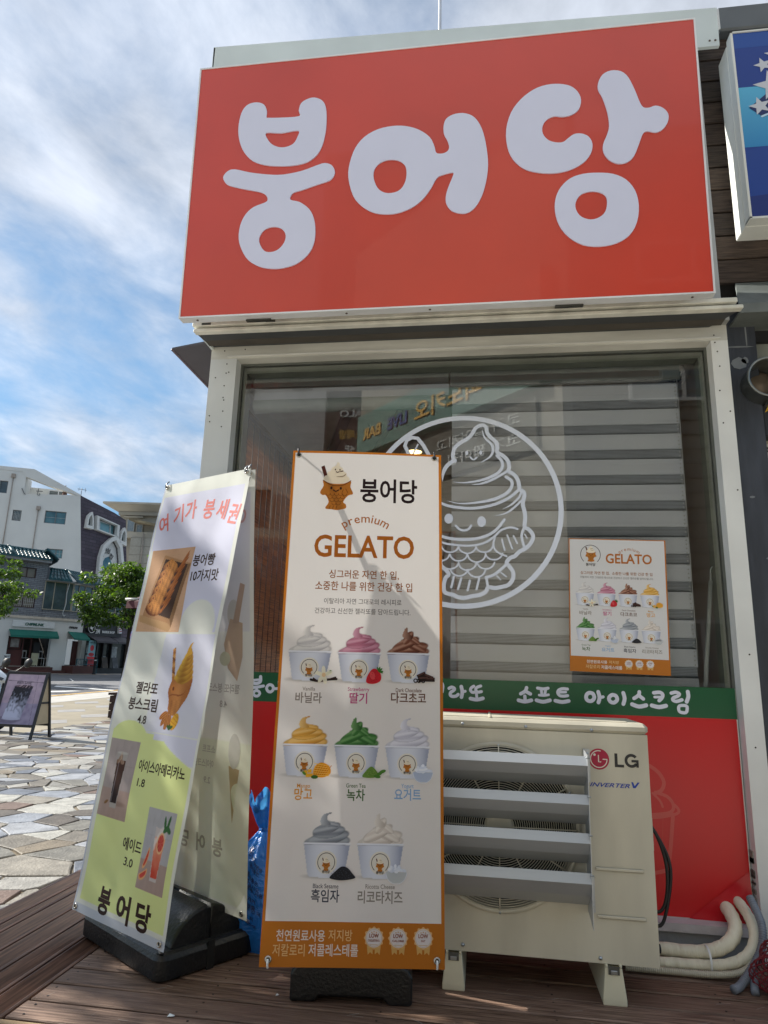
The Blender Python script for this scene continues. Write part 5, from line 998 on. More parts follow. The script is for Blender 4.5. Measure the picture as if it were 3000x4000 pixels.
# base of the orange banner: two-lobed water weight
P = [(-.215, 0), (-.215, .085), (-.20, .11), (-.17, .12), (.17, .12), (.20, .11), (.215, .085), (.215, 0), (.13, 0), (.11, .018), (-.11, .018), (-.13, 0)]
o = MB(Fr((-.455, 2.62, .002), Vector((.986, .12, 0)).normalized(), Vector((-.12, .986, 0)).normalized())).prism(P, 'y', 0, .40).build('base', blk, ob); bevel(o, .012, 3)
# ------------------------------------------------------------------ two-sided banner on the left
ab = thing('banner_stand', 'two-sided yellow and lavender snack banner on a black water base at the left', 'banner', (-1.25, 2.88, 0))
AO = Vector((-1.613, 2.754, .175)); ax_ = Vector((.8752, -.4835, -.015)).normalized(); az_ = Vector((.0673, .091, .9936)); az_ = (az_-ax_*az_.dot(ax_)).normalized(); ay_ = az_.cross(ax_)
AF = Fr(AO, ax_, ay_, az_); AW, AH = .5998, 1.80
cv = Canvas(AF, .0006); cv.bend = lambda u, v: -.010*math.sin(math.pi*v/1.8)+.003*math.sin(v*7+u*5)+.002*math.sin(v*15-u*9)
GP = '#dfe2db'; LV = '#d3d5ea'; YG = '#dde8a0'; TXD = '#3c2a26'
X, Y = XY(150, 450); u = X*AW; v = Y*AH; im = base(X, GP)
blob = lambda cu, cv_, ru, rv: np.clip((1-np.sqrt(((u-cu)/ru)**2+((v-cv_)/rv)**2))*40+.5, 0, 1)
put(im, ((u > .018) & (u < .576) & (v > 1.10) & (v < 1.735)).astype(float), LV); 
put(im, blob(.45, 1.13, .115, .105)*(v > 1.09), GP); put(im, (u < .30)*(v < 1.47)*(v > 1.0)*1.0, GP)
put(im, ((v < 1.094) & (v > .70) & (u > .24+.05*(v-.8)) & (u < .585))*np.clip(.5+vnoise(150, 450, 5), 0, .9), LV)
put(im, ((v < .695) & (v > .60) & (u > .27) & (u < .585)).astype(float), LV)
put(im, ((u > .035) & (u < .583) & (v > .045) & (v < .69) & ~((u > .30) & (v > .672)) & ~((u > .385) & (v > .672-.30*(u-.385)**.8)) ).astype(float), YG); put(im, blob(.15, .655, .125, .077)*(u > .035), YG); put(im, ((u > .28)&(u < .31)&(v > .66)&(v<.69)).astype(float), YG)
put(im, (u < .012)*1.0, '#c9cfdd'); put(im, (v < .03)*1.0, '#c3cad6')
cv.raster(0, 0, AW, AH, im, 0); L = 1
for s_, u_, v_, a in (('여', .080, 1.560, .42), ('기', .172, 1.598, .30), ('가', .250, 1.612, .14), ('붕', .368, 1.605, -.04), ('세', .455, 1.595, -.14), ('권', .535, 1.567, -.26)): cv.text(s_, u_, v_, .098, '#e08078', L, off=.022, sx=.86, rot=a*.8)
cv.fit('붕어빵', .345, .488, 1.385, .056, TXD, L, off=.022); cv.fit('10가지맛', .352, .527, 1.318, .054, TXD, L, off=.022)
cv.fit('젤라또', .128, .279, .846, .052, TXD, L, off=.022); cv.fit('붕스크림', .101, .296, .779, .055, TXD, L, off=.022); cv.fit('4.8', .185, .242, .725, .045, TXD, L, off=.016)
cv.fit('아이스아메리카노', .260, .552, .552, .048, '#3a3024', L, off=.022); cv.fit('1.8', .274, .324, .495, .040, '#3a3024', L, off=.016)
cv.fit('에이드', .250, .373, .268, .048, '#3a3024', L, off=.022); cv.fit('3.0', .276, .336, .213, .040, '#3a3024', L, off=.016)
for s_, a, b in (('붕', .160, .242), ('어', .285, .372), ('당', .410, .500)): cv.fit(s_, a, b, .036, .098, '#38221e', L, off=.036)
# photo: box of fish pastries
nx, ny = 110, 130; X, Y = XY(nx, ny); g_ = vnoise(nx, ny, 9)
im = base(X, '#c39a78', '#dcb796', np.clip(.6-.5*Y+.3*g_, 0, 1)); put(im, (np.abs(np.sin(Y*60+g_*3)) < .1)*.25, '#b08a68')
ang = R(-14)
def rc(cx, cy, hw, hh, a=ang): c, d = math.cos(a), math.sin(a); return [(cx+(p*c-q*d), cy+(p*d+q*c)) for p, q in ((-hw, -hh), (hw, -hh), (hw, hh), (-hw, hh))]
put(im, pmask(X, Y, [(.08, .16), (.80, .05), (.99, .80), (.32, .93)]), '#b88c62'); put(im, pmask(X, Y, [(.14, .25), (.74, .15), (.92, .79), (.36, .88)]), '#4a3020')
for k in (5, 4, 3, 2, 1, 0):
    cx0, cy0 = .33+.042*k, .27+.098*k
    for q in (0, 1, 2): m, a, b = shp(X, Y, cx0+.25+.01*q, cy0+.03+.022*q, .15, .022, R(38+9*q), .2); s = (.5+.5*np.sin(b*5))[..., None]; put(im, m, L3('#7d3d12')*(1-s)+L3('#c67a34')*s)
    P = crom([(cx0-.20, cy0+.02), (cx0-.17, cy0+.055), (cx0-.10, cy0+.085), (cx0-.02, cy0+.115), (cx0+.04, cy0+.085), (cx0+.13, cy0+.04), (cx0+.17, cy0-.03), (cx0+.12, cy0-.075), (cx0, cy0-.085), (cx0-.12, cy0-.06), (cx0-.19, cy0-.015)], 4, True)
    m = pmask(X, Y, P); m0, a, b = shp(X, Y, cx0, cy0+.005, .20, .10, R(-12), .08); rr0 = np.sqrt(a*a+b*b); sc2 = np.sin(a*15+np.floor(b*4) % 2*math.pi)*np.sin(b*14); s = np.clip(.62+.40*b-.75*np.clip(rr0-.45, 0, 1)+.22*sc2*(a > -.35), 0, 1)[..., None]; put(im, m, L3('#6e3410')*(1-s)+L3('#eba555')*s)
    m, a, b = shp(X, Y, cx0-.105, cy0+.030, .030, .026, 0, .2); put(im, m, '#c98240'); m, a, b = shp(X, Y, cx0-.105, cy0+.030, .013, .012, 0, .3); put(im, m, '#5e2c0c')
    put(im, ((np.abs(np.sqrt(((X-cx0+.19)/.15)**2+((Y-cy0)/.11)**2)-1) < .06) & (X > cx0-.19) & (np.abs(Y-cy0) < .07)).astype(float)*.6, '#7a3c14')
put(im, pmask(X, Y, [(.03, .20), (.72, .10), (.80, .05), (.76, .0), (.04, .12)]), '#c29c70'); put(im, pmask(X, Y, [(.74, .15), (.92, .79), (.99, .80), (.80, .05)]), '#8f6a45')
cv.raster(.030, 1.10, .338, 1.470, im, L)
# photo: iced coffee
nx, ny = 70, 100; X, Y = XY(nx, ny); g_ = vnoise(nx, ny, 12)
def brickbg(a='#b3a6ac', b='#9d9096'):
    im = base(X, a); row = np.floor(Y*9); put(im, ((np.abs((Y*9) % 1-.04) < .04) | (np.abs(((X*2.2+.5*(row % 2)) % 1)-.03) < .02))*(Y > .38)*.35, b); put(im, (Y < .36)*.9, '#b59c98'); im *= (.94+.12*g_[..., None]); return im
im = brickbg(); m, a, b = shp(X, Y, .66, .19, .25, .03, 0, .7); put(im, m*.5, '#8a6c62')
gx = .42+.0*Y; P = [(.30, .80), (.66, .79), (.60, .15), (.38, .15)]
put(im, pmask(X, Y, [(.30, .83), (.67, .83), (.61, .13), (.38, .13)]), '#b5aeb2'); s = np.clip((Y-.2)/.6+.35*(g_-.5), 0, 1)[..., None]; put(im, pmask(X, Y, [(.325, .73), (.65, .73), (.60, .19), (.39, .19)]), L3('#2a1a1c')*(1-s)+L3('#5c3a2c')*s)
for k in range(7): m, a, b = shp(X, Y, .38+.05*(k % 4)+.03*(k//4), .71+.035*(k % 3), .06, .028, k, .3); put(im, m*.8, ('#9a7866', '#c4a898')[k % 2])
m, a, b = shp(X, Y, .485, .825, .185, .018, 0, .3); put(im, m*.5, '#d8d4d8'); m, a, b = shp(X, Y, .25, .18, .07, .022, .3, .3); put(im, m, '#8a6440')
put(im, ((np.abs(X-.41) < .012)*(Y > .2)*(Y < .7))*.35, '#a8a0b0')
cv.raster(.036, .356, .238, .653, im, L)
# photo: grapefruit ade
im = brickbg('#b9b6c4', '#a4a1b0'); s = np.clip((Y-.1)/.55+.3*(g_-.5), 0, 1)[..., None]
put(im, pmask(X, Y, [(.36, .78), (.78, .76), (.70, .14), (.46, .14)]), '#cfc4cc'); put(im, pmask(X, Y, [(.385, .66), (.76, .66), (.695, .18), (.475, .18)]), L3('#d03a26')*(1-s)+L3('#e8a488')*s)
for k in range(9): m, a, b = shp(X, Y, .42+.07*(k % 4), .62+.05*(k % 4)-.03*(k//4), .06, .035, k, .4); put(im, m*.55, '#ece0e6')
m, a, b = shp(X, Y, .62, .60, .13, .13, 0, .1); put(im, m, '#efc49a'); m, a, b = shp(X, Y, .62, .60, .105, .105, 0, .1); t = (.5+.5*np.sin(np.arctan2(b, a)*8))[..., None]; put(im, m, L3('#c93a34')*(1-.3*t)+L3('#f0a088')*.3*t)
for cx0, cy0, a0 in ((.20, .38, R(60)), (.18, .19, R(20))):
    m, a, b = shp(X, Y, cx0, cy0, .15, .075, a0, .1); put(im, m*(b < .35), '#e8b080'); m, a, b = shp(X, Y, cx0, cy0, .115, .05, a0, .1); put(im, m*(b < .2), '#cf4a40')
for cx0, cy0, a0 in ((.66, .84, 1.9), (.78, .86, 1.2), (.72, .78, .4), (.80, .78, -.3)): m, a, b = shp(X, Y, cx0, cy0, .10, .038, a0, .2); put(im, m, '#3f7040')
cv.raster(.380, .158, .548, .434, im, L)
# photo: soft serve in a fish waffle
nx, ny = 108, 150; X, Y = XY(nx, ny); im = base(X, LV); x = X*.27; y = Y*.35   # metres on the sheet
straw = [(.028, .315), (.046, .322), (.076, .20), (.066, .17), (.060, .19)]; m = pmask(x, y, straw); s = (.5+.5*np.sin(y*170-x*60))[..., None]; put(im, m, L3('#b5742e')*(1-s)+L3('#e0aa60')*s); put(im, m*(np.abs((y*22+x*10) % 1-.5) < .10), '#8a5222')
for cx0, cy0, rx, ry, al_ in ((.128, .192, .064, .026, 16), (.130, .212, .060, .026, 18), (.132, .233, .053, .025, 20), (.135, .253, .046, .023, 24), (.138, .272, .038, .021, 28), (.141, .289, .029, .018, 34), (.143, .303, .020, .015, 60)):
    m, a, b = shp(x, y, cx0, cy0, rx, ry, R(al_), .1); s = np.clip(.42+.55*b+.12*np.sin(a*6), 0, 1)[..., None]; put(im, m, L3('#a8741a')*(1-s)+L3('#eec64c')*s)
put(im, pmask(x, y, crom([(.128, .298), (.132, .320), (.144, .338), (.158, .345), (.151, .332), (.152, .318), (.160, .300), (.144, .290)], 3, True)), '#d8a634')
body = crom([(.068, .196), (.052, .165), (.050, .140), (.062, .112), (.064, .085), (.072, .068), (.086, .056), (.108, .056), (.128, .072), (.148, .098), (.170, .126), (.184, .160), (.190, .196), (.184, .202), (.160, .188), (.130, .178), (.098, .182)], 4, True); m = pmask(x, y, body)
sc2 = np.sin(x*210+np.floor(y*105) % 2*math.pi)*np.sin(y*330); s = np.clip(.68-7*np.abs(x-.115)+.18*sc2*(y < .115), 0, 1)[..., None]; put(im, m, L3('#8e4d1c')*(1-s)+L3('#df9c52')*s)
cur = .124+.25*(x-.06)+.006*np.sin((x-.05)*60); put(im, m*(np.abs(y-cur) < .0026)*(x > .06), '#95521f'); m2, a, b = shp(x, y, .078, .158, .014, .017, 0, .25); put(im, m2, '#c07a36'); m2, a, b = shp(x, y, .079, .158, .006, .008, 0, .3); put(im, m2, '#70380f')
m2, a, b = shp(x, y, .158, .135, .030, .014, R(55), .15); s = (.5+.5*np.sin(b*14))[..., None]; put(im, m2, L3('#9a5722')*(1-s)+L3('#c98642')*s)
for cx0, cy0, rx, a0 in ((.058, .040, .034, 58), (.072, .028, .034, 85), (.046, .052, .026, 35), (.090, .036, .026, 100)): m2, a, b = shp(x, y, cx0, cy0, rx, .012, R(a0), .15); s = (.5+.5*np.sin(b*9))[..., None]; put(im, m2, L3('#94521e')*(1-s)+L3('#cd8b46')*s)
m2, a, b = shp(x, y, .122, .034, .034, .022, R(68), .08); s = ((np.abs((a*2.4) % 1-.5) < .13) | (np.abs((b*2.4) % 1-.5) < .13)).astype(float)[..., None]; put(im, m2, L3('#efbd34')*(1-s*.6)+L3('#c07014')*s*.6)
for cx0, a0 in ((.092, 2.6), (.106, .5), (.098, 1.5)): m2, a, b = shp(x, y, cx0, .010, .014, .006, a0, .25); put(im, m2, '#41692f')
cv.raster(.300, .715, .570, 1.065, im, L, (np.abs(im-L3(LV)).sum(2) > .02).astype(float))
cv.build('banner_sheet', ban, ab)
# back sheet: its print shows faintly through the cloth on this side
off_ = .10; tl = AF(AW, .012, AH-.002)
CX = ax_; TR_ = Vector((-.955, 2.648, 1.955)); BR_ = Vector((-.905, 2.79, .172)); cz = (TR_-BR_).normalized(); cxx = (CX-cz*CX.dot(cz)).normalized(); cyy = cz.cross(cxx)
CF = Fr(BR_-cxx*AW, cxx, cyy, cz)
cv = Canvas(CF, .0006); cv.bend = lambda u, v: .010*math.sin(math.pi*v/1.8)+.004*math.sin(v*6+u*4)
nx, ny = 60, 180; X, Y = XY(nx, ny); u = X*AW; v = Y*1.79; im = base(X, '#dddfd8'); put(im, ((v < .66) & (v > .03))*.6, '#d3d9bc')
put(im, ((v > 1.10) & (v < 1.70) & (u > .04) & (u < .57))*.5, '#c6c6d4')
cv.raster(0, 0, AW, 1.79, im, 0)
f1c, f2c = '#a8a5a0', '#b3b0aa'
cv.text('여', .502, 1.56, .09, '#c9a29c', 1, off=.022, rot=-.3, mirror=True)
cv.text('젤라또 붕스크림', .40, .852, .042, f1c, 1, off=.012, mirror=True, sx=.85); cv.text('4.8', .42, .79, .038, f1c, 1, mirror=True); cv.text('소프트', .34, .60, .036, f2c, 1, mirror=True, sx=.85); cv.text('아이스크림', .31, .54, .036, f2c, 1, mirror=True, sx=.8); cv.text('2.9', .335, .475, .036, f2c, 1, mirror=True)
cv.text('붕  어  당', .30, .205, .075, '#a6a298', 1, off=.03, mirror=True)
cv.poly([(.46, 1.12), (.50, 1.12), (.545, 1.30), (.515, 1.31)], '#bda593', 1); cv.poly([(.44, .95), (.50, .90), (.53, 1.0), (.53, 1.14), (.45, 1.16), (.41, 1.05)], '#c6ae98', 1); cv.ell(.47, 1.18, .04, .06, '#c9c6bf', 1); cv.ell(.42, .99, .035, .03, '#c8c8b0', 2)
cv.poly([(.47, .56), (.535, .55), (.50, .34)], '#bda886', 1); cv.ell(.50, .62, .035, .07, '#c6c4bf', 1)
bk = cv.build('banner_sheet', ban, ab, label='rear sheet of the banner, its print showing through in reverse')
for u, v in ((.021, 1.785), (.578, 1.787), (.021, .015), (.573, .020)): grommet(AF, u, v, ab)
for u, v in ((.572, 1.775), (.572, .020)): grommet(CF, u, v, ab)
for fr, us in ((AF, (.021, .578)), (CF, (.572,))):
    for u in us: MB(fr).tube(crom([(u, .02, 1.765), (u, .004, 1.785), (u, -.010, 1.783), (u, -.010, 1.80), (u+.004, .0, 1.815)], 3), .0032, 6).build('hook', spr, ab)
cvp = Canvas(CF, .0006); cvp.bend = cv.bend; cvp.poly([(.520, .0), (.5995, .0), (.5995, .06), (.585, .095), (.565, .06), (.53, .022)], '#dfe1dd', 2); cvp.build('corner_patch', printmat('patch_plastic', .25), ab)
# base: stepped black water tank
q1 = Vector((-1.695, 2.97, 0)); q2 = Vector((-1.16, 2.60, 0)); ex = (q2-q1).normalized(); ey = Vector((-ex.y, ex.x, 0)); LW = (q2-q1).length; LD = .44
KF = Fr(q1, ex, ey); K = lambda m: MB(KF)
prof = [(0, .004), (0, .08), (.01, .10), (.025, .106), (.06, .108), (.068, .112), (.10, .165), (.14, .20), (.20, .222), (.235, .225), (.27, .222), (.33, .20), (.37, .165), (.392, .11), (.41, .106), (.43, .10), (.44, .08), (.44, .004)]
tk = MB(KF); m_n = len(prof); xs = [(0.0, .0), (.02, .012)]
def slab(x0, x1, pr):
    b = MB(KF); r_ = .012
    secs = [(x0, r_), (x0+r_, 0), (x1-r_, 0), (x1, r_)]; vs = []
    for x, s_ in secs:
        for y, z in pr: vs.append((x, y+(s_ if y < .22 else -s_), max(.003, z-s_ if z > .01 else z)))
    n = len(pr); fs = [(i*n+j, i*n+j+1, (i+1)*n+j+1, (i+1)*n+j) for i in range(3) for j in range(n-1)]
    fs = [f[::-1] for f in fs]+[tuple(range(n)), tuple(range(3*n, 4*n))[::-1]]
    return b.add(vs, fs, False)
def rrect(x0, y0, x1, y1, r, n=6):
    P = []
    for cx0, cy0, a0 in ((x1-r, y1-r, 0), (x0+r, y1-r, 90), (x0+r, y0+r, 180), (x1-r, y0+r, 270)): P += [(cx0+r*math.cos(R(a0+90*i/n)), cy0+r*math.sin(R(a0+90*i/n))) for i in range(n+1)]
    return P
V = []; secs = ((.003, .010), (.012, .0), (.075, .0), (.092, .006), (.100, .018)); nn_ = 28
for z, ins_ in secs: V += [(x, y, z) for x, y in rrect(ins_, ins_, LW-ins_, .44-ins_, .045-ins_*.5)]
MB(KF).add(V, [(k*nn_+i, k*nn_+(i+1) % nn_, (k+1)*nn_+(i+1) % nn_, (k+1)*nn_+i) for k in range(4) for i in range(nn_)]+[tuple(range(nn_))[::-1], tuple(4*nn_+i for i in range(nn_))], False).build('base', blk, ab)
arc = crom([(.060, .098), (.066, .118), (.090, .155), (.125, .187), (.165, .208), (.200, .217), (.212, .218)], 4); arc2 = [(.44-y, z) for y, z in arc][::-1]
for lp_ in (arc+[(.212, .098)], arc2+[(.228, .098)]):
    b = MB(KF); ns = 5; sec = [(.042, .016), (.046, .006), (.056, .0), (LW-.042, .0), (LW-.032, .006), (LW-.028, .016)]; m_ = len(lp_); V = []
    cy0 = sum(p[0] for p in lp_)/m_
    for x, q in sec: V += [(x, y+(cy0-y)*q*4, .098+(z-.098)*(1-q*5)) for y, z in lp_]
    F_ = [(k*m_+i, k*m_+(i+1) % m_, (k+1)*m_+(i+1) % m_, (k+1)*m_+i) for k in range(5) for i in range(m_)]; F_ = [f[::-1] for f in F_] if lp_[0][0] < .2 else [f[::-1] for f in F_]
    o = b.add(V, F_+[tuple(range(m_)), tuple(5*m_+i for i in range(m_))[::-1]], False).build('tank', blk, ab)
    o.data.polygons.foreach_set('use_smooth', [True]*5*m_+[False]*2)
o = MB(KF).box((.045, .205, .098), (LW-.034, .236, .205)).build('tank_joint', blk, ab)
MB(KF).box((LW-.002, .205, .0), (LW+.001, .236, .10)).build('joint_groove', mat('groove_black', '#070707', .8), ab)
for x, y, u, fr, bz_ in ((.012, .012, .021, AF, 0), (LW-.02, .014, .573, AF, 0), (LW-.02, .425, .573, CF, 0)):
    top = fr(u, 0, .012); bot = KF(x, y, .102); P = []
    d = (bot-top); n = 80; t1 = d.normalized(); s1 = t1.cross(Vector((1, 0, 0))).normalized(); s2 = t1.cross(s1)
    for i in range(n+1):
        t = i/n; a = t*2*math.pi*11; rr_ = .0052 if .12 < t < .88 else .0015; P.append(top+d*t+s1*rr_*math.cos(a)+s2*rr_*math.sin(a))
    MB().tube(P, .0011, 4, False).build('spring', spr, ab)
    MB(KF).box((x-.012, y-.012, .098), (x+.012, y+.012, .106), .003).build('lug', blk, ab)
hub = KF(LW/2, .22, .22)
top = AF(AW/2, .02, 1.30)
MB().tube([hub, Vector((-1.27, 2.86, 1.25))], .012, 10).build('pole', blk, ab)
for tgt in (AF(.021, .02, 1.77), AF(.578, .02, 1.77)): MB().tube([Vector((-1.27, 2.86, 1.25)), tgt], .005, 6).build('arm', blk, ab)
# ------------------------------------------------------------------ poster stuck on the glass
po = thing('gelato_poster', 'small gelato menu poster with orange border taped on the right of the shop window', 'poster', (.65, 3.376, 1.16))
px = Vector((.9998, 0, -.0221)); pz = Vector((.0221, 0, .9998)); PF = Fr((.422, 3.3755, 1.161), px, (0, 1, 0), pz)
cv = Canvas(PF, .0004); cv.rect(-.004, -.006, .454, .637, ORB, 0); cv.rect(.001, .066, .448, .633, '#d9d9da', 1); L = 2
cv.ring(.100, .558, .047, .0026, '#2c2422', L, 48, R(-48), R(228)); mascotless(cv, .102, .562, .080, L); cv.text('붕어당', .100, .502, .017, '#2c2422', L, off=.02)
arch(cv, 'premium', .283, .513, .069, R(-42), R(42), .023, ORC, L, off=.004); cv.fit('GELATO', .172, .388, .518, .066, ORC, L, off=.02)
cv.fit('싱그러운 자연 한 입,  소중한 나를 위한 건강 한 입', .051, .388, .461, .017, '#9c5a22', L, off=.01); cv.fit('이탈리아 자연 그대로의 레시피로 건강하고 신선한 젤라또를 담아드립니다.', .050, .392, .441, .012, '#6a6464', L, off=.002)
for k in range(8):
    u = (.070, .171, .271, .372)[k % 4]; v = .308 if k < 4 else .139; ex_, cols, stl, en, ko, c = FL[k]
    soft_serve(cv, u, v, .094, cols, stl, L, '#d9d9da'); mini_logo(cv, u, v+.027, .0145, L+1); extra(cv, ex_, u+.033, v+.012, .036, L+8)
    ve, vk = (.287, .264) if k < 4 else (.116, .093); w = .058 if len(ko) < 4 else (.076 if len(ko) == 4 else .091); w = .038 if len(ko) == 2 else w
    cv.text(en, u+.002, ve, .0095, c, L, off=.006); cv.fit(ko, u-w/2+.002, u+w/2+.002, vk, .021, c, L, off=.014)
cv.fit('천연원료사용', .074, .168, .036, .017, '#eae6e2', L, off=.014); cv.fit('저지방', .176, .222, .037, .017, '#e8c990', L, off=.006); cv.fit('저칼로리', .069, .134, .012, .019, '#e8c990', L, off=.006); cv.fit('저콜레스테롤', .140, .236, .012, .019, '#eae6e2', L, off=.014)
badges(cv, ((.266, .040), (.314, .041), (.363, .042)), .0185, L)
cv.build('poster_sheet', printmat('poster_print', .4), po)
# ------------------------------------------------------------------ blue rubbish bag
bagm = bpy.data.materials.new('blue_bag_film'); bagm.use_nodes = True; t = bagm.node_tree; b_ = t.nodes['Principled BSDF']
b_.inputs['Base Color'].default_value = (*lin('#2876c8'), 1); b_.inputs['Roughness'].default_value = .22; b_.inputs['Specular IOR Level'].default_value = .7
tr = t.nodes.new('ShaderNodeBsdfTranslucent'); tr.inputs[0].default_value = (*lin('#58b4f4'), 1); ms = t.nodes.new('ShaderNodeMixShader'); ms.inputs[0].default_value = .35; t.links.new(b_.outputs[0], ms.inputs[1]); t.links.new(tr.outputs[0], ms.inputs[2]); t.links.new(ms.outputs[0], t.nodes['Material Output'].inputs[0])
nz = t.nodes.new('ShaderNodeTexNoise'); nz.inputs['Scale'].default_value = 14; nz.inputs['Detail'].default_value = 3; nz.inputs['Distortion'].default_value = 2.5; tcx = t.nodes.new('ShaderNodeTexCoord'); t.links.new(tcx.outputs['Object'], nz.inputs['Vector']); bp = t.nodes.new('ShaderNodeBump'); bp.inputs['Strength'].default_value = .9; bp.inputs['Distance'].default_value = .02; t.links.new(nz.outputs[0], bp.inputs['Height']); t.links.new(bp.outputs[0], b_.inputs['Normal'])
bag = thing('rubbish_bag', 'tied blue plastic rubbish bag with printed text between the two banners', 'rubbish bag', (-.93, 3.03, 0))
BC = (-.93, 3.04)
def bagr(a, z):
    if z < .36: r_ = .155*math.sqrt(max(.02, 1-((z-.17)/.24)**2))
    elif z < .45: r_ = .155*math.sqrt(max(.0, 1-(.19/.24)**2))*(1-(z-.36)/.09)+.018*((z-.36)/.09)
    else: r_ = .018+.05*((z-.45)/.11)**.7
    f = 1+.07*math.sin(5*a+9*z)+.05*math.sin(9*a-14*z)+(.10*math.sin(11*a) if z > .34 else .04*abs(math.sin(7*a+20*z)))
    return r_*f
na, nz_ = 72, 60; V = []
for j in range(nz_+1):
    z = .004+.575*j/nz_
    for i in range(na):
        a = 2*math.pi*i/na; r_ = bagr(a, z); zz_ = z+(.03*math.sin(4*a) if z > .55 else 0); V.append((BC[0]+r_*1.0*math.cos(a), BC[1]+r_*.85*math.sin(a), zz_))
mb = MB().add(V, [(j*na+i, j*na+(i+1) % na, (j+1)*na+(i+1) % na, (j+1)*na+i) for j in range(nz_) for i in range(na)], True); mb.build('bag_film', bagm, bag)
tb = MB()
lines = ['○ 모든 가연성', '내어놓는', '○ 재활용품은', '내어 주십시오', '비닐봉투 사용', '시간을 지켜', '음식물 배출', '이대로 안 돼', '오므로 꼭', '고객을 위하여']
for k, s_ in enumerate(lines):
    Vt, Ft = txt(s_, .014)
    if not len(Vt): continue
    w_ = Vt[:, 0].max(); vs = []
    for x, y in Vt:
        s0 = (x-w_/2)*.017; t0 = .335-k*.023+y*.017-.0; z = t0-.55*s0; a = -math.pi/2-.10+(s0+.012*math.sin(k*2))/.15; r_ = bagr(a, z)+.0025
        vs.append((BC[0]+r_*math.cos(a), BC[1]+r_*.85*math.sin(a), z))
    tb.add(vs, Ft)
tb.build('bag_print', mat('bag_ink', '#0e1c3c', .5), bag)
MB(Fr((BC[0], BC[1], .45))).lathe((0, 0, 0), [(.021, -.008), (.025, 0), (.021, .008)], 14).build('knot', bagm, bag)
bag2 = thing('rubbish_bag', 'low blue plastic bag lying behind the black banner base', 'rubbish bag', (-1.14, 3.13, 0))
V = []
for j in range(13):
    for i in range(36):
        a = 2*math.pi*i/36; ph = math.pi/2*j/12; r_ = 1+.12*math.sin(5*a+4*ph)+.08*math.sin(11*a); V.append((-1.14+.15*r_*math.cos(a)*math.cos(ph), 3.13+.12*r_*math.sin(a)*math.cos(ph), .004+.16*math.sin(ph)*(1+.1*math.sin(7*a))))
MB().add(V, [(j*36+i, j*36+(i+1) % 36, (j+1)*36+(i+1) % 36, (j+1)*36+i) for j in range(12) for i in range(36)], True).build('bag_film', bagm, bag2)
# ------------------------------------------------------------------ street across the road
def brickmat(name, c1, c2, mortar_, bw=.3, bh=.1, rough=.85, off=.5, msz=.012):
    m = bpy.data.materials.new(name); m.use_nodes = True; t = m.node_tree; n = t.nodes; l = t.links; b = n['Principled BSDF']; b.inputs['Roughness'].default_value = rough
    a = n.new('ShaderNodeAttribute'); a.attribute_name = 'UVW'
    br = n.new('ShaderNodeTexBrick'); br.inputs['Color1'].default_value = (*lin(c1), 1); br.inputs['Color2'].default_value = (*lin(c2), 1); br.inputs['Mortar'].default_value = (*lin(mortar_), 1)
    br.inputs['Scale'].default_value = 1; br.inputs['Mortar Size'].default_value = msz; br.inputs['Brick Width'].default_value = bw; br.inputs['Row Height'].default_value = bh; l.new(a.outputs['Vector'], br.inputs['Vector'])
    ns = n.new('ShaderNodeTexNoise'); ns.inputs['Scale'].default_value = 1.2; ns.inputs['Detail'].default_value = 6; l.new(a.outputs['Vector'], ns.inputs['Vector'])
    mr = n.new('ShaderNodeMapRange'); mr.inputs[3].default_value = .72; mr.inputs[4].default_value = 1.22; l.new(ns.outputs[0], mr.inputs[0])
    mu = n.new('ShaderNodeMix'); mu.data_type = 'RGBA'; mu.blend_type = 'MULTIPLY'; mu.inputs[0].default_value = 1; l.new(br.outputs[0], mu.inputs[6]); l.new(mr.outputs[0], mu.inputs[7]); l.new(mu.outputs[2], b.inputs['Base Color'])
    bp = n.new('ShaderNodeBump'); bp.inputs['Strength'].default_value = .6; bp.inputs['Distance'].default_value = .02; l.new(br.outputs[1], bp.inputs['Height']); bp.invert = True; l.new(bp.outputs[0], b.inputs['Normal'])
    return m
def wallpoly(fr, P, th, name, m, par, holes=()):   # a wall cut from an outline, holes punched; carries its own wall coordinates
    ls = [list(P)]+[list(h) for h in holes]; tri = tessellate_polygon([[Vector((u, v, 0)) for u, v in l] for l in ls]); ap = [p for l in ls for p in l]; k = len(ap)
    vs = [(u, 0, v) for u, v in ap]+[(u, -th, v) for u, v in ap]; fs = []
    for t in tri:
        p = [ap[i] for i in t]; o = (p[1][0]-p[0][0])*(p[2][1]-p[0][1])-(p[2][0]-p[0][0])*(p[1][1]-p[0][1]); t = tuple(t) if o > 0 else tuple(t[::-1]); fs += [t, tuple(i+k for i in t[::-1])]
    b0 = 0
    for l in ls:
        for i in range(len(l)): a, c = b0+i, b0+(i+1) % len(l); fs.append((a, a+k, c+k, c))
        b0 += len(l)
    o = MB(fr).add(vs, fs).build(name, m, par)
    at = o.data.attributes.new('UVW', 'FLOAT_VECTOR', 'POINT'); at.data.foreach_set('vector', np.array([(u, v, 0) for u, v in ap]*2, np.float32).ravel()); return o
def R4(u0, v0, u1, v1): return [(u0, v0), (u1, v0), (u1, v1), (u0, v1)]
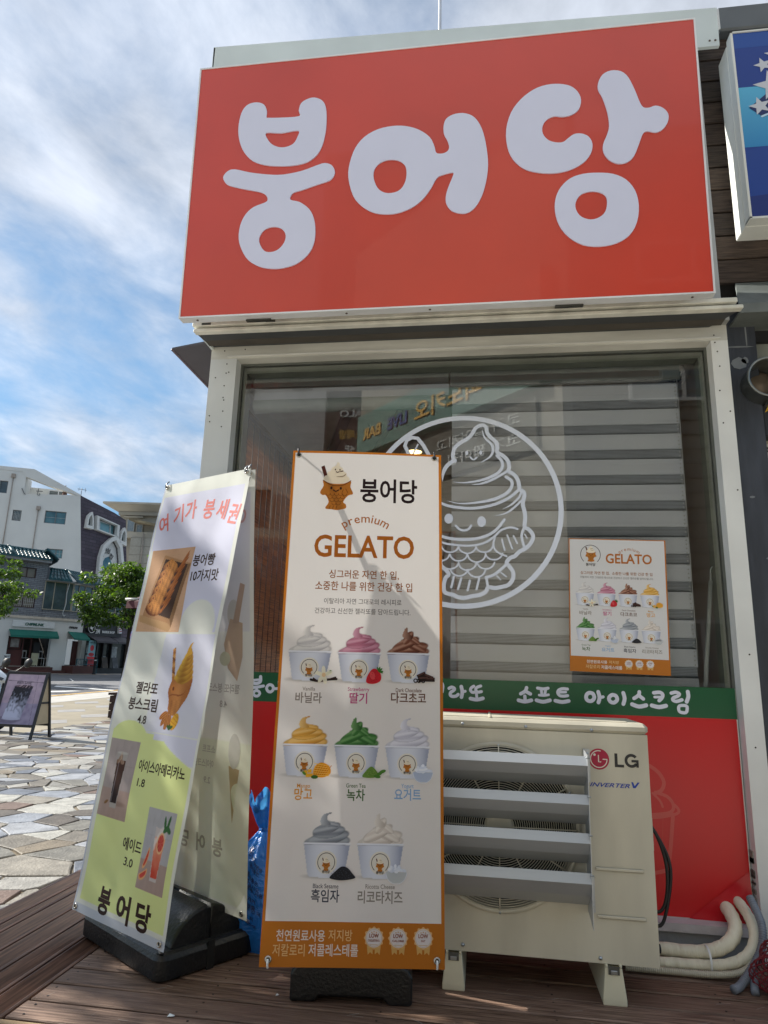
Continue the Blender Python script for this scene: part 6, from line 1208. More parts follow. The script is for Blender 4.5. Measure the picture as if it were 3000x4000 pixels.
def window(fr, u0, v0, u1, v1, par, fm, gm, mul=(), bars=(), d=.12, t=.05, name='window'):
    m = MB(fr); m.box((u0, -d, v0), (u0+t, -d+.08, v1)).box((u1-t, -d, v0), (u1, -d+.08, v1)).box((u0+t, -d, v0), (u1-t, -d+.08, v0+t)).box((u0+t, -d, v1-t), (u1-t, -d+.08, v1))
    for x in mul: m.box((x-t*.5, -d, v0+t), (x+t*.5, -d+.075, v1-t))
    o = m.build(name, fm, par)
    xs = [u0+t*.6]+list(mul)+[u1-t*.6]
    for a, b in zip(xs[:-1], xs[1:]): MB(fr).box((a+t*.3, -d+.02, v0+t*.5), (b-t*.3, -d+.03, v1-t*.5)).build('pane', gm, o)
    if bars:
        bb = MB(fr)
        for kind, q in bars:
            if kind == 'h': bb.box((u0+t, -d+.05, q-.008), (u1-t, -d+.062, q+.008))
            else: bb.box((q-.008, -d+.05, v0+t), (q+.008, -d+.062, v1-t))
        bb.build('window_bars', mat('bar_white', '#b9b9b4', .6), o)
    return o
pane = mat('dark_pane', '#2a3436', .08, var=.4, scale=.8, spec=.7, col2='#55656a'); pane2 = mat('teal_pane', '#2f5560', .1, var=.3, scale=.6, spec=.7, col2='#6f979c'); pane3 = mat('curtain_pane', '#6d665a', .3, var=.2, scale=2)
pwhite = mat('render_white', '#cfcfca', .85, var=.05, scale=.5, bump=.2, bscale=6, detail=9)
mat('bar_white', '#b9b9b4', .6)
F1 = wallframe((-25.54, 32.06), (-23.09, 35.51)); F2 = wallframe((-23.09, 35.51), (-22.87, 37.09)); F3 = wallframe((-22.87, 37.09), (-21.97, 40.32))
gb_ = brickmat('grey_brick', '#73777c', '#85888c', '#5b5e62', .32, .1)
cafe = thing('brick_corner_building', 'grey brick corner building with green tiled roofs above a white cafe front', 'building', (-24, 34.5, .29))
L1, L2, L3_ = 4.232, 1.595, 3.35
fz = .29
wallpoly(F1, [(-6, fz), (1.21, fz), (1.21, 2.2), (3.40, 2.2), (3.40, fz), (L1, fz), (L1, 3.27), (-6, 3.27)], .3, 'wall', pwhite, cafe)
wallpoly(F2, [(0, fz), (.08, fz), (.08, 2.2), (1.25, 2.2), (1.25, fz), (L2, fz), (L2, 3.25), (0, 3.27)], .3, 'wall', pwhite, cafe)
MB(F1).box((-6, 0, 3.17), (L1+.05, .09, 3.30)).build('cornice', mat('cornice_stained', '#c2b8a8', .8, var=.14, scale=3), cafe)
MB(F2).box((-.02, 0, 3.17), (L2, .09, 3.30)).build('cornice', MATS['cornice_stained'], cafe)
sb = MB(F1).box((1.28, .0, 2.70), (3.46, .10, 3.04), .01).build('sign_board', mat('board_white', '#d0d2d0', .6, var=.04), cafe)
gt = mat('green_letter', '#1d5a4c', .5)
def wtext(fr, s, u0, u1, v, h, y, m, par, name='lettering', off=.03, shear=0, th=.02):
    V, F = txt(s, off, shear); w = V[:, 0].max()-V[:, 0].min(); k = (u1-u0)/w; vs = [(u0+(x-V[:, 0].min())*k, y, v+yy*h) for x, yy in V]; n = len(vs); vs2 = [(a, y-th, c) for a, b, c in vs]
    return MB(fr).add(vs+vs2, list(F)+[tuple(i+n for i in f[::-1]) for f in F]).build(name, m, par)
wtext(F1, 'CHIPMUNK', 1.90, 2.88, 2.80, .20, .13, gt, cafe, shear=.25); wtext(F2, 'CHIPMUNK', .05, .74, 2.78, .16, .03, mat('black_letter', '#1c1c1c', .5), cafe, shear=.2)
grn = mat('green_awning', '#0f6558', .7, var=.08, scale=2)
def awning(fr, u0, u1, zt, zb_, out, m, par, val=.07, name='awning'):
    return MB(fr).add([(u0, .02, zt), (u1, .02, zt), (u1, out, zb_), (u0, out, zb_), (u1, out, zb_-val), (u0, out, zb_-val), (u0, .02, zt-.03), (u1, .02, zt-.03), (u1, out-.01, zb_-.02), (u0, out-.01, zb_-.02)],
        [(0, 3, 2, 1), (3, 5, 4, 2), (6, 7, 8, 9), (0, 6, 9, 3), (1, 2, 8, 7)]).build(name, m, par)
awning(F1, 1.17, 3.66, 2.56, 2.26, .38, grn, cafe, .12); awning(F2, .0, 1.35, 2.60, 2.24, .48, grn, cafe, .10)
inner = mat('shop_inside', '#2b2622', .8, var=.5, scale=1.2); brn = mat('brown_wood', '#4b1e17', .6, var=.15, scale=2)
MB(F1).box((1.21, -1.9, fz), (3.40, -1.85, 2.3)).box((1.21, -1.85, fz), (1.25, -.3, 2.3)).box((3.36, -1.85, fz), (3.4, -.3, 2.3)).box((1.21, -1.85, .60), (3.4, -.3, .64)).build('interior', inner, cafe)
MB(F1).box((1.21, -.28, fz), (2.0, -.2, 1.50)).build('lower_panel', brn, cafe)
df = MB(F1)
for a, b, c, d in ((1.32, 1.55, 1.92, 2.15), ): df.box((a, -.25, b), (a+.07, -.18, d)).box((c-.07, -.25, b), (c, -.18, d)).box((a, -.25, b), (c, -.18, b+.06)).box((a, -.25, d-.07), (c, -.18, d))
for u in (2.0, 2.42): df.box((u, -.25, .65), (u+.07, -.18, 2.16))
df.box((2.07, -.25, 2.08), (2.42, -.18, 2.16)); df.build('door_frame', brn, cafe)
MB(F1).box((1.42, -.23, 1.63), (1.85, -.22, 2.08)).build('poster', mat('pale_notice', '#8f8a84', .6, var=.3, scale=5), cafe)
ts_ = MB(F1).box((1.10, .0, 1.05), (1.42, .03, 1.25)).build('sign_plate', MATS['board_white'], cafe); wtext(F1, 'TAKE OUT', 1.12, 1.40, 1.10, .11, .045, MATS['black_letter'], ts_)
ch_m = mat('chair_white', '#b9bab8', .6)
def cchair(u, y, z):
    b = MB(F1)
    for a in (0, .34):
        for c in (0, .34): b.box((u+a, y+c, z), (u+a+.035, y+c+.035, z+.42))
    b.box((u, y, z+.42), (u+.375, y+.375, z+.46)); b.box((u, y, z+.46), (u+.035, y+.03, z+.85)).box((u+.34, y, z+.46), (u+.375, y+.03, z+.85)).box((u, y, z+.78), (u+.375, y+.03, z+.85)).box((u+.16, y, z+.46), (u+.20, y+.03, z+.78)); return b
for lab, u in (('white cafe chair to the left of the pale menu board inside the cafe opening', 2.10), ('white cafe chair to the right of the pale menu board inside the cafe opening', 2.95)):
    cchair(u, -.75, .64).build('cafe_chair', ch_m, None, label=lab, category='chair', group='white chairs in the cafe', at=tuple(F1(u, -.75, .64)))
mbd = thing('menu_board', 'tall pale menu board with black top in the cafe opening', 'menu board', tuple(F1(2.7, -.1, .64)))
MB(F1).box((2.52, -.12, .70), (2.88, -.08, 1.35)).build('lower_board', mat('board_cream', '#a8a488', .7), mbd); MB(F1).box((2.56, -.11, 1.35), (2.90, -.07, 1.92)).build('chalk_board', mat('chalk_black', '#1b1b1c', .7), mbd)
st_ = MB(F1); st_.box((-6, .0, fz), (L1+.02, .35, .46)).box((-6, .0, .46), (3.6, .22, .62)); st_.build('steps', mat('brown_tile', '#4d251c', .6, var=.14, scale=3), cafe)
MB(F1).box((1.0, -.3, .60), (3.5, .10, .66)).build('threshold', mat('step_grey', '#8a8478', .8, var=.1), cafe)
MB(F2).box((-.1, 0, fz), (L2+.02, .75, .72)).build('side_step', MATS['brown_tile'], cafe)
MB(F2).box((.08, -1.4, fz), (1.25, -1.35, 2.2)).box((.08, -1.35, .72), (1.25, -.3, .76)).build('interior', mat('green_inside', '#34483f', .8, var=.3, scale=1.5), cafe)
MB(F2).box((.80, -.28, .74), (1.18, -.2, 2.1)).build('door', brn, cafe)
rl = thing('railing', 'low teal metal railing on the step beside the cafe', 'railing', tuple(F2(.8, .8, fz))); tl_ = mat('teal_rail', '#1f4f58', .5); b = MB(F2)
for z in (.80, 1.08): b.box((.15, .70, z), (1.9, .73, z+.035))
b.build('rails', tl_, rl); b = MB(F2)
for k in range(14): b.box((.22+k*.12, .705, .83), (.235+k*.12, .72, 1.08))
b.build('balusters', tl_, rl)
for u in (.15, 1.0, 1.87): MB(F2).box((u, .70, fz), (u+.035, .735, 1.12)).build('post', tl_, rl)
sbn = thing('standing_banner', 'light blue and red standing banner on the step by the teal railing', 'banner', tuple(F2(1.6, .4, .72)))
cvb = Canvas(Fr(F2(1.30, .45, .76), F2.x, F2.y, F2.z), .004, -1); cvb.rect(0, 0, .62, 1.42, '#7fa9b0', 0); cvb.rect(0, 0, .62, .5, '#c8383c', 1); cvb.ell(.32, .98, .16, .17, '#c5343a', 1); cvb.ell(.30, .62, .24, .10, '#b02c34', 2); cvb.text('신메뉴 출시', .31, 1.25, .11, '#1b4a50', 2); cvb.text('수박주스', .31, .2, .13, '#5e1518', 2)
cvb.build('sheet', printmat('far_print', .6), sbn); MB(F2).box((1.58, .40, .72), (1.62, .44, 2.15)).build('pole', mat('pole_grey', '#888', .5) if False else MATS['bar_white'], sbn)
# brick storeys
W1_ = R4(1.21, 5.36, 2.13, 5.93); W2_ = R4(1.11, 3.74, 2.27, 4.57)
wallpoly(F1, [(-6, 3.30), (2.70, 3.30), (2.70, 6.42), (-6, 6.42)], .3, 'wall', gb_, cafe, [W1_[::-1], W2_[::-1]])
wallpoly(F1, [(2.70, 3.30), (L1, 3.30), (L1, 3.72), (2.70, 3.72)], .3, 'wall', gb_, cafe); wallpoly(F2, [(0, 3.30), (L2, 3.30), (L2, 3.72), (0, 3.72)], .3, 'wall', gb_, cafe)
wallpoly(F3, [(0, 3.5), (4.4, 3.5), (4.4, 5.4), (0, 5.4)], .3, 'wall', gb_, cafe)
brwn = mat('brown_frame', '#3a2420', .5); crm = mat('cream_frame', '#a39c8a', .5)
window(F1, *W1_[0], *W1_[2], cafe, brwn, pane3, (1.66,)); window(F1, *W2_[0], *W2_[2], cafe, brwn, pane3, (1.66,), [('v', 1.2+.1*k) for k in range(11)]+[('h', 4.1), ('h', 3.92)])
window(F1, 2.66, 3.72, 4.23, 5.30, cafe, crm, pane, (3.19, 3.88), d=.02, t=.04); window(F2, .0, 3.72, 1.59, 5.28, cafe, crm, pane, (.45, .95), d=.02, t=.04)
window(F3, .2, 3.9, 3.6, 5.2, cafe, crm, pane, (1.0, 1.9, 2.8), d=.02, t=.04)
MB(F1).box((2.66, -2.2, 5.30), (L1, 0, 5.42)).build('bay_top', gb_, cafe); MB(F1).box((2.70, -3.0, 3.3), (2.75, 0, 6.42)).build('return_wall', gb_, cafe)
MB(F1).box((-6, -3, 3.3), (3.9, -2.6, 6.4)).build('back_wall', gb_, cafe)
cv_m = mat('cable_pale', '#b9bdbd', .5)
MB(F1).tube(crom([(3.86, .12, 5.9), (3.93, .14, 5.3), (3.86, .12, 4.7), (3.88, .13, 4.1), (3.78, .12, 3.6), (3.86, .13, 3.42), (3.93, .12, 3.5)], 4), .022, 6).build('loose_cable', cv_m, cafe)
# green tiled roofs: courses of barrel tiles laid down the slope
tile = mat('green_tile', '#15454c', .42, var=.3, scale=3, spec=.5)
def tiled(fr, u0, u1, ye, ze, yr, zr_, par, pitch=.20, skew0=0, skew1=0):
    n = int((u1-u0)/pitch); b = MB(fr); sl_ = math.hypot(yr-ye, zr_-ze); rows = max(2, int(sl_/.24))
    for i in range(n):
        ua = u0+(i+.5)*(u1-u0)/n; f = i/(max(1, n-1)); du = skew0*(1-f)+skew1*f
        for k in range(rows):
            t0, t1 = k/rows, (k+1.12)/rows; A = Vector((ua+du*t0, ye+(yr-ye)*t0, ze+(zr_-ze)*t0+.035)); B_ = Vector((ua+du*t1, ye+(yr-ye)*t1, ze+(zr_-ze)*t1+.012)); vs = []
            for q, r_ in ((A, pitch*.40), (B_, pitch*.34)):
                for j in range(5): a = math.pi*j/4; vs.append((q.x+r_*math.cos(a), q.y, q.z+r_*math.sin(a)*.8))
            b.add(vs, [(j, j+5, j+6, j+1) for j in range(4)]+[(0, 1, 2, 3, 4)])
    b.quad((u0, ye, ze), (u1, ye, ze), (u1+skew1, yr, zr_), (u0+skew0, yr, zr_)); b.quad((u0, ye, ze-.05), (u1, ye, ze-.05), (u1, ye, ze+.03), (u0, ye, ze+.03))
    o = b.build('roof_tiles', tile, par, kind='stuff')
    return o
tiled(F1, -6, 2.72, .50, 6.42, -.35, 6.93, cafe)
MB(F1).tube([(-6, -.35, 6.97), (.6, -.35, 6.97), (2.6, -.35, 6.95)], .07, 8).build('ridge', tile, cafe); MB(F1).tube([(.65, -.35, 6.98), (.72, .5, 6.50)], .07, 8).build('hip_ridge', tile, cafe)
MB(F1).lathe((.65, -.35, 6.98), [(1e-4, .10), (.09, .06), (.11, -.03)], 10).build('ridge_cap', tile, cafe)
MB(F1).add([(2.68, .5, 6.42), (2.68, -.35, 6.95), (2.68, -3, 6.95), (2.68, -3, 6.42)], [(0, 1, 2, 3)]).build('roof_side', gb_, cafe)
FR_ = wallframe(tuple(F1(2.72, .45, 0))[:2], tuple(F1(3.30, -2.6, 0))[:2]); tiled(FR_, 0, 3.0, .28, 6.40, -.35, 6.93, cafe, .20)
MB(FR_).tube([(0, .3, 6.46), (-.2, -.35, 6.97), (3.0, -.35, 6.97)], .065, 8).build('ridge', tile, cafe)
tiled(F1, 2.68, 4.0, .35, 5.40, -.35, 6.0, cafe, .19, .30, -.05); MB(F1).tube([(2.95, -.35, 6.03), (3.95, -.35, 6.06)], .065, 8).build('ridge', tile, cafe); MB(F1).tube([(3.90, -.35, 6.05), (4.30, .35, 5.42)], .065, 8).build('hip_ridge', tile, cafe)
tiled(F2, -.25, 1.8, .35, 5.40, -.45, 6.0, cafe, .19, .1, 0); MB(F2).tube([(-.3, -.45, 6.03), (1.8, -.45, 6.03)], .065, 8).build('ridge', tile, cafe)
tiled(F3, .0, 4.2, .35, 5.40, -.45, 6.0, cafe, .19)
MB(F1).box((-6, 0, 6.25), (2.72, .42, 6.41)).build('eave_board', mat('eave_grey', '#8d8f90', .7), cafe); MB(F1).box((2.66, 0, 5.30), (L1, .3, 5.39)).build('eave_board', MATS['eave_grey'], cafe); MB(F2).box((0, 0, 5.30), (L2, .3, 5.39)).build('eave_board', MATS['eave_grey'], cafe)
# barber shop
bb = thing('barber_shop_front', 'black barber shop front with grey awnings, right of the white cafe', 'shop front', tuple(F3(1.6, .2, fz)))
bk_ = mat('fascia_black', '#232224', .45, var=.1); 
MB(F3).box((-.38, 0, 2.48), (2.55, .12, 3.50)).build('fascia', bk_, bb)
wl_ = mat('letter_white', '#d6d6d2', .5)
wtext(F3, '3M', .48, .78, 2.60, .38, .16, wl_, bb, off=.01); wtext(F3, 'BARBER SHOP', .98, 1.95, 2.66, .20, .16, wl_, bb, off=.012)
hb = MB(Fr(F3(.66, .15, 3.10), F3.x, F3.y, F3.z)); hb.tube([(-.24, 0, .0), (-.1, 0, -.05), (.1, 0, -.05), (.24, 0, .0)], .03, 6).tube(crom([(-.14, 0, -.02), (-.12, 0, .2), (-.03, 0, .16), (.06, 0, .22), (.13, 0, .0)], 4), .02, 6); hb.build('hat_emblem', wl_, bb)
MB(Fr(F3(.02, .2, 2.86), F3.x, F3.y, F3.z)).lathe((0, 0, 0), [(1e-4, .1), (.24, .1), (.25, -.1)], 24, 'y').build('round_sign', mat('round_black', '#201f20', .5), bb)
MB(Fr(F3(.02, .31, 2.86), F3.x, F3.y, F3.z)).lathe((0, 0, 0), [(.22, -.0), (.25, 0), (.25, .01)], 24, 'y').build('sign_ring', wl_, bb)
MB(Fr(F3(.02, .31, 2.86), F3.x, F3.y, F3.z)).add([(-.12, 0, .08), (.0, 0, .14), (.12, 0, .08), (.05, 0, .0), (.07, 0, -.14), (-.02, 0, -.04), (-.1, 0, -.02)], [tuple(range(7))]).build('emblem', wl_, bb)
MB(F3).lathe((.75, .3, 3.42), [(1e-4, -.08), (.09, -.05), (.11, .03), (.05, .1)], 12).build('lamp_head', MATS['board_white'], bb)
ag = mat('awning_grey', '#4a484c', .7, var=.1, scale=2); awning(F3, .1, 1.75, 2.46, 2.16, .75, ag, bb, .1); awning(F3, 1.85, 3.0, 2.46, 2.16, .7, ag, bb, .1)
MB(F3).box((.0, -.4, fz), (3.3, -.2, 2.48)).build('shop_window', mat('barber_glass', '#1d2022', .15, var=.6, scale=1.3, col2='#3c4142'), bb)
for u in (.0, .85, 1.35, 2.0, 3.2): MB(F3).box((u, -.2, fz), (u+.07, 0, 2.48)).build('mullion', bk_, bb)
MB(F3).box((-.1, -.4, fz), (3.3, .25, .62)).build('plinth', MATS['fascia_black'], bb)
nt_m = mat('notice_pale', '#9da09e', .6, var=.35, scale=5); [MB(F3).box((u, -.19, z), (u+w, -.185, z+h)).build('notice', nt_m, bb) for u, z, w, h in ((.25, 1.45, .35, .45), (.22, 1.0, .4, .35), (2.15, 1.2, .5, .7), (1.6, 1.0, .2, .3))]
bp_ = thing('barber_pole', 'striped red and white barber pole at the right of the black shop sign', 'barber pole', tuple(F3(2.3, .25, 2.75)))
cvb = Canvas(Fr(F3(2.18, .26, 2.70), F3.x, F3.y, F3.z), .004, -1); cvb.rect(0, 0, .24, .7, '#cfcfd2', 0)
for k in range(5): cvb.poly([(0, .05+k*.14), (.24, .13+k*.14), (.24, .19+k*.14), (0, .11+k*.14)], '#a05050', 1)
cvb.build('stripes', MATS['far_print'], bp_); MB(F3).box((2.17, .12, 2.70), (2.43, .25, 3.4), .01).build('case', MATS['letter_white'], bp_)
for lab, u, c in (('wooden framed chalk board leaning outside the barber shop', .95, '#3b332a'), ('white framed board leaning outside the barber shop door', 1.75, '#4a4d50')):
    b = MB(F3).add([(u, .55, .62), (u+.42, .55, .62), (u+.42, .38, 1.25), (u, .38, 1.25), (u, .50, .62), (u+.42, .50, .62), (u+.42, .33, 1.25), (u, .33, 1.25)], [(0, 1, 2, 3), (7, 6, 5, 4), (0, 4, 5, 1), (1, 5, 6, 2), (2, 6, 7, 3), (3, 7, 4, 0)]); b.build('sidewalk_board', mat('sboard'+c[1:], c, .7, var=.3, scale=4), None, label=lab, category='sign board', at=tuple(F3(u+.2, .45, .62)))
def gpt(x, y): return (x, y, gz(x, y))
bl = thing('bollard', 'dark metal bollard on the far pavement in front of the barber shop', 'bollard', gpt(-21.55, 36.1)); dkm = mat('dark_iron', '#1d1e20', .5, metal=.3)
MB().lathe(gpt(-21.55, 36.1), [(.11, 0), (.09, .08), (.07, .12), (.07, .85), (.085, .87), (.085, .93), (.05, .99), (1e-4, 1.0)], 14).build('shaft', dkm, bl); MB().lathe(gpt(-21.55, 36.1), [(.0715, .74), (.0725, .76), (.0715, .80)], 14).build('band', MATS['board_white'], bl)
# white building with purple slate front
WF_ = wallframe((-35.15, 43.63), (-28.98, 46.57))
wb_ = thing('white_villa_building', 'white four storey building with dark purple slate front and arched windows', 'building', (-33, 46, .3))
hw = [R4(-.23, 12.92, .33, 13.86), R4(.93, 10.92, 1.52, 11.73), R4(3.10, 10.93, 4.56, 11.89), R4(3.72, 8.35, 4.66, 9.03)]
wallpoly(WF_, [(-9, .3), (7.0, .3), (5.36, 13.29), (1.42, 13.0), (1.42, 14.34), (1.2, 14.7), (-9, 14.72)], .3, 'wall', pwhite, wb_, [h[::-1] for h in hw])
for h, mu, br, gm in ((hw[0], (), (), pane), (hw[1], (), [('h', 10.95+.1*k) for k in range(6)]+[('v', 1.02+.1*k) for k in range(5)], pane), (hw[2], (3.84,), [('h', 11.4)], pane2), (hw[3], (4.2,), [('v', 4.45), ('h', 8.7)], pane2)): window(WF_, *h[0], *h[2], wb_, mat('grey_frame', '#6e7070', .5), gm, mu, br, d=.15, t=.05)
MB(WF_).prism([(1.42, 14.34), (1.2, 14.7), (-9, 14.72), (-9, 14.95), (1.95, 14.97), (5.4, 13.32), (5.36, 13.2), (3.22, 13.78)], 'y', -.6, .03).build('roof_slab', pwhite, wb_)
MB(WF_).box((1.42, -2.2, 12.9), (3.6, -2.0, 14.0)).build('terrace_wall', pwhite, wb_); MB(WF_).box((1.42, -2.2, 12.9), (1.46, 0, 14.5)).build('terrace_side', pwhite, wb_)
window(Fr(WF_(0, -1.8, 0), WF_.x, WF_.y, WF_.z), 2.8, 12.95, 4.1, 13.9, wb_, mat('frame_white', '#c8caca', .5), pane, (3.5,), d=.12, t=.06)
MB(WF_).box((-9, -8, .3), (5.1, -.3, 12.8)).build('core', pwhite, wb_)
pm = mat('downpipe_beige', '#9a8f84', .6)
for u, zt in ((.63, 14.15), (2.62, 11.85)):
    o = MB(WF_).tube([(u, .08, zt), (u, .08, 7.0)], .035, 8).build('downpipe', pm, wb_); MB(WF_).box((u-.13, .02, zt), (u+.13, .2, zt+.28)).build('hopper', pm, o)
MB(WF_).tube(crom([(2.45, .1, 13.5), (2.42, .1, 13.2), (2.40, .1, 13.05), (2.52, .1, 12.98), (2.58, .1, 13.08), (2.48, .1, 13.16)], 4), .025, 6).tube([(2.3, .1, 13.28), (2.75, .1, 13.30)], .03, 6).tube([(1.3, .05, 13.4), (1.5, .06, 13.05), (1.6, .06, 12.95)], .03, 6).build('wall_fittings', mat('fitting_dark', '#55585a', .6), wb_)
um = thing('closed_parasol', 'closed brown parasol on the roof terrace of the white building', 'parasol', tuple(WF_(4.17, -.5, 13.1))); MB(WF_).lathe((4.17, -.5, 13.0), [(.05, -.2), (.19, .15), (.15, .5), (.06, .9), (.02, 1.08), (1e-4, 1.1)], 10).build('canopy', mat('parasol_brown', '#75564c', .8, var=.2), um)
an = thing('television_aerial', 'small television aerial on the corner of the white building', 'aerial', tuple(WF_(5.4, -.3, 13.2))); MB(WF_).tube([(5.35, -.3, 13.1), (5.35, -.3, 13.95)], .02, 5).tube([(5.05, -.3, 13.85), (5.7, -.3, 13.80)], .018, 5).tube([(5.6, -.3, 13.95), (5.62, -.3, 13.62)], .015, 5).tube([(5.15, -.3, 13.95), (5.15, -.3, 13.72)], .015, 5).build('antenna', dkm, an)
PFm = Fr((-29.708, 46.223, 8.04), (.1728, .985, 0), (.9796, -.1719, .1038), (-.1022, .0179, .9946))
slate = brickmat('purple_slate', '#3a2f3a', '#4d414c', '#262027', .75, .26, .6, msz=.02)
a1g = [(.26, 3.03), (.73, 3.04), (.71, 3.60), (.62, 3.92), (.40, 3.70), (.32, 3.45)]; wg = [(1.45, 2.95), (3.50, 2.80), (3.58, 3.68), (1.45, 3.89)]; a2g = [(4.06, 2.55), (4.58, 2.46), (4.56, 3.2), (4.44, 3.45), (4.2, 3.15)]; big = [(1.95, -.4), (4.2, -.6), (4.14, .82), (3.95, 1.9), (3.45, 2.45), (2.95, 2.2), (2.3, 1.6), (2.04, .87)]
wallpoly(PFm, [(.6, -8), (6.2, -8), (5.12, .74), (4.88, 4.46), (3.46, 4.78), (-.39, 5.28)], .25, 'slate_front', slate, wb_, [a1g[::-1], wg[::-1], a2g[::-1], big[::-1]])
def ringframe(out, inn, name, d0=-.2, d1=.28, arch_=False):
    n = len(inn); oo = out; m_ = MB(PFm); vs = [(u, d1, v) for u, v in oo]+[(u, d1, v) for u, v in inn]+[(u, d0, v) for u, v in inn]+[(u, 0, v) for u, v in oo]
    fs = []
    for i in range(n): j = (i+1) % n; fs += [(i, j, j+n, i+n), (i+n, j+n, j+2*n, i+2*n), (i+3*n, j+3*n, j, i)]
    return m_.add(vs, fs).build(name, MATS['render_white'], wb_)
def grow(P, k): cx0 = sum(p[0] for p in P)/len(P); cy0 = sum(p[1] for p in P)/len(P); return [(cx0+(u-cx0)*(1+k), cy0+(v-cy0)*(1+k*.9)) for u, v in P]
for P, nm, k in ((a1g, 'arched_frame', .62), (wg, 'window_surround', .24), (a2g, 'arched_frame', .62), (big, 'entrance_arch', .34)):
    fr2 = ringframe(grow(P, k), P, nm); MB(PFm).prism(P, 'y', -.16, -.14).build('pane', pane2 if nm != 'entrance_arch' else pwhite, fr2)
    if nm == 'window_surround':
        bb2 = MB(PFm)
        for u in (1.9, 3.1): bb2.box((u, -.14, 2.8), (u+.06, -.08, 3.85))
        bb2.box((1.45, -.14, 2.9), (3.55, -.08, 2.97)).box((1.45, -.14, 3.72), (3.5, -.08, 3.78)); bb2.build('mullions', MATS['frame_white'], fr2)
MB(PFm).prism([(2.2, -.5), (3.6, -.5), (3.5, .6), (3.1, 1.1), (2.7, .9), (2.3, .3)], 'y', -.14, -.12).build('arch_glass', pane2, wb_)
for s_, u, v, a in (('하', 2.25, 1.15, .5), ('얀', 2.62, 1.55, .15), ('성', 3.02, 1.50, -.3), ('집', 3.35, 1.15, -.6)):
    V, Fx = txt(s_, .02); c, d = math.cos(a), math.sin(a); V = (V-V.mean(0))*.5; MB(PFm).add([(u+x*c-y*d, -.08, v+x*d+y*c) for x, y in V], list(Fx)).build('letter', MATS['black_letter'], wb_)
# beige building behind
HB = wallframe((-33.05, 57.37), (-28.46, 58.01)); be = mat('beige_render', '#9c968a', .85, var=.08, scale=.4, detail=8); be2 = mat('beige_slab', '#aaa395', .8, var=.1, scale=.6)
bgb = thing('beige_building', 'beige building with flat overhanging roof slab behind the white building', 'building', (-30, 60, .3))
MB(HB).box((-1.85, -5, 15.25), (3.6, .9, 15.43)).build('roof_slab', be2, bgb); MB(HB).add([(-1.6, .7, 15.25), (3.6, .7, 15.25), (3.6, 0, 14.75), (-.7, 0, 14.75), (-.7, -4, 14.75), (-1.6, -4, 15.25)], [(0, 1, 2, 3), (0, 3, 4, 5)]).build('soffit', be2, bgb)
MB(HB).box((-.68, -5, 14.4), (3.2, -.1, 15.26)).build('upper_wall', be, bgb); MB(HB).box((-1.1, -6, .3), (5, -.6, 14.4)).build('wall', be, bgb)
MB(HB).box((-.2, -.6, 14.2), (1.6, -.2, 14.32)).build('canopy', be2, bgb)
window(Fr(HB(0, -.5, 0), HB.x, HB.y, HB.z), .1, 12.9, .8, 14.1, bgb, MATS['bar_white'], mat('pale_pane', '#7e8c96', .3), d=.04); window(Fr(HB(0, -.5, 0), HB.x, HB.y, HB.z), 1.0, 12.6, 1.6, 13.6, bgb, MATS['bar_white'], MATS['pale_pane'], d=.04)
o = MB(HB).add([(.85, 1.2, 13.86), (3.3, 1.2, 13.4), (3.3, -.5, 13.5), (.85, -.5, 13.95), (.85, 1.2, 13.68), (3.3, 1.2, 13.2), (3.3, -.5, 13.3), (.85, -.5, 13.75)], [(0, 1, 2, 3), (7, 6, 5, 4), (0, 4, 5, 1), (3, 7, 4, 0)]).build('stained_slab', mat('stained_concrete', '#8f8268', .9, var=.35, scale=1.5, detail=8), bgb)
MB(HB).box((-.4, -.5, 12.2), (3.4, .2, 12.75)).build('balcony_band', be2, bgb); MB(HB).box((.9, -.4, .3), (4.5, .3, 12.2)).build('stair_block', mat('panel_beige', '#a39f94', .8, var=.06), bgb)
b = MB(HB); [b.box((.9, .3, 12.2-k*.8), (4.5, .31, 12.18-k*.8)) for k in range(8)]; b.box((1.9, .3, 6), (1.92, .31, 12.2)); b.build('panel_joints', mat('joint_dark', '#6a665d', .9), bgb)
MB(HB).tube([(2.1, .4, 12.6), (2.1, .4, 8)], .05, 6).build('downpipe', MATS['downpipe_beige'], bgb)
# ------------------------------------------------------------------ trees
leafm = bpy.data.materials.new('leaf_green'); leafm.use_nodes = True; t = leafm.node_tree; b_ = t.nodes['Principled BSDF']; at = t.nodes.new('ShaderNodeAttribute'); at.attribute_name = 'Col'
t.links.new(at.outputs[0], b_.inputs['Base Color']); b_.inputs['Roughness'].default_value = .42; tr = t.nodes.new('ShaderNodeBsdfTranslucent'); mu = t.nodes.new('ShaderNodeMix'); mu.data_type = 'RGBA'; mu.blend_type = 'MULTIPLY'; mu.inputs[0].default_value = 1; t.links.new(at.outputs[0], mu.inputs[6]); mu.inputs[7].default_value = (1.6, 1.7, .7, 1)
t.links.new(mu.outputs[2], tr.inputs[0]); ms = t.nodes.new('ShaderNodeMixShader'); ms.inputs[0].default_value = .42; t.links.new(b_.outputs[0], ms.inputs[1]); t.links.new(tr.outputs[0], ms.inputs[2]); t.links.new(ms.outputs[0], t.nodes['Material Output'].inputs[0])
bark = mat('bark', '#3a2f27', .9, var=.25, scale=6, stretch=(1, 1, .3), bump=.6, bscale=10)
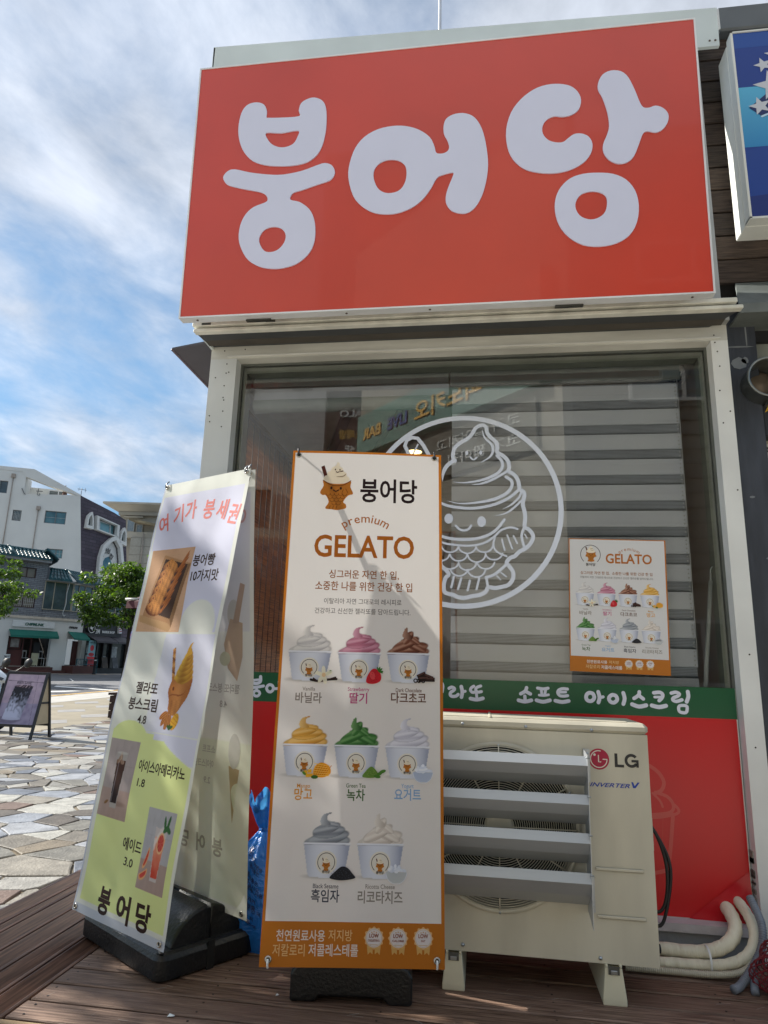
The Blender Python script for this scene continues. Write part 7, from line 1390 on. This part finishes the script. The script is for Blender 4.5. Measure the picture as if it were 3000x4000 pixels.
def leaves(cl_, n, size, seed, fine=True):
    r_ = np.random.RandomState(seed); w = np.array([c[3]**2.2 for c in cl_]); w /= w.sum(); idx = r_.choice(len(cl_), n, p=w); C = np.array(cl_)[idx]
    d = r_.normal(size=(n, 3)); d /= np.linalg.norm(d, axis=1)[:, None]; rad = C[:, 3]*(.45+.62*r_.rand(n)**.5+.45*(r_.rand(n) > .86)*r_.rand(n)); P = C[:, :3]+d*rad[:, None]*np.array([1, 1, .62]); P[:, 2] -= .12*rad*r_.rand(n)
    # leaves hang outward and droop
    ax = d*.7+r_.normal(size=(n, 3))*.5; ax[:, 2] -= .25; ax /= np.linalg.norm(ax, axis=1)[:, None]; up = np.tile([0, 0, 1.], (n, 1))+r_.normal(size=(n, 3))*.45; sd = np.cross(ax, up); sd /= np.linalg.norm(sd, axis=1)[:, None]+1e-9
    s = size*(.6+.8*r_.rand(n))[:, None]; nrm = np.cross(sd, ax)
    V = np.stack([P-ax*s*.5, P+sd*s*.26-nrm*s*.05, P+ax*s*.55-nrm*s*.1, P-sd*s*.26-nrm*s*.05], 1).reshape(-1, 3); Fv = [(4*i, 4*i+1, 4*i+2, 4*i+3) for i in range(n)]
    g = r_.rand(n); h = r_.rand(n); col = np.stack([.026+.066*g+.02*h, .072+.10*g, .013+.016*h], 1); col = np.repeat(col, 4, 0); return V, Fv, col
def tree(name_at, clusters, trunk, n, size, seed, label, group=None, limbs=True):
    tr_ = thing('street_tree', label, 'tree', name_at, group); V, Fv, col = leaves(clusters, n, size, seed); og = np.array(name_at)
    me = bpy.data.meshes.new('crown'); me.from_pydata((V-og).tolist(), [], Fv); ca_ = me.color_attributes.new('Col', 'FLOAT_COLOR', 'POINT'); arr = np.ones((len(V), 4), np.float32); arr[:, :3] = col; ca_.data.foreach_set('color', arr.ravel()); me.materials.append(leafm)
    o = bpy.data.objects.new('crown', me); COL.objects.link(o); o.parent = tr_
    top = Vector(trunk[-1][:3]); MB().tube([p[:3] for p in trunk], [p[3] for p in trunk], 10).build('trunk', bark, tr_)
    r_ = random.Random(seed)
    for c in clusters[:10] if limbs else []:
        q = Vector(trunk[-2][:3]).lerp(top, r_.random()); e = Vector(c[:3]); mid = q.lerp(e, .5)+Vector((r_.uniform(-.2, .2), r_.uniform(-.2, .2), .15)); MB().tube(crom([q, mid, e], 4), [trunk[-1][3]*.8*(1-i/9) +.008 for i in range(9)], 6).build('limb', bark, tr_)
    return tr_
def crown(cx0, cy0, cz0, rx, rz, n, seed, rr=(.5, .9)):
    r_ = random.Random(seed); out = []
    while len(out) < n:
        a, b, c = r_.uniform(-1, 1), r_.uniform(-1, 1), r_.uniform(-1, 1)
        if .25 < a*a+b*b+c*c < 1: out.append((cx0+a*rx, cy0+b*rx, cz0+c*rz, r_.uniform(*rr)))
    return out
# the tree in front of the barber shop: placed by its trunk at the far kerb
T1p = (-18.35, 33.6)
g0 = gz(*T1p)
cr = crown(T1p[0]+.1, T1p[1], 4.35, 2.5, 1.6, 58, 5, (.38, .72))+[(T1p[0]+1.0, T1p[1]+.3, 6.1, .5), (T1p[0]+.8, T1p[1]+.2, 5.7, .55), (T1p[0]+1.0, T1p[1], 6.7, .36), (T1p[0]+1.05, T1p[1], 7.25, .25), (T1p[0]-1.9, T1p[1]-1.2, 5.3, .45), (T1p[0]-2.1, T1p[1]-1.3, 4.3, .45), (T1p[0]-1.7, T1p[1]-1.2, 3.4, .5), (T1p[0]-.9, T1p[1]-.5, 5.9, .4)]
tree((*T1p, g0), cr, [(*T1p, g0-.1, .17), (T1p[0]+.05, T1p[1], 1.2, .13), (T1p[0]+.02, T1p[1], 2.6, .11), (T1p[0]+.1, T1p[1], 4.2, .05)], 15000, .19, 21, 'leafy green street tree in front of the black barber shop', 'street trees across the road')
T2p = (-20.9, 25.6); g0 = gz(*T2p)
cr = crown(T2p[0]+.1, T2p[1], 3.9, 2.1, 1.5, 44, 9, (.30, .55))
tree((*T2p, g0), cr, [(*T2p, g0-.1, .15), (T2p[0], T2p[1], 1.5, .12), (T2p[0]+.1, T2p[1], 3.4, .05)], 10000, .15, 33, 'green street tree cut off by the left edge, in front of the brick building', 'street trees across the road')
# plaza tree standing to the left, outside the view, whose branches dapple the deck
TP = (-7.6, 3.7)
cr = crown(TP[0]+.1, TP[1], 4.75, 1.6, .8, 22, 14, (.3, .55))+[(TP[0]+.3, TP[1]+.1, 6.0, .35), (TP[0]-.2, TP[1]+.3, 6.3, .3), (TP[0]+.1, TP[1]-.3, 5.8, .3)]
tree((*TP, ZP), cr, [(*TP, ZP-.05, .14), (TP[0]+.05, TP[1], 2.0, .11), (TP[0], TP[1]+.05, 3.6, .09), (TP[0]+.1, TP[1], 5.6, .03)], 2600, .15, 41, 'plaza tree to the left of the deck')
# ------------------------------------------------------------------ things on the plaza
abd = thing('sandwich_board', 'black framed sandwich board with a black latte photo on the plaza at the left', 'sandwich board', (-7.44, 10.55, ZP))
fk = mat('frame_black', '#1b1a1e', .45); bxl, bxr = -7.80, -7.10
def leg(x, y0, y1, z1=.90): return MB().add([(x-.018, y0-.018, ZP+.003), (x+.018, y0-.018, ZP+.003), (x+.018, y0+.018, ZP+.003), (x-.018, y0+.018, ZP+.003), (x-.018, y1-.018, z1), (x+.018, y1-.018, z1), (x+.018, y1+.018, z1), (x-.018, y1+.018, z1)], [(0, 3, 2, 1), (4, 5, 6, 7), (0, 1, 5, 4), (1, 2, 6, 5), (2, 3, 7, 6), (3, 0, 4, 7)])
for x in (bxl, bxr):
    leg(x, 10.30, 10.535).build('leg', fk, abd); leg(x, 10.80, 10.565).build('leg', fk, abd)
def yb_(z, s): f = (z-ZP)/(.90-ZP); return (10.30+.235*f) if s < 0 else (10.80-.235*f)
for s in (-1, 1):
    for z in (.06, .88): MB().box((bxl+.018, yb_(z, s)-.018, z-.02), (bxr-.018, yb_(z, s)+.018, z+.02)).build('cross_bar', fk, abd)
MB().add([(bxl+.018, yb_(.06, 1), .06), (bxr-.018, yb_(.06, 1), .06), (bxr-.018, yb_(.88, 1), .88), (bxl+.018, yb_(.88, 1), .88)], [(0, 1, 2, 3)]).build('rear_panel', mat('mdf_panel', '#b3a285', .7, var=.06), abd)
MB().add([(bxr-.004, yb_(.2, -1), .08), (bxr-.004, yb_(.2, 1), .08), (bxr-.004, yb_(.86, 1), .86), (bxr-.004, yb_(.86, -1), .86)], [(0, 1, 2, 3)]).build('side_panel', MATS['mdf_panel'], abd)
MB().box((bxr-.002, yb_(.42, -1), .40), (bxr+.006, yb_(.42, 1), .43)).build('spacer', fk, abd)
b0 = Vector((bxl+.018, yb_(.07, -1)-.010, .07)); zt = (Vector((bxl+.018, yb_(.87, -1)-.010, .87))-b0); hgt = zt.length; zt.normalize(); wd = bxr-bxl-.036
nx, ny = 90, 110; X, Y = XY(nx, ny); g_ = vnoise(nx, ny, 14); g2_ = vnoise(nx, ny, 30)
im = base(X, '#6f6684', '#b3a2b4', np.clip(.5*g_+.6*(Y > .42)*Y, 0, 1)); put(im, (Y < .42)*np.clip(.25+.5*g_, 0, 1)*.6, '#8f92b4'); put(im, (np.abs(Y-.86+.03*X) < .006)*.7, '#2c2635'); put(im, (np.abs(X-.90+.1*Y) < .005)*.6, '#3a3345')
m, a, b = shp(X, Y, .30, .10, .34, .07, 0, .3); put(im, m*.6, '#453f58')
P = [(.24, .74), (.74, .75), (.62, .11), (.14, .12)]; gm_ = pmask(X, Y, P); s = np.clip((Y-.28)/.30+1.1*(g2_-.5)+.5*(g_-.5), 0, 1)[..., None]; put(im, gm_, L3('#a9b0cc')*(1-s)+L3('#17151f')*s); put(im, gm_*np.clip((X-.5)*3, 0, .5), '#2a2c40')
m, a, b = shp(X, Y, .38, .115, .24, .025, 0, .2); put(im, m, '#a3a8c4'); m, a, b = shp(X, Y, .49, .745, .25, .03, 0, .2); put(im, m, '#2b222c')
for k in range(5): m, a, b = shp(X, Y, .33+.08*k, .75+.008*(k % 2), .05, .014, .3*k, .3); put(im, m, ('#6d5a66', '#a08c98')[k % 2])
cv = Canvas(Fr(b0, (1, 0, 0), Vector((0, zt.z, -zt.y)), zt), .001); cv.raster(0, 0, wd, hgt, im, 0); cv.text('Black Latte', wd*.47, hgt*.80, .058, '#241e2b', 1, off=.008)
cv.build('poster_sheet', MATS['far_print'], abd)
# planter
pt = thing('planter_box', 'dark brown slatted planter box on the pale paving behind the left banner', 'planter', (-7.6, 14.6, gz(-7.9, 14.3))); pb_ = mat('planter_brown', '#2f1d18', .7, var=.2, scale=4); zb0 = gz(-7.9, 14.3)
for k in range(3): MB().box((-8.03, 14.2, zb0+.02+k*.16), (-7.2, 15.0, zb0+.165+k*.16)).build('slat', pb_, pt)
MB().box((-8.06, 14.17, zb0+.50), (-7.17, 15.03, zb0+.55)).build('rim', pb_, pt); MB().box((-8.0, 14.23, zb0+.01), (-7.23, 14.97, zb0+.49)).build('liner', mat('soil_dark', '#15100d', .9), pt)
# maroon awning and round sign peeping out from behind the banner
ma = thing('maroon_parasol', 'edge of a maroon parasol showing left of the banner', 'parasol', (-7.6, 15.1, gz(-7.6, 15.1)))
MB().add([(-8.36, 15.05, 2.50), (-6.6, 14.4, 2.50), (-5.9, 15.9, 2.50), (-7.6, 16.4, 2.50), (-7.1, 15.3, 3.05), (-8.38, 15.05, 2.34), (-6.6, 14.38, 2.34), (-5.9, 15.92, 2.34), (-7.6, 16.42, 2.34)], [(0, 1, 4), (1, 2, 4), (2, 3, 4), (3, 0, 4), (0, 5, 6, 1), (1, 6, 7, 2), (2, 7, 8, 3), (3, 8, 5, 0)]).build('canopy', mat('maroon_cloth', '#4a1f24', .8), ma)
MB().tube([(-7.1, 15.3, gz(-7.1, 15.3)), (-7.1, 15.3, 3.0)], .025, 8).build('pole', MATS['bar_white'], ma); MB().tube([(-8.38, 15.02, 2.55), (-8.05, 15.0, 2.55)], .03, 8).build('roll_bar', MATS['bar_white'], ma)
rs_ = thing('round_sign', 'round blue and red sign half hidden behind the left banner', 'sign', (-7.95, 15.3, gz(-8, 15.3)))
MB(Fr((-8.02, 15.25, 1.70))).lathe((0, 0, 0), [(1e-4, 0), (.27, 0), (.27, .05), (1e-4, .05)], 28, 'y').build('disc', mat('sign_blue', '#1d3a86', .5), rs_); cv = Canvas(Fr((-8.02, 15.247, 1.70)), .002); cv.poly([(.26*math.cos(a), .26*math.sin(a)) for a in np.linspace(R(165), R(300), 16)], '#b8442e', 1); cv.text('다방', 0, .0, .12, '#e3e5ea', 2); cv.build('disc_print', MATS['far_print'], rs_)
MB().tube([(-8.02, 15.30, gz(-8, 15.3)), (-8.02, 15.30, 1.5)], .025, 8).build('post', dkm, rs_)
# scooter at the left edge
sk = thing('scooter', 'white scooter with a black mirror, cut off by the left edge behind the sandwich board', 'scooter', (-9.0, 11.3, ZP)); ws = mat('scooter_white', '#c9d2dc', .25, coat=.4, var=.03); bkp = MATS['black_rubber']
def wheel(x, y):
    w = MB(Fr((x, y, ZP+.24))).lathe((0, 0, 0), [(.17, -.045), (.225, -.045), (.24, 0), (.225, .045), (.17, .045)], 28, 'y').build('wheel', bkp, sk); MB(Fr((x, y, ZP+.24))).lathe((0, 0, 0), [(1e-4, -.04), (.03, -.04), (.17, -.02), (.17, .02), (.03, .04), (1e-4, .04)], 20, 'y').build('rim', steel, w)
wheel(-8.50, 11.3); wheel(-9.78, 11.3)
def loft(secs, m, name):
    b = MB(); n = 12; vs = []
    for x, z, w, h in secs:
        for i in range(n): a = 2*math.pi*i/n; vs.append((x, 11.3+w*math.cos(a), z+h*math.sin(a)))
    b.add(vs, [(i*n+j, (i+1)*n+j, (i+1)*n+(j+1) % n, i*n+(j+1) % n) for i in range(len(secs)-1) for j in range(n)]+[tuple(range(n)), tuple((len(secs)-1)*n+j for j in range(n))[::-1]], True); return b.build(name, m, sk)
loft([(-8.86, .68, .16, .12), (-8.78, .78, .19, .15), (-8.64, .80, .17, .13), (-8.50, .76, .12, .09), (-8.36, .70, .06, .04), (-8.31, .69, .01, .01)], ws, 'front_fairing')
loft([(-9.0, .1, .14, .05), (-8.8, .12, .16, .06), (-8.68, .4, .17, .30), (-8.60, .55, .15, .2), (-8.5, .35, .08, .1), (-8.46, .3, .01, .01)], ws, 'leg_shield')
loft([(-10.1, .62, .05, .05), (-9.95, .58, .15, .14), (-9.6, .45, .17, .22), (-9.25, .42, .15, .2), (-9.1, .3, .06, .12)], ws, 'tail_body'); loft([(-9.95, .78, .05, .02), (-9.85, .78, .14, .05), (-9.5, .72, .15, .06), (-9.2, .70, .12, .05), (-9.12, .70, .03, .02)], bkp, 'seat')
MB().box((-9.2, 11.16, -.02), (-8.7, 11.44, .05), .01).build('footboard', bkp, sk); MB().add([(-8.60, 11.17, .83), (-8.38, 11.20, .76), (-8.40, 11.17, .72), (-8.60, 11.14, .76)], [(0, 1, 2, 3)]).build('headlight', mat('lens_dark', '#2c3440', .1), sk)
MB().tube([(-8.42, 11.28, .70), (-8.50, 11.3, .1)], .03, 8).build('fork', dkm, sk)
hbz = MB(); hbz.tube([(-8.80, 10.95, .93), (-8.72, 11.1, .92), (-8.72, 11.5, .92), (-8.80, 11.65, .93)], .016, 8); hbz.build('handlebar', bkp, sk)
for yy in (11.0, 11.6):
    o = MB().tube(crom([(-8.70, yy, .93), (-8.50, yy-.02, .88), (-8.38, yy, .93), (-8.30, yy, 1.0)], 4), .008, 6).build('mirror_stalk', bkp, sk); MB(Fr((-8.24, yy, 1.03), Vector((.95, 0, .2)).normalized())).lathe((0, 0, 0), [(1e-4, -.03), (.07, -.02), (.085, 0), (.07, .02), (1e-4, .03)], 18, 'y').build('mirror', bkp, o)
# ------------------------------------------------------------------ the far side of the plaza, behind the viewer (seen mirrored in the glass)
QF = wallframe((14, -12), (-16, -12))          # faces the booth
opp = thing('karaoke_bar_building', 'tall building across the plaza mirrored in the shop window, with bar and karaoke signs', 'building', (-1, -13, ZP))
wallpoly(QF, [(0, ZP), (18.6, ZP), (18.6, 15), (0, 15)], .4, 'wall', mat('panel_olive', '#8c8678', .8, var=.1, scale=.5), opp)
wallpoly(Fr(QF(0, .3, 0), QF.x, QF.y, QF.z), [(18.6, ZP), (30, ZP), (30, 11), (18.6, 12)], .4, 'wall', mat('plaster_pale', '#cfcdc9', .85, var=.08, scale=.5), opp)
b = MB(QF)
for k in range(26): b.box((2, .02, 3.5+k*.42), (18.4, .12, 3.56+k*.42))
b.build('cladding_fins', mat('fin_olive', '#4f4c44', .7), opp)
QS = wallframe((1.6, -5.9), (-3.9, -11.4)); MB(QS).box((0, -.3, ZP), (7.0, 0, 11)).build('wing_wall', MATS['panel_olive'], opp); o = MB(QS).box((.4, .02, 6.75), (6.7, .3, 7.85)).build('bar_sign', mat('mint_panel', '#5c8275', .6, var=.1, scale=1), opp)
yl = mat('sign_yellow', '#d7a845', .5); wtext(QS, '피노키오', 1.9, 4.2, 7.05, .55, .33, yl, o, off=.02); wtext(QS, 'LIVE', 4.5, 5.3, 7.1, .42, .33, mat('sign_navy', '#35508f', .5), o); wtext(QS, 'BAR', 5.6, 6.4, 7.1, .42, .33, yl, o)
o = MB(QF).box((17.2, .2, 6.9), (18.1, 1.0, 8.5)).build('side_sign', mat('sign_maroon', '#4a2a28', .6), opp); wtext(QF, 'ALO', 17.3, 18.0, 8.1, .28, 1.04, MATS['letter_white'], o); wtext(QF, '노래방', 17.3, 18.0, 7.45, .3, 1.04, yl, o); wtext(QF, '4F', 17.5, 17.8, 7.05, .25, 1.04, MATS['letter_white'], o)
o = MB(QS).box((.6, .02, 5.5), (4.6, .1, 6.6)).build('slogan_board', mat('board_dark_olive', '#5b574b', .7), opp); wtext(QS, '코가 길어지고', 1.0, 3.6, 6.15, .3, .13, MATS['bar_white'], o, off=.0); wtext(QS, '코가 짧아질', 1.0, 3.2, 5.7, .3, .13, MATS['letter_white'], o, off=.0)
for k in range(3):
    for j in range(3): window(Fr(QF(0, .05, 0), QF.x, QF.y, QF.z), 1.2+k*5.6, .9+j*3.9+(0 if j != 1 else 5.0), 4.2+k*5.6, 2.6+j*3.9+(0 if j != 1 else 5.0), opp, MATS['bar_white'], pane, (2.7+k*5.6,), d=.0, t=.1)
for k in range(3): window(Fr(QF(0, .35, 0), QF.x, QF.y, QF.z), 20+k*3, 4.5, 22+k*3, 6.2, opp, MATS['bar_white'], pane, (21+k*3,), d=.0, t=.08)
